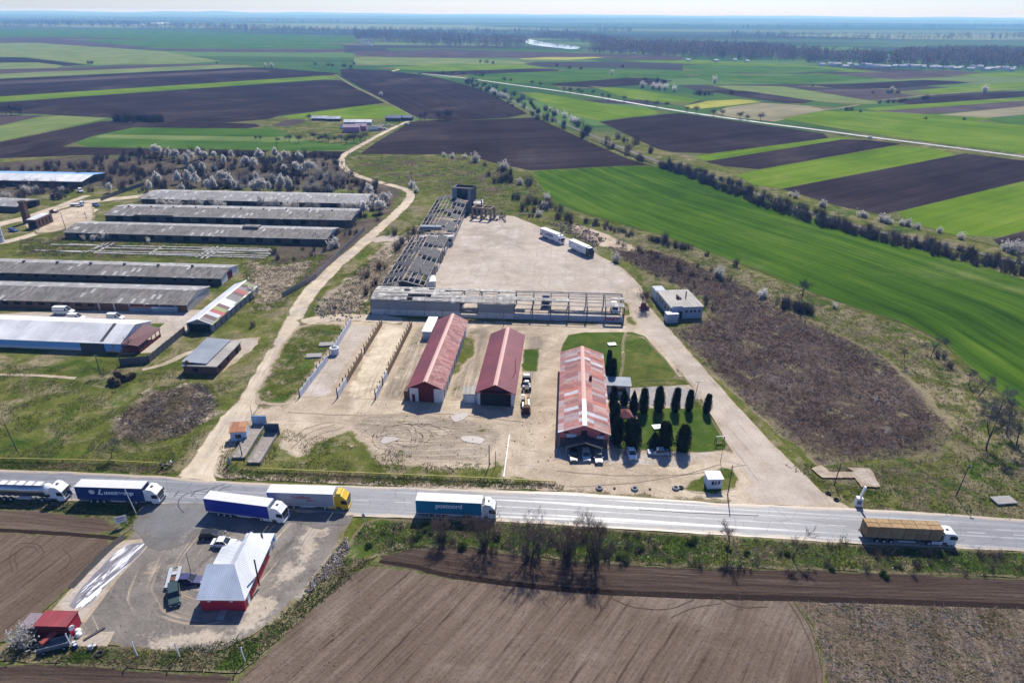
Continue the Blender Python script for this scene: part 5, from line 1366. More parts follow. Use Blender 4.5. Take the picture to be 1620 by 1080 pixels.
# ------------------------------------------------------------------ red house with the white roof in the lower yard
h = 2.9
FL_, FR_, BR_ = G(311, 946, h), G(387, 948, h), G(427, 861, h)
F = Frame(FR_, BR_); L = F.L; W = abs(F.loc(FL_).y)
r = F.root('red_roadside_house', 'crimson roadside house with white ribbed roof, front hip coloured as if in shade and a black stove pipe', 'house')
part_box(r, 'wall', W_RED, 0.35, L - 0.3, 0.35, W - 0.35, 0, h - 0.02)
Z = h + 2.3
ry = W * 0.42          # ridge line
hx = 5.6               # where the front hip reaches the ridge
mb = MB()
ly = W * 0.60; lz = h + 1.1
front = [(0, 0, h), (0, W, h), (hx, W + 0.1, Z), (hx, ry, Z)]
b0 = mb.pts(front); mb.face([b0 + 3, b0 + 2, b0 + 1, b0])
mb.build('front_roof', roof_mat('white_tin_painted_shade', [(0.36, 0.41, 0.48), (0.38, 0.43, 0.50)], (1.1, 40.), 0.35, 0.06, None, rough=0.45, spec=0.45, axis='y'), r)  # shade on the white tin put into a darker blue grey colour
mb = MB()
b0 = mb.pts([(0, 0, h), (hx, ry, Z), (L + 0.8, ry, Z), (L + 0.3, 0, h), (hx, W, h + 0.75), (L - 1.5, W, h + 0.75), (L + 0.2, ly, lz), (hx, ly, lz), (hx, W, Z - 0.02)])
mb.face([b0, b0 + 3, b0 + 2, b0 + 1]); mb.face([b0 + 1, b0 + 2, b0 + 6, b0 + 7]); mb.face([b0 + 7, b0 + 6, b0 + 5, b0 + 4]); mb.face([b0 + 1, b0 + 7, b0 + 4, b0 + 8])
mb.build('main_roof', R_WHITE2, r)
mb = MB()
mb.box(-0.02, L + 0.3, -0.06, 0.02, h - 0.22, h - 0.01); mb.box(-0.06, 0.0, 0.03, W, h - 0.22, h - 0.01)
mb.build('fascia', WHITEP, r)
mb = MB(); bb = mb.pts([(L - 0.2, 0.3, h - 0.02), (L - 0.2, W * 0.9, h - 0.02), (L - 0.2, ry, Z - 0.15)]); mb.face([bb, bb + 1, bb + 2]); mb.build('gable_wall', WHITEP, r)
openings(r, 'window', WHITEP, L, W, [])
for v0, v1, z0, z1 in ((W * 0.28, W * 0.34, 2.0, 2.5), (W * 0.74, W * 0.80, 2.0, 2.5)): part_box(r, 'window', WHITEP, 0.30, 0.36, v0, v1, z0, z1)
for u in (1.6,): part_box(r, 'door', WHITEP, u, u + 0.9, 0.28, 0.36, 0.05, 2.2)
for u in (4.0, 9.5, 12.0): part_box(r, 'window', GLASS, u, u + 1.0, 0.28, 0.36, 1.0, 2.0)
mb = MB(); mb.tube((L * 0.42, -0.25, 0.6), (L * 0.42, -0.25, h + 3.4), 0.14, n=8); mb.build('stove_pipe', flat('black_pipe', (0.03, 0.035, 0.03), 0.5, 0.4), r)
part_box(r, 'rear_store', W_WHITE, L + 0.1, L + 3.0, 0.6, 4.5, 0, 2.5)
part_box(r, 'rear_roof', R_WHITE2, L - 0.1, L + 3.3, 0.2, 5.4, 2.52, 2.65)
mb = MB(); mb.tube((L + 1.8, 2.0, 2.65), (L + 1.8, 2.0, 3.9), 0.2); mb.build('rear_chimney', STEELD, r)
part_box(r, 'canopy_end', W_BLUE, L + 3.0, L + 3.6, 0.3, 2.6, 0.9, 2.4)
part_box(r, 'front_step', W_CBLK, -1.6, 0.3, W * 0.42, W * 0.56, 0, 0.3)

# red container hut and clutter at the lower left
a, b = G(36, 1008), G(112, 1010)
F = Frame(a, b); L = F.L
r = F.root('red_container', 'red container hut with a black door panel at the yard corner', 'container')
part_box(r, 'wall', W_DRED, 2.6, L, 0, 3.0, 0, 2.6)
part_box(r, 'roof', roof_mat('bright_red_tin', [(0.24, 0.035, 0.045), (0.27, 0.042, 0.05)], (1.2, 30.), 0.3, 0.5, (0.16, 0.05, 0.05), (0.5, 0.7)), 2.5, L + 0.1, -0.1, 3.1, 2.61, 2.75)
part_box(r, 'side_lean_to', W_DARK, 0, 2.5, 0.2, 3.0, 0, 1.9)
part_box(r, 'side_roof', flat('mauve_tin', (0.22, 0.17, 0.19), 0.6, 0.4, var=0.2), -0.2, 2.45, 0.0, 3.1, 1.92, 2.05)
part_box(r, 'end_panel', W_RED, L + 0.02, L + 0.06, 0.2, 2.8, 0.2, 2.4)
mb = MB(); mb.lathe([(0.0, 0.1), (0.45, 0.12), (0.45, -0.05), (0, -0.06)], 16, (0, 0, 0), axis='x'); o = mb.build('satellite_dish', WHITEP, r, loc=(L + 0.3, 0.5, 1.9)); o.rotation_euler = (0, 0, -0.5)

# weighbridges
def ramp(pa, pb, w, label, sgn):
    F = Frame(G(*pa), G(*pb)); L = F.L
    r = F.root('weighbridge', label, 'weighbridge')
    part_box(r, 'deck', flat('worn_deck', (0.27, 0.235, 0.20), 0.9, 0.2, var=0.4, scale=1.2, dirt=(0.42, 0.37, 0.32)), 0, L, -w / 2, w / 2, 0.25, 0.7)
    for y in (-w / 2, w / 2 - 0.18): part_box(r, 'kerb', W_CBLK, 0, L, y, y + 0.18, 0.705, 0.95)
    part_box(r, 'end_board', flat('sky_blue_sheet', (0.30, 0.42, 0.58), 0.6, 0.3) if sgn else flat('navy_sheet', (0.035, 0.05, 0.085), 0.6, 0.3), L - 0.1, L + 0.1, -w / 2 - 0.2, w / 2 + 0.2, 0.3, 2.9)
    part_box(r, 'end_frame', STEELD, L + 0.12, L + 0.2, -w / 2 - 0.25, w / 2 + 0.25, 0.0, 2.95)
    return r
ramp((378, 727), (411, 674), 3.0, 'vehicle weighbridge ramp with a pale blue end board, by the rusty roofed hut', True)
ramp((402, 735), (431, 687), 3.0, 'vehicle weighbridge ramp with a dark navy end board and pale debris on top', False)
r = small_hut('weigh_hut', (381, 692), 3.6, 3.0, 2.5, 0.15, 'small pale blue hut with a rusty orange tin roof', 'hut', flat('light_blue_paint', (0.42, 0.55, 0.70), 0.7, 0.3, var=0.15), R_RUST, door=False, rh=0.8, win=[(-0.2, 0.15, 0.35, 0.75)])
# kiosk on the grass island
r = small_hut('white_kiosk', (1127, 768), 3.0, 2.4, 2.6, 0.05, 'white kiosk with a flat white roof on the grass island', 'kiosk', flat('kiosk_blue_white', (0.55, 0.64, 0.74), 0.6, 0.3, var=0.1), R_WHITE2, door=False, rh=0.15, win=[(-0.25, -0.08, 0.45, 0.8), (0.0, 0.1, 0.45, 0.8), (0.18, 0.35, 0.5, 0.8)])
part_box(r, 'counter', WHITEP, -1.1, 1.1, -1.35, -1.22, 0.5, 1.0)
# pillar sign by the road
c = G(1357, 799)
r = empty('pillar_sign', c, -0.2, 'white two-part pillar sign leaning at the road junction', 'sign')
part_box(r, 'plinth', WHITEP, -0.75, 0.75, -0.6, 0.6, 0, 2.0, taper=0.15)
mb = MB(); mb.bar((0.1, 0, 2.0), (0.55, 0.2, 4.6), 0.7, 0.3); mb.build('panel', WHITEP, r)
part_box(r, 'sign_face', flat('dark_blue_face', (0.12, 0.15, 0.22), 0.5, 0.4), -0.4, 0.4, -0.55, -0.49, 0.5, 1.5)

# fences of the lanes
WF = flat('whitewashed_panel', (0.56, 0.60, 0.66), 0.85, 0.2, var=0.2, scale=0.6, dirt=(0.34, 0.34, 0.35))
BF = flat('bare_brown_panel', (0.24, 0.17, 0.105), 0.9, 0.2, var=0.3, scale=0.7)
FP = flat('dark_fence_post', (0.09, 0.085, 0.08), 0.9, 0.2, var=0.3)
def lane_fence(pts, label, m1, m2, split):
    P0, P1 = G(*pts[0]), G(*pts[1])
    F = Frame(P0, P1); L = F.L
    r = F.root('panel_fence', label, 'fence')
    n = max(2, round(L / 2.6))
    rg = random.Random(int(pts[0][0]))
    for k in range(n):
        if rg.random() < 0.04: continue
        m = m1 if (k + 0.5) / n < split else m2
        hh = 2.1 + rg.uniform(-0.12, 0.12)
        part_box(r, 'panel', m, k / n * L + 0.05, (k + 1) / n * L - 0.05, -0.06, 0.06, 0.05, hh)
    for k in range(n + 1):
        mb = MB(); ln = rg.uniform(-0.12, 0.12); mb.bar((k / n * L, 0.16, 0), (k / n * L + ln, 0.16, 2.75 + rg.uniform(-0.2, 0.5)), 0.2); mb.build('post', FP, r)
lane_fence([(475, 629), (523, 566)], 'whitewashed panel fence along the grass plot, nearer stretch', WF, WF, 1)
lane_fence([(528, 559), (556, 512)], 'whitewashed panel fence along the grass plot, farther stretch', WF, WF, 1)
lane_fence([(535, 630), (605, 514)], 'brown panel fence between the concrete lane and the sandy lane', WF, BF, 0.14)
lane_fence([(595, 632), (652, 517)], 'brown panel fence between the sandy lane and the faded hall', WF, BF, 0.27)
r = empty('concrete_tank', G(530, 560), 0, 'round pale concrete tank in the gap of the whitewashed fence', 'tank')
mb = MB(); mb.lathe([(1.2, 0), (1.2, 2.0), (1.35, 2.0), (1.35, 2.15)], 18); mb.build('body', WF, r); mb = MB(); mb.lathe([(0.8, 2.16), (0.8, 2.2)], 16); mb.build('lid', STEELD, r)
# ------------------------------------------------------------------ vehicles
TYRE = flat('tyre_rubber', (0.018, 0.018, 0.019), 0.85, 0.2, var=0.2)
RIM = flat('wheel_rim', (0.42, 0.43, 0.45), 0.4, 0.5, var=0.1)
BLACKP = flat('black_plastic', (0.022, 0.022, 0.024), 0.6, 0.4, var=0.15)
LAMP = flat('headlamp_lens', (0.62, 0.64, 0.66), 0.12, 0.6, var=0.05)
TAIL = flat('tail_lamp_lens', (0.32, 0.012, 0.012), 0.2, 0.5, var=0.05)
CHASSIS = flat('truck_chassis', (0.05, 0.05, 0.052), 0.7, 0.3, var=0.3)

def paint(name, c, var=0.05, dirt=None):
    return flat(name, c, 0.42, 0.4, var=var, scale=1.2, dirt=dirt, coat=0.1)

def wheel(parent, x, y, r, w, rim=True):
    mb = MB(); mb.lathe([(r * 0.6, -w / 2), (r * 0.93, -w / 2), (r, -w * 0.36), (r, w * 0.36), (r * 0.93, w / 2), (r * 0.6, w / 2)], 16, axis='y')
    o = mb.build('wheel', TYRE, parent, loc=(x, y, r))
    if rim:
        m2 = MB(); m2.lathe([(r * 0.58, -w / 2 - 0.004), (r * 0.58, w / 2 + 0.004)], 12, axis='y'); m2.build('rim', RIM, o)
    return o

def tractor(root, x1, col, sleeper=3.72, dark=None, low=False):
    """cab whose front is at x1; x runs forward"""
    x0 = x1 - 2.3
    w = 1.25
    top = 3.0 if low else sleeper
    prof = [(x0, 0.95), (x1 - 1.55, 0.95), (x1 - 1.45, 0.45), (x1 - 0.04, 0.42), (x1 + 0.05, 0.75), (x1 + 0.03, 1.55), (x1 - 0.16, 2.65), (x1 - 0.45, 2.85)]
    prof += [(x1 - 0.9, 2.98), (x0, 2.98)] if low else [(x1 - 1.15, top - 0.12), (x0 + 0.35, top), (x0, top - 0.02)]
    mb = MB(); mb.prism(prof, -w, w); cab = mb.build('cab', col, root, bevel=0.06)
    mb = MB(); mb.poly([(x1 + 0.045, -1.08, 1.62), (x1 + 0.045, 1.08, 1.62), (x1 - 0.13, 1.02, 2.6), (x1 - 0.13, -1.02, 2.6)]); mb.box(x1 - 0.06, x1 + 0.02, -1.02, 1.02, 1.66, 1.7); mb.build('windscreen', GLASS, root)
    for s in (-1, 1):
        mb = MB(); y = s * (w + 0.012)
        mb.poly([(x1 - 1.35, y, 1.65), (x1 - 0.28, y, 1.6), (x1 - 0.36, y, 2.5), (x1 - 1.35, y, 2.5)]); mb.build('side_window', GLASS, root)
        part_box(root, 'mirror', BLACKP, x1 - 0.25, x1 - 0.05, s * 1.35 - 0.14, s * 1.35 + 0.14, 1.75, 2.45)
        part_box(root, 'headlight', LAMP, x1 - 0.02, x1 + 0.075, s * 0.92 - 0.22, s * 0.92 + 0.22, 0.72, 0.95)
        part_box(root, 'side_skirt', dark or col, x0 - 2.0, x0 - 0.1, s * 1.18 - 0.06, s * 1.18 + 0.06, 0.4, 1.0)
        for wx in (x1 - 1.0, x1 - 4.75): wheel(root, wx, s * 1.06, 0.5, 0.34)
        mb = MB(); mb.tube((x0 - 1.7, s * 0.98, 0.72), (x0 - 0.4, s * 0.98, 0.72), 0.28, n=10); mb.build('fuel_tank', RIM, root)
    part_box(root, 'grille', BLACKP, x1 - 0.02, x1 + 0.065, -0.75, 0.75, 0.98, 1.5)
    part_box(root, 'bumper', dark or col, x1 - 0.1, x1 + 0.14, -1.2, 1.2, 0.36, 0.68)
    part_box(root, 'chassis', CHASSIS, x0 - 3.4, x0 - 0.02, -0.45, 0.45, 0.62, 0.95)
    if not low:
        for s in (-1, 1): part_box(root, 'side_fairing', col, x0 - 0.45, x0 - 0.02, s * 1.2 - 0.03, s * 1.2 + 0.03, 1.0, top - 0.25)
    part_box(root, 'roof_hatch', BLACKP, x1 - 1.75, x1 - 1.25, -0.3, 0.3, (2.98 if low else top - 0.02), (3.03 if low else top + 0.03))
    return cab

def running_gear(root, xr, axles=3):
    for k in range(axles):
        for s in (-1, 1): wheel(root, xr + 2.6 + 1.31 * k, s * 1.06, 0.48, 0.36)
    part_box(root, 'trailer_frame', CHASSIS, xr + 0.2, xr + 12.6, -0.5, 0.5, 0.85, 1.15)
    for s in (-1, 1):
        part_box(root, 'side_guard', STEELG, xr + 6.6, xr + 9.6, s * 1.2 - 0.03, s * 1.2 + 0.03, 0.55, 0.85)
        part_box(root, 'landing_leg', CHASSIS, xr + 10.2, xr + 10.35, s * 0.8 - 0.08, s * 0.8 + 0.08, 0.15, 0.9)
        part_box(root, 'tail_light', TAIL, xr - 0.06, xr - 0.005, s * 0.95 - 0.22, s * 0.95 + 0.22, 0.95, 1.1)

def semi(rear, front, label, cab, side, roof=None, text=None, length=16.5, extra=None, group=None, name='articulated_truck', dark=None, frame=None):
    """rear and front: positions of the truck's near lower corners in plan, on the ground"""
    a, b = G(*rear), G(*front)
    th = ang(a, b); L = (b - a).length
    u = Vector((math.cos(th), math.sin(th), 0)); n = Vector((-u.y, u.x, 0))
    c = (a + b) / 2 + n * 1.27
    r = empty(name, c, th, label, 'truck', group)
    sc = L / length
    x0, x1 = -length / 2, length / 2
    tractor(r, x1, cab, dark=dark)
    running_gear(r, x0)
    xt = x0 + 13.6
    mb = MB(); mb.box(x0, xt, -1.275, 1.275, 1.0, 3.97); mb.build('trailer_body', side, r)
    part_box(r, 'trailer_roof', roof or WHITEP, x0 - 0.01, xt + 0.01, -1.285, 1.285, 3.975, 4.03)
    fr = frame or WHITEP
    mb = MB()
    mb.box(x0 - 0.03, x0 - 0.005, -1.25, 1.25, 1.2, 3.9); mb.build('rear_door', fr, r)
    part_box(r, 'front_frame', fr, xt + 0.005, xt + 0.05, -1.27, 1.27, 1.1, 3.97)
    for s in (-1, 1):
        part_box(r, 'lower_rail', fr if extra != 'dark_rail' else CHASSIS, x0, xt, s * 1.28 - 0.012, s * 1.28 + 0.012, 0.92, 1.02)
    if text:
        for (tx, size, m, xx, zz_, sx) in text:
            lettering(tx, size, m, r, (xx, -1.283, zz_), (PI / 2, 0, 0), sx=sx)
    r.scale = (min(1.1, max(0.86, sc)), 1, 1)
    return r

def streaky(name, c, streak, amt=0.5):
    """curtain side with rain streaks and folds"""
    t = NT(name, 0.55, 0.35)
    o = t.obj(); s = t.sep(o)
    a = t.noise(t.comb(t.math('MULTIPLY', s[0], 2.5), 0.0, t.math('MULTIPLY', s[2], 0.5)), 1.0, 4, 0.6)
    b = t.noise(o, 0.5, 4, 0.6)
    col = t.mix(t.math('MULTIPLY', t.step(t.math('MULTIPLY_ADD', a, 0.6, t.math('MULTIPLY', b, 0.4)), 0.4, 0.7), amt), c, streak)
    sm = t.math('ABSOLUTE', t.math('SUBTRACT', t.math('FRACT', t.math('DIVIDE', s[0], 0.62)), 0.5))
    col = t.mix(t.math('MULTIPLY', t.math('SUBTRACT', 1.0, t.step(sm, 0.02, 0.06)), 0.35), col, darker(streak, 0.5))
    low = t.math('SUBTRACT', 1.0, t.step(t.math('MULTIPLY_ADD', b, 1.2, s[2]), 1.5, 2.3))
    col = t.mix(t.math('MULTIPLY', low, 0.35), col, (0.16, 0.14, 0.12))
    t.color(col)
    t.bump(t.math('SINE', t.math('MULTIPLY', s[0], 9.5)), 0.15, 0.05)
    return t.mat
TARP_W = streaky('white_trailer_roof', (0.60, 0.59, 0.57), (0.44, 0.42, 0.40), 0.6)
TARP_N = streaky('navy_curtain', (0.010, 0.040, 0.170), (0.02, 0.05, 0.17), 0.4)
TARP_B = streaky('royal_blue_curtain', (0.012, 0.030, 0.30), (0.02, 0.04, 0.22), 0.5)
TARP_T = streaky('teal_blue_curtain', (0.010, 0.205, 0.330), (0.02, 0.16, 0.25), 0.5)
TARP_G = streaky('pale_grey_curtain', (0.34, 0.36, 0.40), (0.27, 0.29, 0.32), 0.6)
TARP_WH = streaky('white_curtain', (0.66, 0.67, 0.69), (0.55, 0.56, 0.58), 0.4)
CW = paint('white_cab', (0.72, 0.73, 0.74))
CY = paint('yellow_cab', (0.66, 0.42, 0.015))
CDG = paint('dark_green_cab', (0.028, 0.055, 0.060))
LW = flat('white_lettering', (0.78, 0.78, 0.78), 0.5, 0.3, var=0.03)
LR = flat('faded_red_lettering', (0.36, 0.10, 0.12), 0.6, 0.3, var=0.1)
LN = flat('navy_lettering', (0.03, 0.04, 0.12), 0.6, 0.3, var=0.05)

# the navy truck
r = semi((125, 795), (253, 799), 'navy curtain-sided articulated truck with white script lettering, on the highway', CW, TARP_N, TARP_W, dark=paint('navy_trim', (0.02, 0.035, 0.09)), frame=flat('navy_frame', (0.03, 0.045, 0.10), 0.5, 0.4))
lettering('L', 1.75, LW, r, (-3.35, -1.283, 2.85), (PI / 2, 0, 0), sx=1.2, shear=0.35)
lettering('uxoteemp', 1.3, LW, r, (0.45, -1.283, 2.78), (PI / 2, 0, 0), sx=1.12, shear=0.15)
mb = MB(); n = 24
mb.poly([(0.62 * math.cos(2 * PI * k / n), 0, 0.5 * math.sin(2 * PI * k / n)) for k in range(n)])
o = mb.build('emblem', LW, r, loc=(-4.95, -1.284, 2.85))
for dz in (-0.16, 0.12):
    mb = MB(); mb.poly([(-0.6, 0, dz - 0.1), (0.55, 0, dz + 0.06), (0.55, 0, dz + 0.12), (-0.6, 0, dz - 0.03)]); mb.build('emblem_stripe', TARP_N, r, loc=(-4.95, -1.287, 2.85))
# blue truck turning into the lower yard
r = semi((327, 814), (449, 830), 'royal blue curtain-sided truck with a plain white cab, turning into the lower yard', CW, TARP_B, TARP_W)
# yellow cab
r = semi((426, 804), (551, 808), 'truck with a yellow cab and grey trailer with faded red lettering', CY, TARP_G, TARP_WH,
         text=[('Tmallilans', 0.95, LR, -1.2, 3.0, 1.05), ('allilans', 0.6, LR, 0.6, 2.3, 1.1)])
part_box(r, 'roof_spoiler', CY, 5.9, 7.0, -1.1, 1.1, 3.7, 3.95, taper=0.1)
# postnord
r = semi((659, 817), (784, 823), 'teal blue truck with large white postnord lettering', CW, TARP_T, TARP_W,
         text=[('postnord', 1.5, LW, -1.4, 2.95, 1.0)])
# the two in the concrete yard
r = semi((855, 375), (885, 387), 'white truck with dark lettering parked at the edge of the concrete yard', CW, TARP_WH, WHITEP, text=[('Logista', 2.1, LN, -1.0, 2.65, 1.15)])
mb = MB(); mb.poly([(-0.65, 0, -0.6), (0.65, 0, -0.6), (0, 0, 0.9)]); mb.build('emblem', LN, r, loc=(-5.9, -1.284, 2.9))
mb = MB(); mb.poly([(-0.35, 0, -0.35), (0.35, 0, -0.35), (0, 0, 0.4)]); mb.build('emblem_centre', LR, r, loc=(-5.9, -1.29, 2.85))
part_box(r, 'rear_stripe', LR, -8.2, -6.2, -1.29, -1.277, 1.3, 2.0)
r = semi((900, 394), (931, 408), 'white truck with dark green cab front parked at the edge of the concrete yard', CDG, TARP_WH, WHITEP)
mb = MB(); mb.poly([(-7.9, 0, 3.3), (-6.0, 0, 3.4), (-4.0, 0, 2.9), (-6.2, 0, 3.15)]); mb.build('swoosh', LN, r, loc=(0, -1.284, 0))
mb = MB(); mb.poly([(-8.0, 0, 2.1), (-6.4, 0, 2.4), (-6.5, 0, 2.7), (-8.0, 0, 2.5)]); mb.build('swoosh', LN, r, loc=(0, -1.284, 0))
part_box(r, 'side_lettering', TARP_G, -1.5, 2.8, -1.286, -1.278, 2.6, 3.0)
part_box(r, 'roof_fairing', CW, 6.0, 7.4, -1.15, 1.15, 3.68, 3.9, taper=0.12)

# tanker at the left edge
a, b = G(-22, 791), G(103, 795)
th = ang(a, b); u = Vector((math.cos(th), math.sin(th), 0)); n = Vector((-u.y, u.x, 0))
r = empty('tanker_truck', (a + b) / 2 + n * 1.27, th, 'silver tanker truck with a white cab, partly outside the left edge', 'truck')
L = 16.5; x0, x1 = -L / 2, L / 2
tractor(r, x1, CW, dark=paint('navy_trim2', (0.03, 0.04, 0.09)))
running_gear(r, x0)
TANK = flat('polished_tank_steel', (0.42, 0.44, 0.47), 0.28, 0.5, metal=0.85, var=0.12, scale=0.8)
mb = MB(); mb.lathe([(0.3, x0 + 0.3), (1.0, x0 + 0.45), (1.18, x0 + 0.8), (1.2, x0 + 6), (1.2, x0 + 12.6)], 24, axis='x'); o = mb.build('tank', TANK, r, smooth=False, loc=(0, 0, 2.35)); o.data.polygons.foreach_set('use_smooth', [True] * len(o.data.polygons))
mb = MB(); mb.lathe([(1.2, x0 + 12.6), (1.12, x0 + 13.0), (0.7, x0 + 13.35), (0.2, x0 + 13.45)], 24, axis='x'); mb.build('tank_end', WHITEP, r, loc=(0, 0, 2.35))
part_box(r, 'walkway', flat('grip_steel', (0.35, 0.34, 0.33), 0.6, 0.4), x0 + 1, x0 + 12.2, -0.55, 0.55, 3.5, 3.58)
for k in range(6): part_box(r, 'hatch_plate', WHITEP, x0 + 1.4 + 1.85 * k, x0 + 2.6 + 1.85 * k, -0.65, 0.65, 3.585, 3.66)
for s in (-1, 1): mb = MB(); mb.bar((x0 + 0.6, s * 1.22, 2.1), (x0 + 12.8, s * 1.22, 2.1), 0.1, 0.16); mb.build('side_rail', STEELD, r)
part_box(r, 'hose_box', STEELG, x0 + 7.0, x0 + 9.4, -1.2, -0.7, 0.6, 1.05)

# straw truck
a, b = G(1364, 858), G(1510, 865)
th = ang(a, b); u = Vector((math.cos(th), math.sin(th), 0)); n = Vector((-u.y, u.x, 0))
L = (b - a).length
r = empty('straw_truck', (a + b) / 2 + n * 1.27, th, 'white low-cab truck carrying a long load of straw bales', 'truck')
x0, x1 = -L / 2, L / 2
tractor(r, x1, CW, low=True)
running_gear(r, x0)
part_box(r, 'flatbed', CHASSIS, x0, x1 - 2.7, -1.25, 1.25, 1.16, 1.3)
part_box(r, 'headboard', STEELD, x1 - 2.7, x1 - 2.6, -1.25, 1.25, 1.16, 2.6)
def straw_mat():
    t = NT('baled_straw', 0.95, 0.1)
    o = t.obj(); rd = t.rnd()
    a = t.noise(t.map(o, scale=(3, 9, 9)), 1.0, 6, 0.7, 0.5); b = t.noise(o, 0.9, 4, 0.6)
    f = t.math('MULTIPLY_ADD', a, 0.6, t.math('MULTIPLY', b, 0.4))
    c = t.ramp(f, [(0.32, (0.20, 0.125, 0.055)), (0.5, (0.36, 0.25, 0.13)), (0.66, (0.52, 0.39, 0.22))])
    c = t.mix(t.math('MULTIPLY', rd, 0.5), c, (0.24, 0.145, 0.07))
    t.color(c); t.bump(a, 0.8, 0.12)
    return t.mat
STRAW = straw_mat()
nb = 6; bl = (L - 3.0) / nb
proto = None
rg = random.Random(2)
mbb = MB(); mbb.box(-bl / 2 + 0.03, bl / 2 - 0.03, -0.62, 0.62, 0, 1.28); bale0 = mbb.build('straw_bale', STRAW, None, bevel=0.07)
first = True
for k in range(nb):
    for j in (0, 1):
        for z in (0, 1):
            if first: o = bale0; first = False
            else:
                o = bale0.copy(); COL.objects.link(o)
            p = Vector(r.location) + u * (x0 + 0.2 + bl * (k + 0.5)) + n * ((j - 0.5) * 1.27 + rg.uniform(-0.04, 0.04))
            o.location = (p.x, p.y, 1.3 + z * 1.3 + (0.01 if z else 0)); o.rotation_euler = (0, 0, th + rg.uniform(-0.03, 0.03))
            row = ['rearmost', 'second from the rear', 'third from the rear', 'third from the cab', 'second from the cab', 'foremost'][k]
            tag(o, f"{'upper' if z else 'lower'} straw bale, {row}, on the {'roadside' if j == 0 else 'far'} side of the straw truck", 'bale', 'straw bales on the truck')

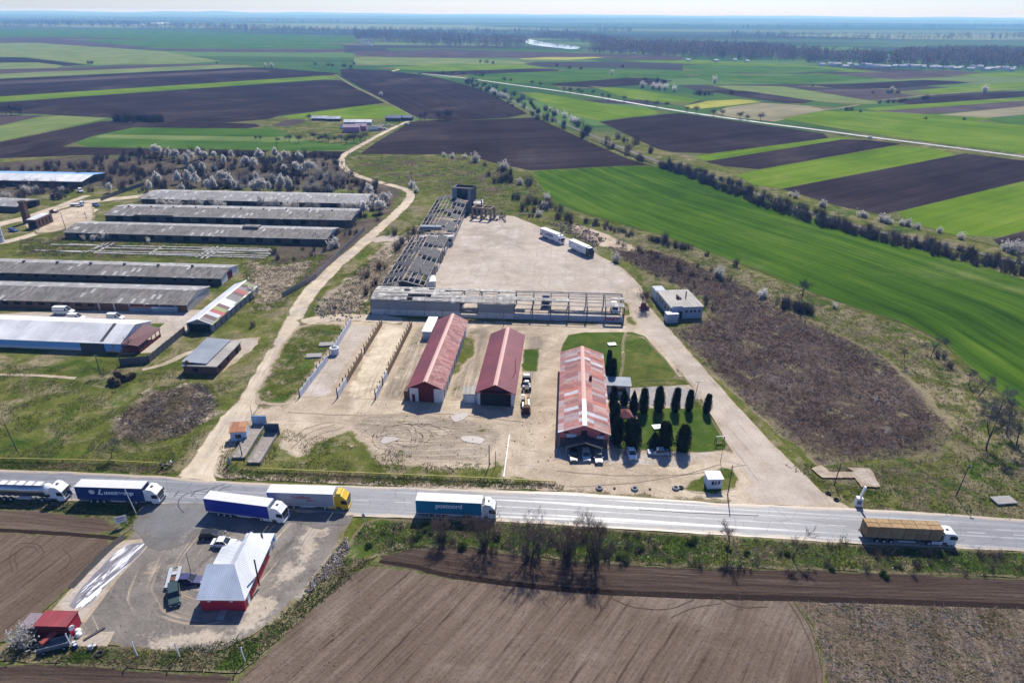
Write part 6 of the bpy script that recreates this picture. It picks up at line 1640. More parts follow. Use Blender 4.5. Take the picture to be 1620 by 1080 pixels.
# cars --------------------------------------------------------------
def car(px, rz, label, col, kind='saloon', L=4.5, group=None, name='parked_car', parts=True, w=1.78, h=1.46, cat='car'):
    c = G(*px) if not isinstance(px, Vector) else px
    r = empty(name, c, rz, label, cat, group)
    x0, x1 = -L / 2, L / 2; W = w / 2
    if kind == 'van':
        belt, top = 1.25, h
        low = [(x0, 0.4), (x0 + 0.02, belt), (x1 - 0.95, belt), (x1 - 0.1, 0.95), (x1, 0.75), (x1, 0.35), (x1 - 0.2, 0.26), (x0 + 0.2, 0.26)]
        cab = [(x0 + 0.02, belt), (x0 + 0.10, top), (x1 - 2.1, top), (x1 - 0.95, belt)]
    elif kind == 'estate':
        belt, top = 0.92, h
        low = [(x0, 0.45), (x0 + 0.03, belt), (x1 - 1.35, belt), (x1 - 0.12, 0.78), (x1, 0.6), (x1, 0.35), (x1 - 0.2, 0.24), (x0 + 0.2, 0.24)]
        cab = [(x0 + 0.05, belt), (x0 + 0.38, top - 0.03), (x1 - 2.2, top), (x1 - 1.3, belt)]
    elif kind == 'suv':
        belt, top = 1.12, h
        low = [(x0, 0.5), (x0 + 0.03, belt), (x1 - 1.35, belt), (x1 - 0.1, 1.0), (x1, 0.8), (x1, 0.4), (x1 - 0.2, 0.32), (x0 + 0.2, 0.32)]
        cab = [(x0 + 0.05, belt), (x0 + 0.22, top - 0.03), (x1 - 1.95, top), (x1 - 1.35, belt)]
    else:
        belt, top = 0.90, h
        low = [(x0, 0.45), (x0 + 0.03, 0.9), (x0 + 0.7, belt + 0.02), (x1 - 1.3, belt), (x1 - 0.12, 0.74), (x1, 0.58), (x1, 0.33), (x1 - 0.2, 0.24), (x0 + 0.2, 0.24)]
        cab = [(x0 + 0.55, belt), (x0 + 1.25, top), (x1 - 2.05, top), (x1 - 1.2, belt)]
    mb = MB(); mb.prism(low, -W, W); mb.build('body', col, r, bevel=0.07)
    # greenhouse: glass with the painted roof on top
    mb = MB()
    ins = [0.05, 0.2, 0.2, 0.05]
    b = mb.pts([(x, -W + i, z) for (x, z), i in zip(cab, ins)] + [(x, W - i, z) for (x, z), i in zip(cab, ins)])
    for q in ((0, 1, 5, 4), (2, 3, 7, 6), (0, 3, 2, 1), (4, 5, 6, 7), (1, 2, 6, 5)): mb.face([b + k for k in q])
    mb.build('window', GLASS, r)
    mb = MB()
    (xa, za), (xb, zb) = cab[1], cab[2]
    e = [(xa - 0.05, -W + 0.16, za + 0.004), (xb + 0.05, -W + 0.16, zb + 0.004), (xb + 0.05, W - 0.16, zb + 0.004), (xa - 0.05, W - 0.16, za + 0.004)]
    bb = mb.pts(e + [(x, y, z + 0.05) for x, y, z in e])
    for k in ((0, 1, 2, 3), (4, 5, 6, 7), (0, 1, 5, 4), (1, 2, 6, 5), (2, 3, 7, 6), (3, 0, 4, 7)): mb.face([bb + j for j in k])
    mb.build('roof', col, r)
    mb = MB()
    for s in (-1, 1):
        f = lambda k: Vector((cab[k][0], s * (W - ins[k] + 0.012), cab[k][1]))
        mb.bar(f(0), f(1), 0.08, 0.03); mb.bar(f(3), f(2), 0.07, 0.03); mb.bar((f(0) + f(3)) / 2, (f(1) + f(2)) / 2, 0.09, 0.03)
        if kind == 'van': mb.box(x0 + 0.05, x1 - 2.3, s * (W - 0.10) - 0.03, s * (W - 0.10) + 0.03, belt - 0.02, top - 0.15)
    mb.build('pillar', col, r)
    if parts:
        rr = 0.36 if kind in ('suv', 'van') else 0.31
        for x in (x0 + 0.85, x1 - 0.85):
            for s in (-1, 1): wheel(r, x, s * (W - 0.1), rr, 0.22)
        for s in (-1, 1):
            part_box(r, 'headlight', LAMP, x1 - 0.07, x1 + 0.015, s * (W - 0.3) - 0.18, s * (W - 0.3) + 0.18, 0.58, 0.74)
            part_box(r, 'tail_light', TAIL, x0 - 0.015, x0 + 0.05, s * (W - 0.22) - 0.14, s * (W - 0.22) + 0.14, 0.66, 0.88)
            part_box(r, 'mirror', col, x1 - 1.55, x1 - 1.38, s * (W + 0.1) - 0.1, s * (W + 0.1) + 0.1, belt + 0.02, belt + 0.18)
        part_box(r, 'grille', BLACKP, x1 - 0.02, x1 + 0.012, -0.45, 0.45, 0.42, 0.6)
        part_box(r, 'number_plate', WHITEP, x1 + 0.005, x1 + 0.02, -0.25, 0.25, 0.32, 0.42)
    return r
PB = paint('black_car_paint', (0.012, 0.012, 0.014)); PS = paint('silver_car_paint', (0.42, 0.45, 0.48)); PBZ = paint('bronze_grey_paint', (0.16, 0.15, 0.15))
PW = paint('white_car_paint', (0.72, 0.74, 0.76)); PG = paint('grey_blue_paint', (0.30, 0.35, 0.41)); PSG = paint('dark_green_paint', (0.02, 0.045, 0.045))
PP = paint('violet_blue_paint', (0.045, 0.045, 0.13)); PBL = paint('blue_car_paint', (0.05, 0.10, 0.25)); PR = paint('dark_red_paint', (0.12, 0.02, 0.025))
car((907, 724), -PI / 2 - 0.02, 'black hatchback, leftmost of three cars before the restaurant porch', PB, 'estate', 4.2)
car((927, 723), -PI / 2, 'silver estate car between two dark cars at the restaurant porch', PS, 'estate', 4.5)
car((946, 727), -PI / 2 + 0.02, 'bronze grey hatchback, right of the silver estate at the porch', PBZ, 'estate', 4.1)
car((999, 720), -PI / 2 + 0.03, 'white saloon parked nose out below a wide cypress', PW, 'saloon', 4.6)
car((1041, 718), PI, 'grey blue saloon parked sideways before the small cypress', PG, 'saloon', 4.8)
car((337, 849), 0.10, 'black estate car with pale bonnet in the lower yard', PB, 'estate', 4.6)
car((355, 862), -0.02, 'white saloon tucked against the white roof of the red house', PW, 'saloon', 4.5)
car((303, 921), 0.0, 'dark violet hatchback beside the wall of the red house', PP, 'estate', 4.1)
car((277, 946), -1.12, 'dark green off-roader towing an empty car trailer', PSG, 'suv', 4.7, name='off_roader', h=1.82, w=1.85)
# white parts of the black estate
# car trailer
a, b = G(279, 902), G(271, 934)
th = ang(b, a)
tr = empty('car_trailer', (a + b) / 2, th, 'empty silver car trailer with two track boards behind the off-roader', 'trailer')
for s in (-1, 1):
    part_box(tr, 'track_board', flat('aluminium_boards', (0.38, 0.41, 0.43), 0.4, 0.5, var=0.15), -2.2, 2.7, s * 0.75 - 0.3, s * 0.75 + 0.3, 0.62, 0.7)
    for x in (-0.3, 0.6): wheel(tr, x, s * 1.15, 0.3, 0.2)
    part_box(tr, 'side_rail', STEELD, -2.2, 2.7, s * 1.07 - 0.03, s * 1.07 + 0.03, 0.5, 0.64)
mb = MB()
for x in (-2.1, -0.9, 0.4, 1.6, 2.6): mb.box(x - 0.06, x + 0.06, -1.0, 1.0, 0.5, 0.6)
mb.build('cross_frame', STEELD, tr)
part_box(tr, 'winch_plate', RIM, 0.8, 1.6, -0.4, 0.4, 0.62, 0.68)
part_box(tr, 'rusty_plate', flat('rust_plate', (0.16, 0.07, 0.05), 0.9, 0.2), -0.6, 0.3, -0.42, 0.42, 0.605, 0.64)
mb = MB(); mb.bar((-2.1, 0.9, 0.5), (-3.4, 0, 0.45), 0.1); mb.bar((-2.1, -0.9, 0.5), (-3.4, 0, 0.45), 0.1); mb.build('drawbar', STEELD, tr)

# vans and farm vehicles
car((102, 496), 0.02, 'white high-roof panel van between the barns', PW, 'van', 6.2, name='panel_van', h=2.5, w=2.0, cat='van')
car((122, 506), 0.0, 'low white van mostly hidden behind the white barn roof, left one', PW, 'van', 5.0, name='panel_van', h=2.2, w=1.9, cat='van')
car((184, 506), 0.0, 'white van with roof bars behind the ridge of the modern barn', PW, 'van', 5.0, name='panel_van', h=2.3, w=1.9, cat='van')
car((22, 366), -0.3, 'blue hatchback parked on the grass by the silo', PBL, 'estate', 4.2)
car((86, 336), -0.2, 'dark red saloon in the dirt yard behind the boiler house ruin', PR, 'saloon', 4.4)
car((152, 326), -0.6, 'dark blue hatchback at the fork of the farm track', PBL, 'estate', 4.2)
car((128, 304), -0.9, 'white and navy van nosed against the bushes by the farm track', PW, 'van', 4.6, name='panel_van', h=2.0, w=1.8, cat='van')
car((1377, 219), ang(G(1300, 207), G(1420, 223)), 'white car driving on the far road through the fields', PW, 'saloon', 4.8, name='moving_car')
# flatbed truck on the farm track
c = G(123, 326); th = 0.05
r = empty('flatbed_truck', c, th, 'small flatbed truck with a white cab on the farm track', 'truck')
part_box(r, 'bed', STEELG, -3.6, 1.2, -1.1, 1.1, 1.0, 1.2); part_box(r, 'chassis', CHASSIS, -3.5, 3.0, -0.5, 0.5, 0.5, 0.98)
mb = MB(); mb.prism([(1.4, 0.6), (3.3, 0.5), (3.4, 1.3), (3.0, 2.3), (1.4, 2.4)], -1.0, 1.0); mb.build('cab', CW, r, bevel=0.08)
mb = MB(); mb.poly([(3.395, -0.85, 1.38), (3.395, 0.85, 1.38), (3.07, 0.8, 2.2), (3.07, -0.8, 2.2)]); mb.build('windscreen', GLASS, r)
part_box(r, 'side_window', GLASS, 2.0, 2.9, -1.02, -1.0, 1.4, 2.1)
for x in (-2.4, 2.4):
    for s in (-1, 1): wheel(r, x, s * 0.95, 0.42, 0.28)
# red tractor with a loader
c = G(86, 315)
r = empty('farm_tractor', c, -0.4, 'red farm tractor with a raised yellow loader arm by the bushes', 'tractor')
mb = MB(); mb.prism([(0.0, 0.8), (2.2, 0.8), (2.2, 1.5), (0.0, 1.7)], -0.45, 0.45); mb.build('bonnet', PR, r, bevel=0.06)
part_box(r, 'cab', GLASS, -1.3, 0.0, -0.75, 0.75, 0.9, 2.5); part_box(r, 'cab_roof', PR, -1.4, 0.1, -0.85, 0.85, 2.51, 2.7)
for x, rr in ((-0.8, 0.85), (1.6, 0.5)):
    for s in (-1, 1): wheel(r, x, s * 0.95, rr, 0.45)
mb = MB(); mb.bar((0.2, 0.7, 1.4), (1.6, 0.7, 3.4), 0.18); mb.bar((1.6, 0.7, 3.4), (3.2, 0.7, 3.7), 0.16); mb.build('loader_arm', CY, r)

# black lorry chassis and brown digger trailer beside the burgundy hall
c = G(833, 611)
r = empty('truck_chassis', c, PI / 2, 'stripped black lorry with exposed engine and axles beside the burgundy hall', 'lorry')
part_box(r, 'chassis', CHASSIS, -3.2, 3.0, -0.5, 0.5, 0.6, 0.95)
part_box(r, 'cab_shell', BLACKP, 1.2, 3.0, -1.1, 1.1, 0.96, 2.2); part_box(r, 'cab_roof', WHITEP, 2.0, 2.95, -0.8, 0.8, 2.21, 2.3)
part_box(r, 'engine', STEELG, -0.3, 0.7, -0.6, 0.5, 0.96, 1.6); part_box(r, 'gearbox', RIM, -1.1, -0.5, -1.0, -0.5, 0.7, 1.3)
for s in (-1, 1): part_box(r, 'mudguard', BLACKP, -2.9, -1.4, s * 0.95 - 0.3, s * 0.95 + 0.3, 1.05, 1.15); part_box(r, 'air_tank', RIM, -2.6, -1.9, s * 0.8 - 0.2, s * 0.8 + 0.2, 1.16, 1.4)
for x in (-2.2, 2.1):
    for s in (-1, 1): wheel(r, x, s * 1.0, 0.5, 0.4)
c = G(832, 645)
r = empty('crane_trailer', c, PI / 2, 'rusty crane carrier with cream and ochre beams behind the stripped lorry', 'crane')
RUSTD = flat('dark_rust', (0.10, 0.05, 0.035), 0.9, 0.2, var=0.4)
part_box(r, 'chassis', RUSTD, -3.6, 3.6, -1.0, 1.0, 0.7, 1.0)
part_box(r, 'beam', flat('cream_paint', (0.55, 0.50, 0.40), 0.6, 0.3, var=0.25), -1.2, 2.0, -1.0, -0.4, 1.02, 1.5)
part_box(r, 'boom', flat('ochre_paint', (0.42, 0.27, 0.10), 0.6, 0.3, var=0.25), -1.6, 3.8, -0.2, 0.25, 1.3, 1.75)
part_box(r, 'side_box', PSG, 1.0, 3.4, 0.4, 1.05, 1.02, 1.9); part_box(r, 'box_lid', WHITEP, 2.8, 3.4, 0.4, 1.05, 1.91, 1.98)
part_box(r, 'turret', RUSTD, -3.2, -1.7, -0.8, 0.7, 1.02, 2.0); part_box(r, 'counterweight', WHITEP, -2.0, 0.3, 0.5, 0.95, 1.02, 1.6)
for x in (-2.8, -1.6, 2.6):
    for s in (-1, 1): wheel(r, x, s * 0.95, 0.5, 0.35)
mb = MB(); mb.bar((-3.6, 0, 0.8), (-5.0, 0.1, 0.5), 0.15); mb.build('drawbar', RUSTD, r)

# vehicles standing inside the ruined hall
for px, label, col in (((726, 496), 'pale tractor unit seen through the gap of the ruined hall cladding', CW), ((864, 493), 'tractor unit with blue lower cab inside the open ruined hall', PBL)):
    c = G(*px)
    r = empty('tractor_unit', c + Vector((0, 5.0, 0.36)), -PI / 2, label, 'truck')
    tractor(r, 2.5, col, dark=col)
    part_box(r, 'roof_deflector', CW, 0.3, 1.2, -1.1, 1.1, 3.72, 3.9, taper=0.1)
car(G(974, 500) + Vector((0, 3.5, 0.36)), -PI / 2, 'white van with a dark windscreen at the end bay of the ruined hall', PW, 'van', 5.6, name='panel_van', h=2.4, w=2.0, cat='van')
# ------------------------------------------------------------------ vegetation
def leafy(name, cols, rough=0.9, spec=0.0, rnd=0.0, sc=0.5, trans=0.0):
    cols = list(cols)
    t = NT(name, rough, spec)
    o = t.obj()
    a = t.noise(o, sc, 4, 0.65); b = t.noise(o, sc * 6, 3, 0.6)
    f = t.math('MULTIPLY_ADD', a, 0.55, t.math('MULTIPLY', b, 0.45))
    if rnd:
        f = t.math('MULTIPLY_ADD', t.math('SUBTRACT', t.rnd(), 0.5), rnd, f)
    col = t.ramp(f, [(0.34, cols[0]), (0.5, cols[1]), (0.66, cols[2])])
    t.color(col)
    if trans:          # light passes through thin petals and blades
        tr = t.n('BsdfTranslucent'); t.put(tr.inputs[0], col)
        mx = t.n('MixShader'); mx.inputs[0].default_value = trans
        t.nt.links.new(t.b.outputs[0], mx.inputs[1]); t.nt.links.new(tr.outputs[0], mx.inputs[2])
        t.nt.links.new(mx.outputs[0], t.nt.nodes['Material Output'].inputs['Surface'])
    return t.mat
BARK = leafy('grey_bark', [(0.045, 0.036, 0.032), (0.075, 0.062, 0.056), (0.12, 0.10, 0.092)])
TWIG = leafy('bare_twigs', [(0.070, 0.056, 0.056), (0.115, 0.095, 0.095), (0.17, 0.145, 0.142)], rnd=0.35)
TWIGB = leafy('brown_twigs', [(0.095, 0.066, 0.052), (0.15, 0.108, 0.086), (0.22, 0.168, 0.138)], rnd=0.25)
TWIGG = leafy('grey_twigs', [(0.085, 0.080, 0.076), (0.13, 0.122, 0.116), (0.19, 0.18, 0.17)], rnd=0.2)
PETAL = leafy('white_blossom', [(0.48, 0.455, 0.41), (0.68, 0.65, 0.59), (0.84, 0.81, 0.75)], rnd=0.2, trans=0.55)
PETALD = leafy('fading_blossom', [(0.24, 0.225, 0.205), (0.36, 0.345, 0.32), (0.50, 0.485, 0.455)], rnd=0.2, trans=0.45)
CYP = leafy('cypress_green', [(0.009, 0.015, 0.007), (0.018, 0.028, 0.011), (0.036, 0.052, 0.018)], sc=1.5, trans=0.15)
BUSHG = leafy('young_green_leaves', [(0.035, 0.060, 0.016), (0.065, 0.100, 0.026), (0.11, 0.15, 0.045)], rnd=0.3, trans=0.4)

class Rib:
    """thin tapering blades and small leaves"""
    def __init__(s): s.v, s.f, s.m = [], [], []
    def rib(s, p, q, w0, w1, rg, mi=0):
        d = q - p
        a = d.cross(Vector((rg.gauss(0, 1), rg.gauss(0, 1), rg.gauss(0, 1))))
        if a.length < 1e-6: return
        a.normalize(); b = len(s.v)
        s.v += [tuple(p - a * w0 / 2), tuple(p + a * w0 / 2), tuple(q + a * w1 / 2), tuple(q - a * w1 / 2)]
        s.f.append((b, b + 1, b + 2, b + 3)); s.m.append(mi)
    def leaf(s, c, r, rg, mi=0):
        a = Vector((rg.gauss(0, 1), rg.gauss(0, 1), rg.gauss(0, 1))).normalized()
        b_ = a.orthogonal().normalized(); c_ = a.cross(b_); b = len(s.v)
        k = rg.uniform(0.6, 1.0)
        s.v += [tuple(c + b_ * r), tuple(c + c_ * r * k), tuple(c - b_ * r * rg.uniform(0.7, 1)), tuple(c - c_ * r * k)]
        s.f.append((b, b + 1, b + 2, b + 3)); s.m.append(mi)
    def mesh(s, name, mats):
        me = bpy.data.meshes.new(name)
        me.from_pydata(s.v, [], s.f)
        for m in mats: me.materials.append(m)
        me.polygons.foreach_set('material_index', s.m); me.update()
        return me

def rv(rg): return Vector((rg.gauss(0, 1), rg.gauss(0, 1), rg.gauss(0, 1)))

def shrub_mesh(seed, h, spread, n, mats, w=0.07, petals=0, pr=0.22, up=0.9, wide=1.0):
    """stems fan out of a few rootstocks; every stem its own length, so the outline is ragged"""
    rg = random.Random(seed); R_ = Rib()
    cs = [Vector((rg.gauss(0, spread * 0.20), rg.gauss(0, spread * 0.20), 0)) for _ in range(4)]
    ch = [rg.uniform(0.6, 1.0) for _ in cs]; ch[0] = 1.0
    for i in range(n):
        k = rg.randrange(4); an = rg.uniform(0, 2 * PI); tilt = abs(rg.gauss(0, 0.42))
        p = cs[k] + Vector((math.cos(an), math.sin(an), 0)) * rg.uniform(0, 0.12) * spread
        L = h * ch[k] * rg.uniform(0.45, 1.12)
        d = Vector((math.cos(an) * math.sin(tilt), math.sin(an) * math.sin(tilt), math.cos(tilt)))
        mid = p + (d + rv(rg) * 0.08) * L * 0.5; tip = mid + (d + Vector((0, 0, 0.25)) + rv(rg) * 0.22) * L * 0.5
        R_.rib(p, mid, w * 1.3, w * 0.8, rg); R_.rib(mid, tip, w * 0.8, w * 0.25, rg)
        for j in range(6):
            t = rg.uniform(0.15, 1.0); q = p.lerp(mid, t * 2) if t < 0.5 else mid.lerp(tip, t * 2 - 1)
            e = q + (rv(rg) * 0.55 + d * 0.5 + Vector((0, 0, 0.35))) * h * rg.uniform(0.06, 0.17)
            R_.rib(q, e, w * 0.6, w * 0.2, rg)
            if petals and rg.random() < petals:
                for _ in range(4): R_.leaf(q.lerp(e, rg.random()) + rv(rg) * 0.2, pr * rg.uniform(0.5, 1.15), rg, 1)
    return R_.mesh('shrub', mats)

def grow(rg, p, d, L, r, depth, maxd, out, spread=0.55, kids=(2, 4), grav=0.06):
    n = 3
    q = p
    dd = d.copy()
    for i in range(n):
        dd = (dd + rv(rg) * 0.10 + Vector((0, 0, grav))).normalized()
        q2 = q + dd * L / n
        r2 = r * (1 - 0.22 * (i + 1) / n * 1.2)
        out.append((q, q2, r * (1 - 0.22 * i / n * 1.2), r2, depth)); q = q2
        if depth < maxd and i > 0:
            for _ in range(rg.randint(*kids)):
                k = (dd + rv(rg) * spread).normalized()
                grow(rg, q, k, L * rg.uniform(0.45, 0.72), r2 * rg.uniform(0.40, 0.62), depth + 1, maxd, out, spread, kids, grav)

def tree_proto(name, seed, h, stems=1, maxd=3, r=0.16, spread=0.5, petals=0.0, pr=0.25, twmat=None, pmat=None, splay=0.0, kids=(2, 3), wscale=1.0, bare_base=0.35):
    """empty > trunk (solid limbs), crown (twigs, blossom)"""
    rg = random.Random(seed); segs = []
    for s in range(stems):
        an = 2 * PI * s / stems + rg.uniform(-.4, .4)
        p = Vector((math.cos(an), math.sin(an), 0)) * (0.12 * stems * 0.35 if stems > 1 else 0)
        d = Vector((math.cos(an) * splay, math.sin(an) * splay, 1)).normalized()
        grow(rg, p, d, h * rg.uniform(0.42, 0.55), r * rg.uniform(0.8, 1.1), 0, maxd, segs, spread, kids)
    zmax = max(q.z for _, q, _, _, _ in segs); k = h / zmax
    T = MB(); C = Rib()
    for p, q, r0, r1, dp in segs:
        p, q = p * k, q * k
        if dp <= 1: T.tube(p, q, r0, r1, n=5, caps=False)
        else:
            C.rib(p, q, max(r0 * 2, 0.045 * wscale), max(r1 * 1.6, 0.03 * wscale), rg)
            if dp == maxd:
                for _ in range(2): C.rib(q, q + ((q - p).normalized() + rv(rg) * 0.6) * h * 0.05, 0.035 * wscale, 0.012 * wscale, rg)
                if petals and rg.random() < petals:
                    for _ in range(3): C.leaf(q + rv(rg) * 0.40, pr * rg.uniform(0.5, 1.1), rg, 1)
    tm = T.mesh('trunk', BARK)
    cm = C.mesh('crown', [twmat or TWIG, pmat or PETAL])
    return tm, cm

def put_tree(pr, px, s=1.0, rz=0.0, label=None, cat='tree', group=None, name='tree', sz=None, at=None):
    loc = at if at is not None else G(*px)
    r = empty(name, loc, rz, label, cat, group, (s, s, sz or s))
    for nm, me in (('trunk', pr[0]), ('crown', pr[1])):
        o = bpy.data.objects.new(nm, me); COL.objects.link(o); o.parent = r
    return r

def put_mesh(me, px, s=1.0, rz=0.0, label=None, cat='shrub', group=None, name='shrub', sz=None, at=None):
    o = bpy.data.objects.new(name, me); COL.objects.link(o)
    o.location = at if at is not None else G(*px)
    o.rotation_euler = (0, 0, rz); o.scale = (s, s, sz or s)
    return tag(o, label, cat, group)

VR = random.Random(77)
BS = [shrub_mesh(10 + i, 3.0, 3.0, 60, [TWIG], 0.055) for i in range(4)]              # bare shrubs
BD = [shrub_mesh(20 + i, 4.2, 3.8, 110, [TWIG if i % 3 else TWIGB], 0.085) for i in range(6)]             # dense hedge shrubs
BB = [shrub_mesh(30 + i, 1.8, 2.2, 50, [TWIGB], 0.045) for i in range(3)]             # brown low shrubs
FB = [shrub_mesh(40 + i, 4.2, 3.8, 80, [TWIG, PETAL], 0.07, petals=0.72, pr=0.24) for i in range(4)]    # blossom shrubs
FP_ = [shrub_mesh(50 + i, 4.4, 4.2, 90, [TWIGG, PETALD], 0.07, petals=0.50, pr=0.22) for i in range(3)] # fading blossom
GB = [shrub_mesh(60 + i, 1.0, 1.9, 60, [BUSHG, BUSHG], 0.06, petals=0.9, pr=0.12) for i in range(2)]     # leafy green
TB = [tree_proto('t', 70 + i, 8.0, 1, 4, 0.16, 0.55, wscale=0.5, twmat=TWIGG) for i in range(3)]
TBROWN = [tree_proto('t', 75 + i, 7.0, 1, 3, 0.11, 0.45, twmat=TWIGB) for i in range(2)]
TV = [tree_proto('t', 80 + i, 12.0, 14, 4, 0.09, 0.30, splay=0.26, kids=(1, 2), wscale=0.62, twmat=TWIGB) for i in range(3)]       # many stems from the ground
TF = [tree_proto('t', 90 + i, 6.0, 1, 3, 0.13, 0.6, petals=0.75, pr=0.36, wscale=1.4, kids=(2, 4)) for i in range(3)]
def far_tree(seed, h):
    rg = random.Random(seed); T = MB(); C = Rib()
    T.tube((0, 0, 0), (0, 0, h * 0.35), 0.22, 0.16, n=5, caps=False)
    for i in range(170):
        d = Vector((rg.gauss(0, 0.55), rg.gauss(0, 0.55), rg.uniform(0.25, 1.0))).normalized()
        p = Vector((0, 0, h * rg.uniform(0.25, 0.45))) + d * h * rg.uniform(0.05, 0.3); L = h * rg.uniform(0.15, 0.38)
        C.rib(p, p + (d + rv(rg) * 0.3) * L, 0.16, 0.05, rg)
    return T.mesh('trunk', BARK), C.mesh('crown', [TWIG])
TFAR = [far_tree(95 + i, 8.0) for i in range(4)]

# --- cypresses
def cypress_proto(seed, h, w, pointed=False, twin=False):
    rg = random.Random(seed); R_ = Rib()
    def rad(z, ph):
        u = z / h
        base = min(1.0, 0.55 + u * 2.2) * (1 - u) ** (0.85 if pointed else 0.28) if u < 1 else 0
        return w / 2 * base * (1 + 0.10 * math.sin(3 * ph + 5 * u) + 0.08 * math.sin(7 * ph - 9 * u))
    core = MB(); N = 14; prof = []
    rows = []
    for i in range(11):
        z = 0.1 + (h * 0.985 - 0.1) * i / 10
        rows.append(core.pts([(math.cos(2 * PI * k / N) * rad(z, 2 * PI * k / N) * 0.86, math.sin(2 * PI * k / N) * rad(z, 2 * PI * k / N) * 0.86, z) for k in range(N)]))
    for a, d in zip(rows, rows[1:]):
        for k in range(N): core.face((a + k, a + (k + 1) % N, d + (k + 1) % N, d + k))
    R_.v += core.v; R_.f += [f for f in core.f]; R_.m += [0] * len(core.f)
    for i in range(1500):
        z = h * (rg.random() ** 0.85); ph = rg.uniform(0, 2 * PI); r = rad(z, ph) * rg.uniform(0.82, 1.22)
        p = Vector((r * math.cos(ph), r * math.sin(ph), z))
        e = p + Vector((math.cos(ph) * 0.12, math.sin(ph) * 0.12, rg.uniform(0.25, 0.6)))
        R_.rib(p, e, rg.uniform(0.10, 0.2), 0.02, rg)
    if not pointed:
        for k in range(4):
            an = rg.uniform(0, 6.28); c = Vector((math.cos(an) * w * 0.22, math.sin(an) * w * 0.22, h * 0.95))
            for j in range(40):
                p = c + Vector((rg.gauss(0, w * 0.07), rg.gauss(0, w * 0.07), rg.uniform(-0.6, 0.25))); R_.rib(p, p + Vector((0, 0, rg.uniform(0.3, 0.7))), 0.18, 0.02, rg)
    tm = MB(); tm.tube((0, 0, 0), (0, 0, 0.6), 0.16, 0.13, n=6)
    return tm.mesh('trunk', BARK), R_.mesh('crown', [CYP])
CY_T = [cypress_proto(1, 8.0, 2.4), cypress_proto(2, 8.0, 2.4), cypress_proto(4, 8.0, 2.3), cypress_proto(5, 8.0, 2.5)]
CY_P = cypress_proto(3, 5.6, 2.9, True)
# base px, height m, width factor, label
for i, (px, hh, wf, pt, lab) in enumerate([
    ((967, 607), 7.4, 0.95, 0, 'tall dark cypress on the upper lawn beside the restaurant roof'),
    ((962, 594), 7.6, 0.8, 0, 'tall dark cypress just behind the annex on the upper lawn'),
    ((970, 652), 7.0, 1.0, 0, 'dark cypress against the restaurant wall in front of the annex'),
    ((972, 680), 7.0, 1.1, 0, 'dark cypress against the restaurant wall behind the gazebo'),
    ((975, 702), 6.5, 1.15, 0, 'dark cypress at the restaurant corner nearest the terrace'),
    ((987, 641), 4.6, 0.95, 1, 'small pointed cypress just behind the gazebo roof'),
    ((1002, 651), 6.0, 1.05, 1, 'pointed broad cypress right of the gazebo'),
    ((1018, 652), 6.6, 0.95, 0, 'columnar cypress in the rear row, third from the gazebo'),
    ((1042, 650), 6.7, 0.98, 0, 'columnar cypress in the rear row, between two equal gaps'),
    ((1067, 651), 6.6, 1.0, 0, 'thick columnar cypress in the rear row before the grey paving'),
    ((1089, 650), 6.2, 0.85, 0, 'slim cypress in the rear row near the lamp post'),
    ((1117, 653), 5.6, 0.8, 0, 'slim cypress at the right end of the row beside the concrete road'),
    ((1000, 708), 7.0, 1.55, 0, 'wide twin cypress in the front row above the white saloon'),
    ((1034, 709), 4.4, 1.1, 1, 'small pointed cypress in the front row behind the grey blue saloon'),
    ((1052, 709), 7.0, 1.35, 0, 'broad cypress in the front row beside the small pointed one'),
    ((1079, 713), 7.0, 1.3, 0, 'broad cypress standing alone at the right of the front row')]):
    pr = CY_P if pt else CY_T[i % 4]
    k = hh / (5.6 if pt else 8.0)
    ct = put_tree(pr, px, wf * VR.uniform(0.9, 1.12), i * 1.3, lab, 'cypress', 'cypresses round the restaurant garden', 'cypress_tree', sz=k * VR.uniform(0.93, 1.06))
    ct.rotation_euler = (VR.uniform(-0.04, 0.04), VR.uniform(-0.04, 0.04), i * 1.3)

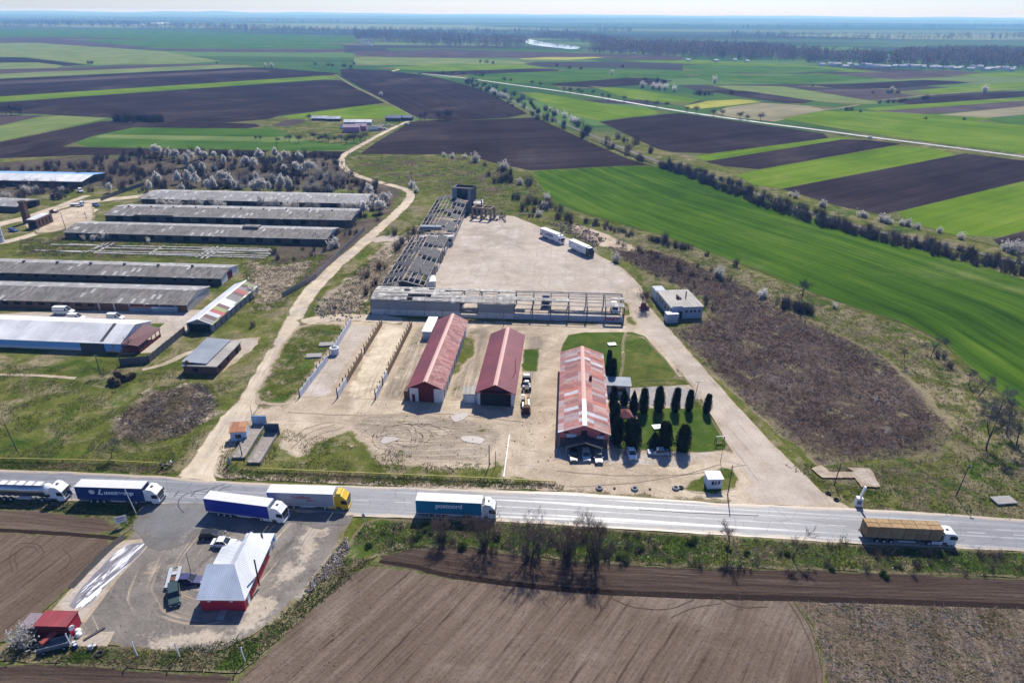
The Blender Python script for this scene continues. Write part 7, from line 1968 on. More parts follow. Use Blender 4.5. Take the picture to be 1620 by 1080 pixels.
# --- roadside bare trees
for px, pr, s, lab in [((838, 884), TV[0], 0.80, 'bare many-stemmed tree at the roadside, straight below the white end of the dirt yard'),
                       ((897, 886), TV[1], 0.70, 'bare thin many-stemmed tree between the two big roadside clumps'),
                       ((938, 890), TV[2], 0.86, 'bare spreading many-stemmed tree at the roadside, tallest of its clump'),
                       ((700, 858), TV[1], 0.50, 'low bare roadside tree before the teal truck trailer'),
                       ((768, 866), TV[0], 0.62, 'bare roadside tree before the teal truck cab'),
                       ((1150, 878), TBROWN[0], 0.95, 'thin bare sapling on the verge left of the junction'),
                       ((1254, 884), TBROWN[1], 0.98, 'thin bare sapling on the verge right of the junction'),
                       ((1560, 712), TB[0], 1.35, 'bare tree with a dark leaning trunk on the grass bank, largest there'),
                       ((1608, 704), TB[1], 1.20, 'bare tree at the right edge of the picture on the grass bank'),
                       ((1592, 686), TB[2], 1.15, 'greyish bare tree behind the largest bank tree'),
                       ((1575, 660), TB[1], 1.10, 'bare tree at the wheat edge above the largest bank tree'),
                       ((1548, 628), TB[0], 0.85, 'bare tree at the wheat edge, middle of the bank row'),
                       ((1532, 610), TB[2], 0.60, 'small bare tree at the wheat edge near the white litter'),
                       ((1472, 567), TB[1], 1.0, 'bare tree beside a dark bush where the bank meets the wheat'),
                       ((1430, 578), TBROWN[0], 0.8, 'small bare tree alone on the dry bank'),
                       ((1530, 693), TBROWN[1], 0.55, 'leafless sapling beside the scrub corner'),
                       ((1268, 472), TB[2], 0.95, 'round bare tree on the bank behind the black bush'),
                       ((1018, 490), TV[2], 0.62, 'bare vase-shaped tree before the flat roofed block'),
                       ((191, 578), TBROWN[1], 1.2, 'leaning bare tree at the corner of the compound wall'),
                       ((176, 724), TB[0], 0.62, 'small grey tree on the meadow above the gas pipe'),
                       ((808, 500), TBROWN[0], 0.75, 'bare tree growing against the grey cladding of the ruined hall'),
                       ((725, 385 + 170), None, 0, '')]:
    if pr: put_tree(pr, px, s, VR.uniform(0, 6), lab, 'tree', None, 'bare_tree')

def scatter(poly, n, seed, mind=0):
    P = [G(*p) for p in poly]
    a = np.array([(p.x, p.y) for p in P]); lo, hi = a.min(0), a.max(0)
    rg = np.random.RandomState(seed); out = []
    while len(out) < n:
        q = rg.uniform(lo, hi, (max(64, n), 2)); q = q[inside(q, a)]
        for p in q:
            if len(out) >= n: break
            out.append(Vector((p[0], p[1], 0)))
    return out
def along(px, n, off, seed, z=0):
    c = [G(*p) for p in px]; L = [0]
    for a, b in zip(c, c[1:]): L.append(L[-1] + (b - a).length)
    rg = random.Random(seed); out = []
    for i in range(n):
        s = (i + rg.uniform(-0.4, 0.4) + 0.5) / n * L[-1]
        k = 0
        while k < len(L) - 2 and L[k + 1] < s: k += 1
        t = (s - L[k]) / max(L[k + 1] - L[k], 1e-6)
        d = (c[k + 1] - c[k]).normalized(); nn = Vector((-d.y, d.x, 0))
        out.append(c[k].lerp(c[k + 1], t) + nn * rg.uniform(*off))
    return out

# --- thicket behind the barns
def merged(name, places, meshes, label, seed):
    rg = random.Random(seed); V, F_, off = [], [], 0
    for p in places:
        me = rg.choice(meshes); n = len(me.vertices)
        co = np.empty(n * 3, np.float32); me.vertices.foreach_get('co', co); co = co.reshape(-1, 3)
        a, s_ = rg.uniform(0, 6.28), rg.uniform(0.6, 1.2)
        rot = np.array([[math.cos(a), -math.sin(a), 0], [math.sin(a), math.cos(a), 0], [0, 0, 1]])
        V.append(co @ rot.T * s_ + np.array([p.x, p.y, 0]))
        q = np.empty(len(me.polygons) * 4, np.int32); me.polygons.foreach_get('vertices', q)
        F_.append(q.reshape(-1, 4) + off); off += n
    o = raw(name, np.vstack(V).tolist(), np.vstack(F_).tolist(), TWIG)
    return tag(o, label, 'undergrowth', None, 'stuff')
merged('undergrowth', scatter([(60, 262), (130, 250), (250, 240), (420, 243), (535, 246), (545, 270), (610, 297), (600, 312), (225, 306), (180, 300)], 190, 33), BD + BS, 'tangled leafless undergrowth filling the thicket behind the barns', 7)
for p in scatter([(60, 262), (130, 250), (250, 240), (420, 243), (535, 246), (545, 270), (610, 297), (600, 312), (225, 306), (180, 300)], 150, 3):
    k = VR.random()
    put_mesh(VR.choice(BD if k < 0.7 else BS), None, VR.uniform(0.7, 1.35), VR.uniform(0, 6), 'leafless dark shrub in the thicket behind the barns', 'shrub', 'dark shrubs of the thicket behind the barns', 'shrub', at=p)
for p in scatter([(520, 340), (575, 345), (620, 318), (600, 350), (560, 380), (520, 395), (480, 420), (430, 408), (440, 385)], 34, 4):
    put_mesh(VR.choice(BD + BS), None, VR.uniform(0.6, 1.2), VR.uniform(0, 6), 'leafless shrub between the barn ends and the dirt road', 'shrub', 'shrubs at the barn ends', 'shrub', at=p)
for p in scatter([(-30, 322), (-30, 292), (150, 296), (160, 300), (120, 312), (90, 318), (60, 308), (40, 322)], 40, 5):
    put_mesh(VR.choice(BD + BS), None, VR.uniform(0.7, 1.15), VR.uniform(0, 6), 'leafless shrub before the sky blue barn roof', 'shrub', 'shrubs before the feed barn', 'shrub', at=p)
for p in scatter([(-30, 272), (60, 262), (130, 262), (170, 285), (150, 290), (100, 278), (-30, 282)], 22, 6):
    put_mesh(VR.choice(BD + BS), None, VR.uniform(0.6, 1.2), VR.uniform(0, 6), 'leafless shrub on the meadow behind the sky blue barn roof', 'shrub', 'shrubs behind the feed barn', 'shrub', at=p)
BL = [(244, 248), (269, 252), (281, 253), (298, 264), (300, 256), (315, 252), (327, 252), (341, 252), (366, 252), (356, 260), (322, 273), (304, 278), (250, 290), (239, 302), (284, 291), (298, 292), (312, 294), (349, 292), (365, 295), (329, 303), (390, 262), (401, 266), (412, 254), (407, 287), (407, 304), (418, 305),
      (174, 305), (290, 305), (478, 276), (452, 274), (472, 254), (410, 254), (435, 251), (452, 258), (443, 261), (425, 304), (447, 300), (460, 303), (466, 274), (488, 276), (340, 303), (373, 302)]
for px in BL:
    put_tree(VR.choice(TF), px, VR.uniform(0.8, 1.35), VR.uniform(0, 6), 'white blossoming tree among dark shrubs behind the barns', 'blossom tree', 'blossoming trees of the thicket', 'blossom_tree')
for px in [(510, 283), (523, 285), (538, 285), (483, 304), (500, 304), (520, 306), (515, 292), (530, 295), (505, 276), (545, 290), (496, 290), (400, 285), (390, 290), (340, 270), (380, 300), (435, 290), (330, 285)]:
    put_mesh(VR.choice(FP_), px, VR.uniform(0.9, 1.35), VR.uniform(0, 6), 'greyish fading blossom shrub behind the barns', 'blossom shrub', 'fading blossom shrubs of the thicket', 'blossom_shrub')
for px in [(258, 326), (270, 328), (282, 327), (304, 328), (318, 328), (335, 328), (350, 329), (410, 328), (425, 330), (440, 330), (455, 331), (470, 331), (488, 331), (500, 332), (545, 331), (556, 332), (570, 332), (585, 330), (240, 322), (228, 318)]:
    put_mesh(VR.choice(FB + FP_), px, VR.uniform(0.8, 1.15), VR.uniform(0, 6), 'white blossom shrub against the wall of the farthest barn', 'blossom shrub', 'blossom shrubs along the farthest barn', 'blossom_shrub')
for px in [(583, 310), (590, 322), (608, 326), (600, 338), (617, 322), (596, 330), (575, 340)]:
    put_tree(VR.choice(TF), px, VR.uniform(0.9, 1.3), VR.uniform(0, 6), 'white blossoming tree at the end of the barn row by the dirt road', 'blossom tree', 'blossoming trees by the dirt road', 'blossom_tree')
for px, s, lab in [((530, 392), 1.0, 'white blossom shrub beside the grey panel fence'), ((150, 381), 0.6, 'white blossom shrub at the wall of the nearest dark barn, bigger one'), ((166, 380), 0.75, 'white blossom shrub at the wall of the nearest dark barn, right of another'), ((133, 380), 0.5, 'small white blossom shrub left of two others at the dark barn'),
                   ((236, 384), 0.5, 'small white blossom shrub halfway along the dark barn wall'), ((397, 470), 0.95, 'round white blossom bush at the end of the striped shed'), ((652, 296), 0.9, 'white blossom tree at the road bend near the wooden poles'), ((658, 304), 0.8, 'white blossom bush just below the road bend poles'),
                   ((10, 316), 0.9, 'white blossom bush before the grey machine shed'), ((20, 330), 0.8, 'white blossom bush at the machine shed wall'), ((43, 306), 1.0, 'white blossom tree before the white barn slope'), ((57, 304), 0.8, 'white blossom bush beside a taller one before the white barn slope'), ((100, 304), 0.7, 'white blossom bush right of the red tractor'),
                   ((40, 1018), 0.75, 'pale grey green bush beside the clutter in the lower corner'), ((1205, 470), 0.75, 'white blossom bush left of the black bush on the bank'), ((1135, 438), 0.95, 'white blossom bush alone in the scrub near the bank'), ((1321, 487), 0.4, 'tiny white blossom bush at the wheat field edge'),
                   ((752, 256), 1.4, 'large white blossom bush at the edge of the dark field behind the ruins'), ((716, 250), 0.8, 'white blossom bush left of the large one behind the ruins'), ((702, 248), 0.7, 'small white blossom bush farthest left behind the ruins'), ((797, 268), 1.2, 'white blossom bush on the mound beside the wheat field'),
                   ((735, 250), 0.6, 'small white blossom bush just left of the large one behind the ruins'), ((822, 292), 0.9, 'white blossom tree among dark bushes left of the wheat corner'), ((866, 318), 0.9, 'slender white blossom tree above the parked white truck'), ((862, 330), 0.85, 'white blossom tree just above the lettered white truck'), ((852, 342), 0.7, 'small white blossom tree at the yard edge'), ((974, 414), 0.9, 'greyish blossom tree right of the green cabbed truck'), ((1590, 396), 1.0, 'white blossom bush at the right end of the railway hedge'), ((1604, 400), 1.2, 'largest white blossom bush at the right end of the railway hedge')]:
    put_mesh(VR.choice(FB) if s > 0.55 else FB[0], px, s, VR.uniform(0, 6), lab, 'blossom shrub', None, 'blossom_shrub')

# --- dark bushes near the yard and along the bank
for px in scatter([(762, 262), (800, 266), (842, 292), (838, 312), (800, 300), (775, 285)], 16, 8) + scatter([(795, 310), (880, 318), (905, 345), (898, 356), (850, 348), (815, 335)], 18, 9):
    put_mesh(VR.choice(BD), None, VR.uniform(0.7, 1.3), VR.uniform(0, 6), 'dense dark bush on the mound between ruins and wheat field', 'bush', 'dark bushes on the mound', 'bush', at=px)
for px in along([(925, 350), (1000, 374)], 14, (-2, 2), 10) + along([(1028, 380), (1092, 396)], 15, (-1.5, 1.5), 11):
    put_mesh(VR.choice(BD), None, VR.uniform(0.5, 0.75), VR.uniform(0, 6), 'low dark bush of the hedge along the wheat field', 'bush', 'low hedge along the wheat field', 'bush', at=px)
for px in along([(1238, 482), (1284, 500)], 9, (-1.5, 1.5), 12):
    put_mesh(VR.choice(BD), None, VR.uniform(0.75, 1.0), VR.uniform(0, 6), 'black dense bush on the bank left of the wheat field', 'bush', 'black bushes on the bank', 'bush', at=px)
for px, s, lab in [((1487, 566), 0.8, 'dark bush at the foot of the bank tree by the wheat'), ((1503, 580), 0.55, 'small dark bush next to the bank bush by the wheat'), ((1052, 382), 1.1, 'round grey bush at the left of the wheat edge hedge'), ((1118, 405), 0.6, 'small dark bush at the wheat edge'), ((1163, 420), 0.8, 'upright dark bush at the wheat edge'), ((640, 385), 1.2, 'dark bush between the dirt road and the nearer ruined wing'), ((625, 372), 1.1, 'dark bush at the end of the concrete side road'), ((650, 370), 1.0, 'dark bush against the link building'), ((630, 395), 1.0, 'brownish bush beside the nearer ruined wing'),
                   ((575, 440), 0.8, 'dark bush at the corner of the ruined wing'), ((585, 465), 0.9, 'dark bush left of the ruined hall wall'), ((605, 425), 0.9, 'bush at the outer wall of the nearer ruined wing'), ((595, 450), 0.8, 'bush by the outer wall near the ruined hall'), ((400, 518), 0.55, 'low dark green bush beside the dirt road')]:
    put_mesh(VR.choice(BD), px, s, VR.uniform(0, 6), lab, 'bush', None, 'bush')
# --- railway hedge
HED = [(742, 127), (790, 148), (845, 176), (900, 200), (960, 222), (1010, 243), (1052, 262), (1110, 280), (1200, 316), (1300, 350), (1400, 377), (1500, 400), (1620, 428), (1720, 452)]
for p in along(HED[6:], 190, (-9, -1), 20) + along(HED[6:], 60, (2, 9), 22):
    put_mesh(VR.choice(BD), None, VR.uniform(0.55, 1.35), VR.uniform(0, 6), 'leafless bush of the dense hedge along the railway', 'bush', 'bushes of the railway hedge', 'hedge_bush', at=p, sz=VR.uniform(0.7, 1.1))
for p in along(HED[:7], 80, (-16, 14), 21):
    put_mesh(VR.choice(BD), None, VR.uniform(0.8, 1.6), VR.uniform(0, 6), 'leafless bush of the thin hedge far along the railway', 'bush', 'bushes of the far railway hedge', 'hedge_bush', at=p)
for px in [(780, 148), (784, 150), (788, 152), (792, 153), (796, 155), (800, 156), (803, 158), (870, 176), (880, 182), (893, 186), (905, 193), (910, 196), (1250, 310), (1258, 313), (1300, 327), (1368, 344), (1362, 343), (1395, 350), (1403, 353), (1410, 354), (1425, 356), (1436, 357), (1450, 362), (1486, 368), (1520, 378)]:
    put_mesh(VR.choice(FB), px, VR.uniform(0.4, 0.85) * (1.6 if px[1] < 200 else 1), VR.uniform(0, 6), 'white blossom bush in the hedge along the railway', 'blossom shrub', 'blossom bushes of the railway hedge', 'blossom_shrub')

# --- trees of the plain
for px in [(701, 119), (716, 119), (733, 120), (752, 123), (758, 124), (763, 124), (798, 130), (808, 131), (842, 135), (855, 137), (892, 145), (902, 147), (915, 148), (920, 150), (938, 150), (953, 155), (963, 158), (987, 161), (1023, 166), (1038, 170), (1055, 170), (1087, 177), (1101, 180), (1128, 184), (1142, 184), (1170, 189), (1182, 191), (1203, 192)]:
    put_tree(VR.choice(TFAR), px, VR.uniform(0.8, 1.25), VR.uniform(0, 6), 'small bare tree beside the far pale road', 'tree', 'trees along the far road', 'bare_tree')
for px, s in [((665, 190), 1.0), ((672, 191), 1.3), ((695, 190), 1.2), ((706, 190), 1.5), ((712, 190), 1.3), ((805, 186), 0.6), ((10, 182), 1.3), ((18, 183), 1.5), ((30, 182), 1.3), ((34, 182), 1.2)]:
    put_tree(VR.choice(TFAR), px, s, VR.uniform(0, 6), 'bare tree in a gap between the dark ploughed fields', 'tree', 'trees between the ploughed fields', 'bare_tree')
for p in along([(185, 191), (258, 193)], 22, (-6, 6), 30):
    put_mesh(VR.choice(BD), None, VR.uniform(1.2, 2.0), VR.uniform(0, 6), 'dark bush of the hedge at the edge of the ploughed field', 'bush', 'hedge in the left ploughed field', 'hedge_bush', at=p)
for px, s in [((440, 226), 0.6), ((458, 224), 0.8), ((452, 222), 0.5), ((473, 226), 0.9), ((405, 222), 0.5), ((412, 222), 0.5), ((497, 222), 1.0), ((510, 224), 0.8), ((520, 226), 0.8), ((530, 226), 0.8), ((540, 225), 0.9), ((548, 228), 0.9), ((560, 226), 1.0), ((570, 226), 1.1), ((578, 222), 1.0), ((489, 191), 0.9), ((505, 225), 0.7), ((515, 222), 0.8), ((554, 224), 0.8)]:
    put_tree(VR.choice(TFAR), px, s, VR.uniform(0, 6), 'bare orchard tree near the small farmstead', 'tree', 'orchard trees of the farmstead', 'bare_tree')
for px, s in [((140, 101), 2.2), ((146, 101), 2.0), ((343, 101), 1.2), ((1100, 150), 2.0), ((1108, 151), 2.2), ((1116, 151), 2.2), ((1124, 151), 2.0), ((1156, 148), 1.5), ((1286, 137), 1.2), ((1382, 148), 1.2), ((1392, 164), 1.5), ((1405, 163), 1.5), ((1412, 163), 1.4), ((1425, 162), 1.6), ((1432, 161), 1.4), ((1467, 157), 2.0), ((1462, 157), 1.8), ((1338, 175), 1.4), ((1344, 175), 1.4), ((1361, 178), 1.1), ((1465, 189), 1.0), ((1525, 190), 1.0), ((1406, 148), 2.0), ((1420, 148), 1.6), ((880, 106), 2.0), ((900, 109), 2.0), ((920, 110), 1.6), ((985, 107), 2.0), ((1020, 128), 2.0), ((1040, 130), 2.5), ((1050, 132), 2.0), ((770, 100), 2.2), ((780, 101), 2.0), ((760, 99), 2.0), ((560, 103), 2.0), ((545, 106), 2.2), ((555, 108), 2.0), ((500, 103), 1.8), ((520, 104), 1.8), ((526, 105), 1.8)]:
    put_mesh(VR.choice(BD), px, s * 0.75, VR.uniform(0, 6), 'dark bush scattered over the far fields', 'bush', 'bushes scattered over the far fields', 'bush')
for px, s in [((1016, 139), 2.0), ((1034, 141), 1.8), ((1043, 142), 2.0), ((1052, 142), 1.6), ((1067, 145), 1.6), ((1131, 131), 2.0), ((1557, 146), 2.0), ((1410, 146), 1.6), ((603, 152), 1.1), ((969, 118), 1.6), ((430, 107), 1.8), ((421, 106), 1.4), ((1500, 96), 2.0)]:
    put_mesh(VR.choice(FB), px, s, VR.uniform(0, 6), 'white blossom bush alone in the far fields', 'blossom shrub', 'blossom bushes of the far fields', 'blossom_shrub')

# --- woods along the river: masses nobody could count
def woods(poly, n, seed, hmin, hmax, mats):
    rg = random.Random(seed); R_ = Rib()
    for p in scatter(poly, n, seed):
        h = rg.uniform(hmin, hmax); w = h * rg.uniform(0.35, 0.6)
        R_.rib(p, p + Vector((0, 0, h * 0.7)), 0.9, 0.4, rg)
        for k in range(24):
            u_ = rg.random()
            c = p + Vector((rg.gauss(0, w * 0.30), rg.gauss(0, w * 0.30), h * (0.15 + 0.85 * u_)))
            R_.rib(c, c + Vector((rg.gauss(0, 0.2), rg.gauss(0, 0.2), 1)) * h * 0.16, w * rg.uniform(0.08, 0.22), w * 0.03, rg, 0 if rg.random() < 0.85 else 1)
    me = R_.mesh('woods', mats); o = bpy.data.objects.new('woods', me); COL.objects.link(o)
    return o
WD = leafy('far_bare_wood', [(0.115, 0.092, 0.09), (0.17, 0.138, 0.134), (0.23, 0.19, 0.182)], sc=0.02, trans=0.35)
WD2 = leafy('far_budding_wood', [(0.06, 0.065, 0.04), (0.09, 0.092, 0.058), (0.12, 0.12, 0.08)], sc=0.02)
for poly, n, lab in [([(930, 84), (1080, 92), (1270, 98), (1300, 90), (1200, 80), (1080, 76), (960, 76)], 1500, 'bare riverside wood left of the white village strip'),
                     ([(1400, 104), (1500, 106), (1760, 112), (1760, 92), (1560, 88), (1430, 90)], 1600, 'dense bare wood behind the white village strip at the right'),
                     ([(1270, 99), (1400, 104), (1400, 98), (1280, 94)], 260, 'low thin wood directly behind the village strip'),
                     ([(560, 64), (700, 76), (830, 78), (840, 68), (760, 62), (640, 56), (560, 54)], 900, 'bluish wood left of the shining river bend'),
                     ([(-60, 40), (100, 36), (300, 40), (560, 50), (560, 58), (300, 48), (100, 43), (-60, 46)], 1200, 'long blue belt of wood on the far plain at the left'),
                     ([(560, 48), (800, 52), (1000, 50), (1000, 53), (800, 56), (560, 52)], 300, 'thin blue line of trees far beyond the river on the left'),
                     ([(1150, 56), (1330, 62), (1620, 60), (1620, 62), (1330, 65), (1150, 59)], 260, 'thin blue line of trees far beyond the river on the right'),
                     ([(900, 42), (1200, 44), (1640, 42), (1640, 43.2), (1200, 45.5), (900, 43.4)], 260, 'faint line of trees near the horizon at the right'),
                     ([(-60, 30), (200, 31), (560, 36), (560, 37.5), (200, 32.5), (-60, 31.5)], 260, 'faint line of trees near the horizon at the left'),
                     ([(840, 60), (920, 68), (940, 74), (1000, 74), (960, 64), (880, 57)], 350, 'wood on the far bank of the river bend')]:
    tag(woods(poly, n, 40 + n, 13, 25, [WD, WD2]), lab, 'wood', None, 'stuff')

# --- the river and the village
RIV = flat('river_water', (0.10, 0.13, 0.15), 0.03, 0.8, var=0.1, scale=0.001)
for q in ([(828, 64), (838, 63), (862, 67), (895, 71.5), (918, 75), (908, 78.5), (884, 76.5), (852, 73), (834, 69)], [(190, 41), (228, 38), (228, 41), (200, 42.5)], [(238, 37), (256, 35.5), (276, 37), (250, 38.5)], [(1355, 106), (1375, 104), (1400, 106), (1380, 108.5)], [(570, 66), (585, 64), (592, 72), (583, 71)]):
    sheet('river', q, 0.5, RIV, s=15, jit=2.0, smooth=True)
VW = flat('village_white_wall', (0.62, 0.62, 0.60), 0.8, 0.2, var=0.2, scale=0.05)
VRF = roof_mat('village_roof', [(0.34, 0.13, 0.09), (0.24, 0.15, 0.12), (0.30, 0.28, 0.27), (0.5, 0.49, 0.48)], (30., 60.), 1.0, 0.3)
def little_house(p, rz, L, W, h, rh, label, group, wall, roof, name='village_house'):
    r = empty(name, p, rz, label, 'house', group)
    mb = MB(); gable_walls(mb, L, W, h, rh); mb.build('wall', wall, r)
    mb = MB(); gable_roof(mb, L, W, h, rh, 0.5, 0.4); mb.build('roof', roof, r)
    return r
rg = random.Random(9)
for i in range(44):
    x = 1290 + 320 * (i + rg.random()) / 44
    y = 104.5 + (x - 1290) * 0.022 + rg.uniform(-1.2, 2.2)
    p = G(x, y); p.z = 0
    r = little_house(p, rg.uniform(-0.5, 0.5), rg.uniform(8, 14), rg.uniform(6, 8), rg.uniform(3, 4.2), rg.uniform(1.5, 3), 'pale village house under the riverside wood', 'village houses by the river wood', VW, VRF)
for px in [(1130, 98), (1160, 97), (1180, 99), (1085, 97), (1000, 86), (760, 72)]:
    little_house(G(*px), rg.uniform(-0.5, 0.5), rg.uniform(7, 10), 6, 3, 1.6, 'pale house at the edge of the far wood', 'houses at the far wood', VW, VRF)
# farmstead
PINK = flat('pink_house_wall', (0.50, 0.24, 0.36), 0.8, 0.2, var=0.12); PRF = flat('mauve_roof', (0.30, 0.22, 0.27), 0.8, 0.2, var=0.2); BRF = flat('slate_blue_roof', (0.06, 0.085, 0.17), 0.6, 0.3, var=0.2)
for px, L, W, h, rz, wl, rf, lab in [((556, 210), 13, 9, 4.2, 0.1, PINK, PRF, 'pink farmhouse with a mauve roof by the pale track'), ((571, 207), 9, 8, 3.6, 0.1, PINK, PRF, 'smaller pink house joined behind the pink farmhouse'), ((566, 198), 24, 6, 2.6, 0.02, W_PLAST, R_WHITE, 'long low white-roofed shed behind the pink farmhouse'),
                                 ((622, 192), 14, 7, 3.0, -0.05, W_DARK, BRF, 'slate blue roofed shed at the field corner'), ((635, 191), 20, 7, 2.8, -0.05, W_DARK, BRF, 'long slate blue shed right beside another at the field corner'), ((505, 191), 14, 5, 2.2, 0.0, W_DARK, R_WHITE, 'low pale-roofed shed on the allotments, left one'), ((527, 192), 13, 5, 2.4, 0.0, W_DARK, R_WHITE, 'white-roofed shed on the allotments'), ((597, 207), 8, 5, 2.4, 0.2, PINK, R_CONC, 'small outbuilding beside the parked cars of the farmstead'), ((590, 208), 7, 4, 2.0, 0.1, W_PLAST, R_BLUEG, 'grey shed between the pink house and the outbuilding'), ((543, 205), 5, 3, 1.8, 0.1, W_PLAST, R_WHITE, 'tiny white shed left of the pink farmhouse')]:
    p = G(*px)
    little_house(p - Vector((L / 2, 0, 0)), rz, L, W, h, 1.6, lab, None, wl, rf, 'farm_building')
for px, rz in [((608, 200), 1.0), ((617, 199), 0.4), ((643, 197), 0.2), ((609, 205), 0.1)]:
    car(px, rz, 'pale car parked on the grass of the small farmstead', PW, 'saloon', 4.4, group='cars at the farmstead', parts=False)

# ------------------------------------------------------------------ ground cover: tufts, stalks, twigs, litter
def tufts(name, polys, n, seed, mats, hmin, hmax, w, lean=0.5, blades=3, label=None, weights=None, avoid=None):
    rg = random.Random(seed); R_ = Rib()
    for poly, nn in polys:
        for p in scatter(poly, nn, seed):
            if weights and mnoise.noise(Vector((p.x / weights, p.y / weights, seed))) < -0.05: continue
            z0 = Vector((p.x, p.y, 0.1))
            mi = 0 if len(mats) == 1 else min(len(mats) - 1, int((mnoise.noise(Vector((p.x / 7, p.y / 7, 1.3 + seed))) * 0.9 + 0.5 + rg.uniform(-0.25, 0.25)) * len(mats)))
            mi = max(0, mi)
            for k in range(blades):
                h = rg.uniform(hmin, hmax)
                q = z0 + Vector((rg.gauss(0, 0.25), rg.gauss(0, 0.25), 0))
                R_.rib(q, q + Vector((rg.gauss(0, lean) * h, rg.gauss(0, lean) * h, h)), w * rg.uniform(0.6, 1.3), w * 0.15, rg, mi)
    me = R_.mesh(name, mats); o = bpy.data.objects.new(name, me); COL.objects.link(o)
    return tag(o, label, 'ground cover', None, 'stuff')
TG = leafy('grass_blades_lush', [(0.030, 0.065, 0.010), (0.058, 0.105, 0.016), (0.125, 0.180, 0.036)], sc=0.15, trans=0.55)
TG2 = leafy('grass_blades_olive', [(0.060, 0.075, 0.022), (0.10, 0.115, 0.036), (0.18, 0.185, 0.068)], sc=0.15, trans=0.55)
TD = leafy('dry_stalks', [(0.16, 0.125, 0.075), (0.25, 0.20, 0.125), (0.36, 0.30, 0.20)], sc=0.15, trans=0.3)
TDK = leafy('dead_dark_stalks', [(0.058, 0.041, 0.033), (0.105, 0.076, 0.063), (0.175, 0.132, 0.111)], sc=0.15, trans=0.2)
TGY = leafy('grey_stalks', [(0.12, 0.105, 0.10), (0.19, 0.17, 0.165), (0.28, 0.26, 0.25)], sc=0.1)
VERGE_P = [(560, 852), (580, 828), (790, 828), (1000, 842), (1362, 865), (1660, 878), (1660, 914), (1300, 900), (1100, 896), (900, 886), (720, 862), (600, 876)]
tufts('verge_grass', [(VERGE_P, 9000), ([(545, 885), (590, 884), (470, 984), (385, 1060), (240, 1058), (60, 1046), (10, 1040), (20, 1018), (270, 1030), (405, 1006), (505, 925)], 3500), ([(0, 792), (226, 799), (205, 838), (180, 820), (0, 801)], 900)], 0, 51, [TG, TG2, TG, TD, TG2, TD], 0.08, 0.30, 0.17, lean=1.0, label='rank spring grass and dead stalks on the road verges')
tufts('verge_grass', [([(0, 728), (250, 735), (290, 750), (0, 740)], 1100), ([(345, 742), (600, 752), (880, 764), (895, 774), (600, 767), (350, 757)], 2200), ([(1240, 735), (1300, 770), (1360, 803), (1640, 822), (1640, 745), (1500, 720), (1400, 735)], 2600)], 0, 52, [TG, TG2, TD, TD], 0.10, 0.34, 0.16, lean=1.0, label='rough grass between the highway and the yards')
tufts('meadow_grass', [([(-20, 575), (190, 585), (380, 600), (350, 640), (300, 735), (-20, 728)], 9000), ([(420, 600), (470, 520), (545, 515), (470, 630), (410, 640)], 1500), ([(350, 700), (450, 680), (600, 710), (800, 740), (790, 752), (345, 742)], 2500)], 0, 53, [TG2, TG2, TD, TG], 0.12, 0.35, 0.16, label='short patchy meadow grass left of the dirt road', weights=6)
tufts('dead_scrub', [([(960, 390), (1040, 398), (1160, 442), (1310, 522), (1400, 567), (1505, 680), (1488, 713), (1390, 728), (1300, 733), (1235, 688), (1160, 618), (1062, 522), (1120, 505), (1112, 470), (1040, 440), (985, 412)], 15000)], 0, 54, [TDK, TDK, TDK, TGY, TDK, TD], 0.15, 0.6, 0.12, lean=1.3, label='tangled dead brown scrub covering the field beside the concrete road')
tufts('dry_bank_grass', [([(935, 350), (1050, 380), (1200, 434), (1420, 514), (1490, 546), (1560, 612), (1620, 665), (1620, 760), (1500, 720), (1505, 660), (1400, 563), (1240, 487), (1040, 396)], 5000)], 0, 55, [TD, TG2, TD, TD], 0.12, 0.4, 0.18, lean=1.0, label='yellowed grass on the bank along the wheat field')
tufts('waste_stalks', [([(560, 248), (735, 250), (840, 278), (880, 330), (840, 350), (745, 326), (655, 300)], 4500), ([(600, 400), (690, 340), (660, 430), (570, 495), (500, 500), (560, 430)], 3000), ([(30, 378), (330, 378), (435, 390), (425, 412), (30, 405)], 3500), ([(380, 415), (520, 402), (450, 485), (400, 498)], 1800), ([(60, 265), (130, 252), (540, 252), (600, 300), (120, 305)], 3000)], 0, 56, [TD, TG2, TDK, TG], 0.15, 0.6, 0.16, lean=0.9, label='weeds and dead stalks on the waste ground round the ruins')
tufts('brushwood', [([(180, 690), (200, 650), (250, 620), (320, 608), (345, 640), (300, 685), (235, 702)], 2600)], 0, 57, [TD, TDK, TGY, TD], 0.15, 0.5, 0.13, lean=2.2, label='raked heaps of brushwood and dry stalks on the meadow')
tufts('crop_stubble', [([(1262, 952), (1640, 965), (1640, 1100), (1315, 1100), (1305, 1050), (1290, 990)], 6000)], 0, 58, [TD, TGY, TD], 0.06, 0.2, 0.12, lean=2.0, label='scattered pale stubble on the front right field')
tufts('field_weeds', [([(1262, 952), (1640, 965), (1640, 1100), (1315, 1100), (1305, 1050), (1290, 990)], 900)], 0, 59, [TG, TG2], 0.08, 0.22, 0.22, lean=1.5, label='sparse green weeds in the front right field', weights=5)

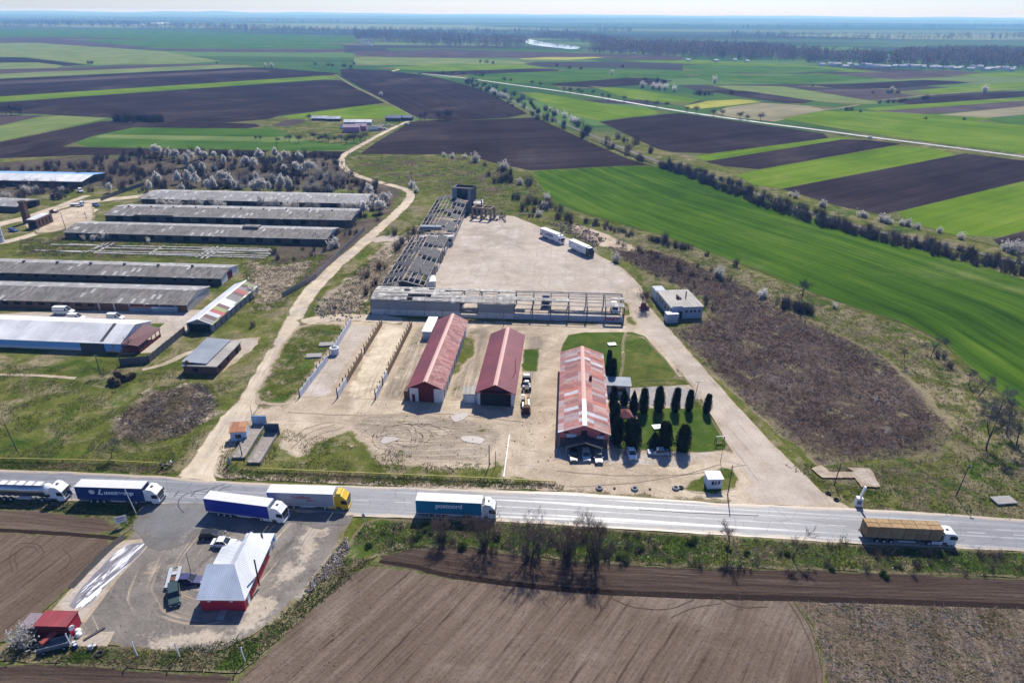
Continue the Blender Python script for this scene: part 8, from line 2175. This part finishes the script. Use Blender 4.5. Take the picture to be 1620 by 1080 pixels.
for p in along([(600, 850), (700, 848), (850, 862), (1000, 872), (1200, 880), (1400, 890), (1620, 902)], 80, (-5, 5), 61):
    put_mesh(VR.choice(BB), None, VR.uniform(0.5, 1.1), VR.uniform(0, 6), 'low leafless brown shrub on the verge below the highway', 'shrub', 'brown shrubs on the lower verge', 'verge_shrub', at=p)
for px in [(832, 884), (848, 886), (896, 888), (930, 892), (948, 892), (700, 860), (768, 868)]:
    put_mesh(VR.choice(BS), px, VR.uniform(0.8, 1.2), VR.uniform(0, 6), 'dense leafless brush at the foot of the many-stemmed roadside trees', 'shrub', 'brush at the foot of the roadside trees', 'verge_shrub')
for p in along([(800, 868), (1000, 872)], 12, (-3, 3), 62):
    put_mesh(VR.choice(BS), None, VR.uniform(0.7, 1.1), VR.uniform(0, 6), 'dark leafless shrub under the many-stemmed roadside trees', 'shrub', 'dark shrubs under the roadside trees', 'verge_shrub', at=p)
for p in along([(560, 858), (700, 850), (830, 862), (1000, 876), (1450, 890)], 16, (-4, 4), 63):
    put_mesh(VR.choice(GB), None, VR.uniform(0.6, 1.2), VR.uniform(0, 6), 'low fresh green bush on the verge below the highway', 'bush', 'green bushes on the lower verge', 'green_bush', at=p)
for p in scatter([(990, 410), (1040, 420), (1110, 450), (1120, 470), (1180, 480), (1120, 500), (1040, 440)], 16, 64) + scatter([(960, 380), (1030, 398), (1130, 430), (1190, 465), (1100, 440), (1010, 408)], 26, 65):
    put_mesh(VR.choice(BS + BB), None, VR.uniform(0.6, 1.1), VR.uniform(0, 6), 'leafless shrub at the upper end of the dead scrub', 'shrub', 'shrubs in the upper scrub', 'shrub', at=p)
# ------------------------------------------------------------------ poles, signs and small things
def pole(px, h, label, arm=1.4, lean=0.0, mat=None, r0=0.13, cat='pole', name='utility_pole', ins=True, face=0.0):
    r = empty(name, G(*px), face, label, cat)
    mb = MB(); mb.tube((0, 0, 0), (lean, 0, h), r0, r0 * 0.7, n=8); mb.build('post', mat or WOODG, r)
    if arm:
        mb = MB(); mb.bar((lean - arm / 2, 0, h - 0.5), (lean + arm / 2, 0, h - 0.5), 0.12); mb.build('crossarm', mat or WOODG, r)
        if ins:
            for u in (-arm / 2 + 0.1, arm / 2 - 0.1, 0):
                mb = MB(); mb.tube((lean + u, 0, h - 0.44), (lean + u, 0, h - 0.2), 0.06); mb.build('insulator', WHITEP, r)
    return r
for px, h, lab, kw in [((27, 713), 7.5, 'bare wooden pole on the meadow at the left edge', dict(arm=0, lean=-0.7)), ((1512, 785), 8, 'wooden pole on the rough grass near the right edge', dict(arm=0.8, lean=0.6)), ((1320, 766), 5.5, 'slim grey pole beside the broken concrete slabs', dict(arm=0, lean=0.3)),
                       ((105, 365), 8.5, 'leaning wooden pole at the end of the nearest dark barn', dict(arm=0, lean=-0.4)), ((137, 348), 4, 'short stump pole beside the farm track', dict(arm=0)), ((548, 271), 8.5, 'dark wooden pole at the bend of the pale track', dict(arm=1.2)), ((657, 317), 8.5, 'wooden pole below the road bend blossom', dict(arm=0)), ((652, 297), 9, 'wooden pole with a crossarm at the road bend', dict(arm=2.6)),
                       ((774, 737), 5.5, 'wooden pole on the grass plot by the white kerb', dict(arm=0)), ((784, 737), 4.0, 'shorter thin pole beside the wooden one on the grass plot', dict(arm=0, r0=0.08)), ((159, 592), 6, 'thin wooden pole on the meadow before the modern barn', dict(arm=0.6)), ((1151, 783), 7.5, 'dark wooden pole beside the white kiosk', dict(arm=0.0)),
                       ((815, 612), 8.5, 'tall black pole rising before the burgundy roof', dict(arm=0, mat=STEELD, r0=0.1)), ((384, 724), 6, 'dark pole standing beside the weighbridge deck', dict(arm=0, lean=-0.2)), ((400, 666), 4.5, 'thin rusty pole behind the blue end board', dict(arm=0, r0=0.07)), ((797, 515), 4.5, 'short wooden pole behind the burgundy hall', dict(arm=0)),
                       ((315, 256), 8, 'pole with two white insulators in the thicket', dict(arm=1.6)), ((439, 240), 11, 'tall dark pole on the green strip field', dict(arm=0)), ((205, 275), 9, 'wooden pole behind the sky blue barn roof', dict(arm=0)), ((1140, 730), 3.0, 'thin post at the left of the kiosk island', dict(arm=0, r0=0.07)), ((887, 384), 5, 'wooden pole between the two parked white trucks', dict(arm=0.6)), ((302, 905), 4.5, 'thin bare pole beside the violet hatchback', dict(arm=0, r0=0.06))]:
    pole(px, h, lab, **kw)
# wires strung between poles
def street_lamp(px, h, label, rz=0.0):
    r = empty('street_lamp', G(*px), rz, label, 'lamp')
    mb = MB(); mb.tube((0, 0, 0), (0.5, 0, h), 0.09, 0.06, n=8); mb.build('post', STEELD, r)
    mb = MB(); mb.bar((0.5, 0, h), (-0.5, 0, h + 0.25), 0.07); mb.bar((0.5, 0, h), (1.3, 0, h + 0.2), 0.07); mb.build('arm', STEELD, r)
    for u in (-0.7, 1.4): part_box(r, 'lamp_head', STEELG, u - 0.25, u + 0.25, -0.1, 0.1, h + 0.18, h + 0.28)
street_lamp((1099, 629), 4.6, 'double-armed street lamp by the row of cypresses')
pole((216, 813), 6.0, 'leaning pale pole on the verge before the navy truck cab', arm=0, lean=-0.9, mat=WHITEP, r0=0.09)
for px, hh, lab in [((21, 1020), 3.2, 'cranked white concrete post at the far left of the corner'), ((114, 1024), 3.0, 'cranked white concrete post beside the blue barrel'), ((218, 1038), 3.1, 'cranked white concrete post on the verge, right of the barrels'), ((285, 1040), 3.0, 'cranked white concrete post below the red house'), ((388, 1046), 3.0, 'cranked white concrete post where the sandy drive bends'), ((552, 868), 2.6, 'cranked white concrete post by the road sign at the drive'), ((498, 931), 2.6, 'cranked white concrete post at the rubble bank')]:
    r = empty('concrete_post', G(*px), 0, lab, 'post')
    mb = MB(); mb.bar((0, 0, 0), (-0.25, 0, hh), 0.14); mb.build('shaft', WHITEP, r)
    mb = MB(); mb.bar((-0.25, 0, hh - 0.02), (0.1, -0.25, hh + 0.4), 0.13); mb.build('cranked_top', WHITEP, r)
# road signs
r = empty('road_sign', G(577, 831), -0.35, 'back of a small triangular road sign at the drive entrance', 'sign')
mb = MB(); mb.tube((0, 0, 0), (0, 0, 2.4), 0.05); mb.build('post', STEELG, r); mb = MB(); mb.prism([(-0.5, 2.3), (0.5, 2.3), (0, 3.15)], -0.09, -0.05); mb.build('plate', flat('grey_violet_plate', (0.24, 0.22, 0.30), 0.5, 0.4), r)
r = empty('road_sign', G(115, 793), 0.0, 'round dark blue road sign between the tanker and navy truck', 'sign')
mb = MB(); mb.tube((0, 0, 0), (0, 0, 2.3), 0.05); mb.build('post', STEELG, r); mb = MB(); mb.lathe([(0.55, -0.1), (0.55, -0.06)], 20, (0, 0, 2.5), axis='y'); mb.build('plate', flat('navy_plate', (0.03, 0.05, 0.11), 0.4, 0.4), r)
r = empty('notice_board', G(194, 832), 0.45, 'white notice board with faint red lines on the verge corner', 'sign')
for s in (-0.8, 0.8): mb = MB(); mb.tube((s, 0, 0), (s, 0, 2.4), 0.05); mb.build('post', STEELG, r)
part_box(r, 'board', WHITEP, -1.0, 1.0, -0.1, -0.06, 1.0, 2.5); part_box(r, 'text_line', LR, -0.7, 0.7, -0.115, -0.105, 1.9, 2.1); part_box(r, 'text_line', LR, -0.6, 0.6, -0.115, -0.105, 1.45, 1.6)
r = empty('roadside_flag', G(363, 734), 0.3, 'small white and blue pennant standing on the grass corner', 'flag')
mb = MB(); mb.tube((0, 0, 0), (0, 0, 2.4), 0.05); mb.build('post', STEELG, r); mb = MB(); mb.prism([(0.0, 2.5), (0.45, 0.3), (-0.4, 0.3)], -0.06, 0.06); mb.build('cloth', W_LBLUE, r)

# yellow gas pipes along the verges
YP = flat('yellow_pipe_paint', (0.50, 0.42, 0.10), 0.6, 0.3, var=0.25, scale=0.3)
def gas_pipe(pts, label):
    P = [G(*p) for p in pts]
    r = empty('gas_pipe', P[0], 0, label, 'pipe'); T = Matrix.Translation(-P[0])
    mb = MB(); mb.T = T
    for a, b in zip(P, P[1:]): mb.tube(a + Vector((0, 0, 0.8)), b + Vector((0, 0, 0.8)), 0.11, n=6)
    mb.build('pipe', YP, r)
    for a, b in zip(P, P[1:]):
        n = max(1, int((b - a).length / 8))
        for k in range(n + 1):
            c = a.lerp(b, k / n); m = MB(); m.T = T; m.box(c.x - .06, c.x + .06, c.y - .06, c.y + .06, 0, 0.7); m.build('support', YP, r)
gas_pipe([(-40, 728), (100, 731), (180, 733), (256, 737)], 'long low yellow gas pipe above the verge at the left')
gas_pipe([(408, 745), (520, 750), (640, 755), (760, 760), (878, 766)], 'long low yellow gas pipe along the front of the dirt yard')
r = empty('guard_rail', G(797, 757), 0, 'low white rail along the edge of the grass plot', 'rail')
a, b = G(797, 757), G(806, 690)
T = Matrix.Translation(-a); mb = MB(); mb.T = T; mb.bar(a + Vector((0, 0, 0.45)), b + Vector((0, 0, 0.45)), 0.16, 0.3); mb.build('beam', WHITEP, r)
for k in range(7):
    c = a.lerp(b, k / 6); m = MB(); m.T = T; m.box(c.x - .08, c.x + .08, c.y - .08, c.y + .08, 0, 0.3); m.build('post', WHITEP, r)

# big tyres
TW = flat('whitewashed_tyre', (0.30, 0.29, 0.28), 0.9, 0.2, var=0.4, scale=3)
def tyre(px, R_, label, mat, tilt=0.0):
    mb = MB(); n = 24; rows = []
    for j in range(10):
        an = 2 * PI * j / 10
        rows.append(mb.pts([((R_ * 0.72 + R_ * 0.28 * math.cos(an)) * math.cos(2 * PI * k / n), (R_ * 0.72 + R_ * 0.28 * math.cos(an)) * math.sin(2 * PI * k / n), R_ * 0.32 + R_ * 0.32 * math.sin(an)) for k in range(n)]))
    for a, b in zip(rows, rows[1:] + rows[:1]):
        for k in range(n): mb.face((a + k, a + (k + 1) % n, b + (k + 1) % n, b + k))
    o = mb.build('tyre', mat, None, smooth=True); o.location = G(*px); o.rotation_euler = (tilt, 0, 0)
    return tag(o, label, 'tyre')
tyre((948, 773), 0.8, 'big whitewashed tyre lying left of another before the dirt yard', TW); tyre((1004, 774), 0.8, 'big whitewashed tyre lying in the middle before the dirt yard', TW)
tyre((1069, 773), 0.8, 'big whitewashed tyre at the tip of the kiosk island', TW); tyre((1077, 772), 0.6, 'black tyre pressed against the whitewashed one at the island tip', TYRE)
tyre((1310, 781), 0.6, 'black tyre lying on the verge above the pillar sign, upper one', TYRE); tyre((1323, 791), 0.6, 'black tyre lying on the verge above the pillar sign, lower one', TYRE)
tyre((530, 488), 0.8, 'black tyre on the rubbish heap left of the ruined hall', TYRE); tyre((158, 1036), 0.7, 'black tyre on the verge beside the barrels', TYRE); tyre((786, 348), 0.8, 'old tyre at the upper corner of the concrete yard', TYRE)
for px in ((972, 773), (1028, 774)):
    mb = MB(); mb.lathe([(0.28, 0), (0.25, 0.28), (0.1, 0.36)], 10); o = mb.build('stone', W_DARK); o.location = G(*px); tag(o, 'small dark stone marking the yard edge between the whitewashed tyres', 'stone', 'dark stones at the yard edge')

# round straw rolls
HAYR = straw_mat(); HAYR.name = 'old_hay'
mb = MB(); mb.lathe([(0.35, -0.62), (0.85, -0.62), (0.92, -0.5), (0.92, 0.5), (0.85, 0.62), (0.35, 0.62)], 18, (0, 0, 0), axis='y'); roll0 = mb.build('hay_roll', leafy('rotting_hay', [(0.045, 0.034, 0.022), (0.09, 0.068, 0.042), (0.16, 0.12, 0.075)], sc=1.5), None)
for i, (px, z, rz, lab) in enumerate([((177, 607), 0.9, 0.4, 'dark old hay roll, left one of the ground layer'), ((187, 609), 0.9, 1.9, 'dark old hay roll at the front of the heap'), ((192, 601), 0.9, 0.8, 'dark old hay roll in the middle of the heap'), ((202, 601), 0.9, 2.4, 'brown old hay roll, right of the middle one'), ((210, 598), 0.9, 1.2, 'brown old hay roll at the right end of the heap'), ((189, 604), 2.45, 0.6, 'dark old hay roll lying on top of the heap')]):
    o = roll0 if i == 0 else roll0.copy()
    if i: COL.objects.link(o)
    p = G(*px); o.location = (p.x, p.y, z); o.rotation_euler = (0, 0, rz); tag(o, lab, 'hay roll', 'old hay rolls on the meadow')

# clutter at the lower left corner
def barrel(px, label, mat, lie=False):
    mb = MB(); mb.lathe([(0.29, 0), (0.3, 0.03), (0.3, 0.28), (0.315, 0.3), (0.3, 0.32), (0.3, 0.58), (0.315, 0.6), (0.3, 0.62), (0.3, 0.87), (0.29, 0.9)], 16)
    r = empty('barrel', G(*px), 0.3, label, 'barrel'); o = mb.build('drum', mat, r)
    mb = MB(); mb.lathe([(0.27, 0.902), (0.27, 0.91)], 16); mb.build('lid', STEELG, r)
    return r
BLB = flat('blue_plastic_drum', (0.03, 0.06, 0.17), 0.5, 0.4)
barrel((121, 1025), 'dark blue barrel, nearer of two by the concrete slab', BLB); barrel((119, 1021), 'blue barrel with a pale top behind the dark blue one', BLB)
barrel((144, 1027), 'grey steel barrel by the corner of the concrete slab', STEELG); barrel((152, 1026), 'rusty brown barrel right of the grey steel one', flat('rust_drum', (0.13, 0.06, 0.04), 0.9, 0.2, var=0.3))
for px, lab in (((124, 1000), 'white sack at the red container wall, upper one'), ((125, 1006), 'white sack at the red container wall, lower one')):
    mb = MB(); mb.lathe([(0.2, 0), (0.5, 0.15), (0.52, 0.5), (0.3, 0.75), (0.05, 0.8)], 10); o = mb.build('sack', WHITEP); o.location = G(*px); tag(o, lab, 'sack')
c = G(88, 1024); r = empty('scrapped_pickup', c, 0.35, 'grey scrapped pickup bed loaded with a red cowling and rims', 'wreck')
GRB = flat('grey_blue_bodywork', (0.14, 0.16, 0.18), 0.5, 0.4, var=0.3)
part_box(r, 'floor', GRB, -2.2, 2.2, -0.9, 0.9, 0.5, 0.6)
for y in (-0.9, 0.82): part_box(r, 'side_panel', GRB, -2.2, 2.2, y, y + 0.08, 0.61, 1.25)
part_box(r, 'end_panel', GRB, 2.12, 2.2, -0.81, 0.81, 0.61, 1.3)
for x in (-1.4, 1.4):
    for s in (-1, 1): wheel(r, x, s * 0.92, 0.33, 0.2)
c2 = G(80, 1018); o = empty('engine_cowling', c2 + Vector((0, 0, 0.0)), 1.1, 'red engine cowling leaning on the scrapped pickup', 'scrap')
mb = MB(); mb.prism([(-1.3, 0.9), (1.3, 1.2), (1.2, 1.7), (-1.2, 1.35)], -0.4, 0.4); mb.build('cover', flat('faded_red_metal', (0.32, 0.06, 0.05), 0.6, 0.3), o, bevel=0.1); mb = MB(); mb.box(-0.9, 0.9, -0.3, 0.3, 0, 0.88); mb.build('support', STEELD, o)
part_box(o, 'orange_strip', flat('orange_paint', (0.55, 0.20, 0.04), 0.6, 0.3), -0.2, 0.9, 0.41, 0.5, 1.1, 1.4)
tyre((84, 1017), 0.45, 'small tyre lying in the scrapped pickup corner', TYRE)
r = empty('scrap_heap', G(62, 1026), 0, 'heap of grey and yellow scrap beside the pale bush', 'scrap heap'); rg = random.Random(3)
for k in range(14):
    mb = MB(); x, y, z = rg.uniform(-1.6, 1.6), rg.uniform(-1, 1), rg.uniform(0, 0.5); mb.bar((x, y, z + 0.1), (x + rg.uniform(-1, 1), y + rg.uniform(-0.6, 0.6), z + rg.uniform(0.1, 0.5)), rg.uniform(0.15, 0.4), 0.12); mb.build('scrap_piece', rg.choice([STEELG, STEELD, GRB, MATS['cream_paint'], W_CBLK, MATS['ochre_paint']]), r)
r = empty('steel_beam', G(150, 1003), 0.9, 'dark steel beam lying on the sandy ground by the slab', 'beam'); part_box(r, 'girder', STEELD, -1.6, 1.6, -0.12, 0.12, 0, 0.25); part_box(r, 'flange', STEELD, -1.6, 1.6, -0.2, 0.2, 0.252, 0.3)

# swing in the garden, bits on the lawns
c = G(1138, 703); r = empty('garden_swing', c, 0.1, 'dark garden swing frame with a pale top near the corner of the lawn', 'swing')
for s in (-1.0, 1.0):
    for q in (-0.7, 0.7): mb = MB(); mb.bar((s, q, 0), (s, 0, 2.2), 0.1); mb.build('leg', STEELD, r)
mb = MB(); mb.bar((-1.1, 0, 2.25), (1.1, 0, 2.25), 0.12); mb.build('top_bar', STEELG, r); part_box(r, 'seat', WOODD, -0.7, 0.7, -0.25, 0.25, 0.5, 0.58)
for s in (-0.6, 0.6): mb = MB(); mb.bar((s, 0, 0.58), (s, 0, 2.2), 0.03); mb.build('chain', STEELG, r)
for px, lab in (((968, 546), 'white well cover on the upper lawn'), ((1040, 677), 'white stone block on the lower lawn')):
    r = empty('well_cover', G(*px), 0.2, lab, 'cover'); part_box(r, 'slab', WHITEP, -1.2, 1.2, -0.9, 0.9, 0.36, 0.5); part_box(r, 'hatch', STEELD, -0.25, 0.25, -0.25, 0.25, 0.505, 0.56)
for px, lab in (((517, 546), 'grey concrete slab lying on the grass plot, upper one'), ((497, 564), 'grey concrete slab lying on the grass plot, lower one'), ((1587, 793), 'concrete lid on the grass at the right edge')):
    r = empty('lying_slab', G(*px), 0.1, lab, 'slab'); part_box(r, 'slab', W_CBLK, -2.2, 2.2, -1.2, 1.2, 0.2, 0.5); part_box(r, 'broken_edge', W_PLAST, -2.0, -0.6, -1.25, -1.21, 0.2, 0.45)
for px, lab in (((683, 560), 'white oval boat hull lying beside the faded red hall'),):
    r = empty('boat_hull', G(*px), 0.2, lab, 'boat'); mb = MB(); mb.lathe([(0.1, -1.8), (0.7, -1.0), (0.85, 0), (0.7, 1.0), (0.1, 1.8)], 12, (0, 0, 0.5), axis='x'); mb.build('hull', WHITEP, r); part_box(r, 'keel', W_PLAST, -1.5, 1.5, -0.05, 0.05, 1.3, 1.42)
    r.scale = (1, 1, 0.6)

# person and motorbike at the junction
def person(px, label, rz):
    r = G(*px)
    me = bpy.data.meshes.new('body'); 
    J = {'hip': (0, 0, 0.92), 'waist': (0.06, 0, 1.08), 'chest': (0.16, 0, 1.30), 'neck': (0.24, 0, 1.46), 'head': (0.29, 0, 1.58), 'crown': (0.31, 0, 1.70),
         'lh': (0, 0.10, 0.88), 'lk': (0.10, 0.12, 0.50), 'la': (0.0, 0.12, 0.09), 'lt': (0.16, 0.13, 0.04), 'rh': (0, -0.10, 0.88), 'rk': (0.04, -0.12, 0.49), 'ra': (-0.10, -0.12, 0.09), 'rt': (0.06, -0.13, 0.04),
         'ls': (0.18, 0.19, 1.38), 'le': (0.30, 0.26, 1.14), 'lw': (0.48, 0.20, 1.00), 'lf': (0.56, 0.18, 0.96), 'rs': (0.18, -0.19, 1.38), 're': (0.30, -0.26, 1.14), 'rw': (0.48, -0.20, 1.00), 'rf': (0.56, -0.18, 0.96)}
    E = [('hip', 'waist'), ('waist', 'chest'), ('chest', 'neck'), ('neck', 'head'), ('head', 'crown'), ('hip', 'lh'), ('lh', 'lk'), ('lk', 'la'), ('la', 'lt'), ('hip', 'rh'), ('rh', 'rk'), ('rk', 'ra'), ('ra', 'rt'), ('chest', 'ls'), ('ls', 'le'), ('le', 'lw'), ('lw', 'lf'), ('chest', 'rs'), ('rs', 're'), ('re', 'rw'), ('rw', 'rf')]
    RAD = {'hip': .14, 'waist': .13, 'chest': .15, 'neck': .06, 'head': .10, 'crown': .085, 'lh': .095, 'rh': .095, 'lk': .06, 'rk': .06, 'la': .045, 'ra': .045, 'lt': .04, 'rt': .04, 'ls': .065, 'rs': .065, 'le': .045, 're': .045, 'lw': .032, 'rw': .032, 'lf': .035, 'rf': .035}
    ks = list(J); me.from_pydata([J[k] for k in ks], [(ks.index(a), ks.index(b)) for a, b in E], [])
    o = bpy.data.objects.new('person', me); COL.objects.link(o)
    m = o.modifiers.new('skin', 'SKIN'); 
    for i, k in enumerate(ks): me.skin_vertices[0].data[i].radius = (RAD[k], RAD[k])
    me.skin_vertices[0].data[0].use_root = True
    o.modifiers.new('sub', 'SUBSURF').levels = 2; o.modifiers['sub'].render_levels = 2
    t = NT('white_shirt_and_dark_trousers', 0.8, 0.2); z = t.sep(t.obj())[2]
    t.color(t.ramp(t.math('DIVIDE', z, 2.0), [(0.0, (0.02, 0.02, 0.022)), (0.47, (0.70, 0.71, 0.74)), (0.735, (0.42, 0.26, 0.19)), (0.83, (0.03, 0.025, 0.02))], 'CONSTANT'))
    dg = bpy.context.evaluated_depsgraph_get()
    me2 = bpy.data.meshes.new_from_object(o.evaluated_get(dg)); bpy.data.objects.remove(o)
    me2.materials.clear(); me2.materials.append(t.mat); me2.polygons.foreach_set('use_smooth', [True] * len(me2.polygons))
    o = bpy.data.objects.new('person', me2); COL.objects.link(o); o.location = r; o.rotation_euler = (0, 0, rz)
    tag(o, label, 'person')
    mb = MB(); mb.lathe([(0.05, -0.05), (0.108, 0.0), (0.112, 0.05), (0.09, 0.11), (0.03, 0.14)], 12, (0.30, 0, 1.62)); mb.build('hair', BLACKP, o, smooth=True)
    return o
person((273, 737), 'person in a white shirt bending forward beside the black motorbike', PI)
r = empty('motorbike', G(263, 740), 0.25, 'black motorbike with a round pale-rimmed wheel parked at the road junction', 'motorbike')
for x in (-0.75, 0.75):
    mb = MB(); mb.lathe([(0.22, -0.05), (0.33, -0.05), (0.34, 0), (0.33, 0.05), (0.22, 0.05)], 18, axis='y'); w_ = mb.build('wheel', TYRE, r, loc=(x, 0, 0.34)); mb = MB(); mb.lathe([(0.21, -0.055), (0.21, 0.055)], 14, axis='y'); mb.build('rim', RIM, w_)
mb = MB(); mb.prism([(-0.6, 0.55), (0.4, 0.5), (0.55, 0.9), (0.15, 1.0), (-0.2, 0.85), (-0.85, 0.9)], -0.16, 0.16); mb.build('body', BLACKP, r, bevel=0.05)
part_box(r, 'top_box', BLACKP, -1.15, -0.7, -0.3, 0.3, 0.95, 1.4); mb = MB(); mb.bar((0.55, 0, 0.9), (0.75, 0, 0.34), 0.07); mb.bar((0.4, -0.38, 1.1), (0.4, 0.38, 1.1), 0.05); mb.build('fork', STEELG, r)
part_box(r, 'pannier', BLACKP, -0.9, -0.35, 0.2, 0.5, 0.4, 0.85); part_box(r, 'pannier', BLACKP, -0.9, -0.35, -0.5, -0.2, 0.4, 0.85)

# red-brown scrap machine before the flat roofed block
r = empty('rusty_machine', G(1019, 490), 0.4, 'rusty red machine frame under the vase-shaped tree', 'machine')
part_box(r, 'frame', flat('oxide_red', (0.16, 0.05, 0.045), 0.9, 0.2, var=0.3), -1.6, 1.6, -0.8, 0.8, 0.5, 1.1); mb = MB(); mb.prism([(-1.2, 1.1), (0.6, 1.1), (0.2, 2.4), (-1.0, 2.3)], -0.6, 0.6); mb.build('hopper', MATS['oxide_red'], r)
for s in (-1, 1): wheel(r, 0.9, s * 0.85, 0.45, 0.25)
# rubble and litter: too small and many to count
def lumps(name, poly, n, seed, rmin, rmax, mats, label, z=0.0):
    rg = random.Random(seed); v, f, mi = [], [], []
    for p in scatter(poly, n, seed):
        q = rg.uniform(rmin, rmax); b = len(v)
        for dx, dy, dz in ((1, 0, 0), (0, 1, 0), (-1, 0, 0), (0, -1, 0), (0, 0, 1), (0, 0, -0.3)):
            v.append((p.x + (dx + rg.gauss(0, .25)) * q, p.y + (dy + rg.gauss(0, .25)) * q, z + 0.3 * q + (dz + rg.gauss(0, .15)) * q * 0.8))
        for t_ in ((0, 1, 4), (1, 2, 4), (2, 3, 4), (3, 0, 4), (1, 0, 5), (2, 1, 5), (3, 2, 5), (0, 3, 5)): f.append(tuple(b + k for k in t_)); mi.append(rg.randrange(len(mats)))
    return tag(raw(name, v, f, mats, None, mi), label, 'rubble', None, 'stuff')
LG = flat('grey_rubble', (0.34, 0.31, 0.28), 0.95, 0.1, var=0.3); LBR = flat('brown_clod', (0.16, 0.125, 0.095), 0.95, 0.1, var=0.3)
lumps('rubble', [(522, 882), (548, 852), (554, 868), (540, 895), (505, 925), (470, 955), (490, 925)], 500, 1, 0.08, 0.32, [LG, LBR, LBR], 'grey rubble tipped along the sandy drive', 0.1)
lumps('rubble', [(500, 470), (560, 475), (590, 498), (540, 508), (495, 502)], 200, 2, 0.1, 0.5, [LG, LBR, LG], 'rubbish heaps left of the ruined hall', 0.1)
lumps('rubble', [(860, 352), (910, 352), (960, 378), (945, 395), (900, 372)], 400, 3, 0.15, 0.7, [flat('pink_rubble', (0.42, 0.30, 0.24), 0.95, 0.1, var=0.3), LBR], 'pinkish building rubble beyond the parked trucks', 0.1)
lumps('rubble', [(745, 330), (800, 338), (800, 352), (740, 346)], 250, 4, 0.15, 0.7, [LG, LBR], 'broken concrete at the upper corner of the yard', 0.1)
lumps('litter', VERGE_P, 90, 5, 0.05, 0.13, [WHITEP, WHITEP, W_LBLUE], 'white litter strewn along the verge', 0.4)
lumps('litter', [(20, 378), (520, 388), (540, 350), (170, 322), (60, 340)], 130, 6, 0.15, 0.45, [WHITEP, STEELG, W_PLAST], 'pale rubbish between the barns', 0.1)
lumps('clods', [(380, 1075), (600, 895), (1255, 948), (1310, 1080)], 1500, 7, 0.03, 0.10, [LBR, flat('pale_clod', (0.27, 0.215, 0.165), 0.95, 0.1, var=0.3)], 'clods of dry soil on the ploughed field', 0.15)
lumps('stones', [(560, 640), (880, 640), (880, 780), (640, 760)], 220, 8, 0.06, 0.2, [LBR, LG], 'small stones scattered over the dirt yard', 0.1)
lumps('stones', [(100, 1000), (220, 840), (540, 825), (480, 930), (340, 1025)], 120, 9, 0.05, 0.12, [LBR, LG], 'small stones scattered over the lower yard', 0.2)
# low hills on the horizon
for i, (az, d, w, hh) in enumerate([(-22, 24000, 2600, 70), (-14, 26000, 4000, 55), (4, 27000, 6000, 40), (19, 27500, 5000, 45), (31, 25000, 4000, 50), (-33, 25000, 3500, 50)]):
    c = Vector((math.sin(R(az)) * d, math.cos(R(az)) * d, 0)); v, f = [], []
    for a in range(21):
        for b in range(7):
            u, q = a / 20 * 2 - 1, b / 6 * 2 - 1
            v.append((c.x + u * w, c.y + q * 900, -2 + hh * max(0, 1 - u * u) * max(0, 1 - q * q) * (0.8 + 0.4 * mnoise.noise(Vector((u * 3 + i, q, 0))))))
    for a in range(20):
        for b in range(6): f.append((a * 7 + b, (a + 1) * 7 + b, (a + 1) * 7 + b + 1, a * 7 + b + 1))
    tag(raw('hill', v, f, WD2), kind='structure')
# ------------------------------------------------------------------ haze
HAZE_D = 0.00013
mb = MB()
mb.box(-32000, 32000, -32000, 32000, -1.0, 97.0)
hz = mb.build('haze', [])
hm = bpy.data.materials.new('haze_air')
hm.use_nodes = True
hn = hm.node_tree
hn.nodes.remove(hn.nodes['Principled BSDF'])
pv = hn.nodes.new('ShaderNodeVolumePrincipled')
pv.inputs['Color'].default_value = (0.16, 0.47, 1.0, 1)
pv.inputs['Density'].default_value = HAZE_D
pv.inputs['Anisotropy'].default_value = 0.2
pv.inputs['Absorption Color'].default_value = (1, 1, 1, 1)
hn.links.new(pv.outputs[0], hn.nodes['Material Output'].inputs['Volume'])
hz.data.materials.clear(); hz.data.materials.append(hm)
tag(hz, kind='stuff', label='pale blue air thickening towards the horizon')
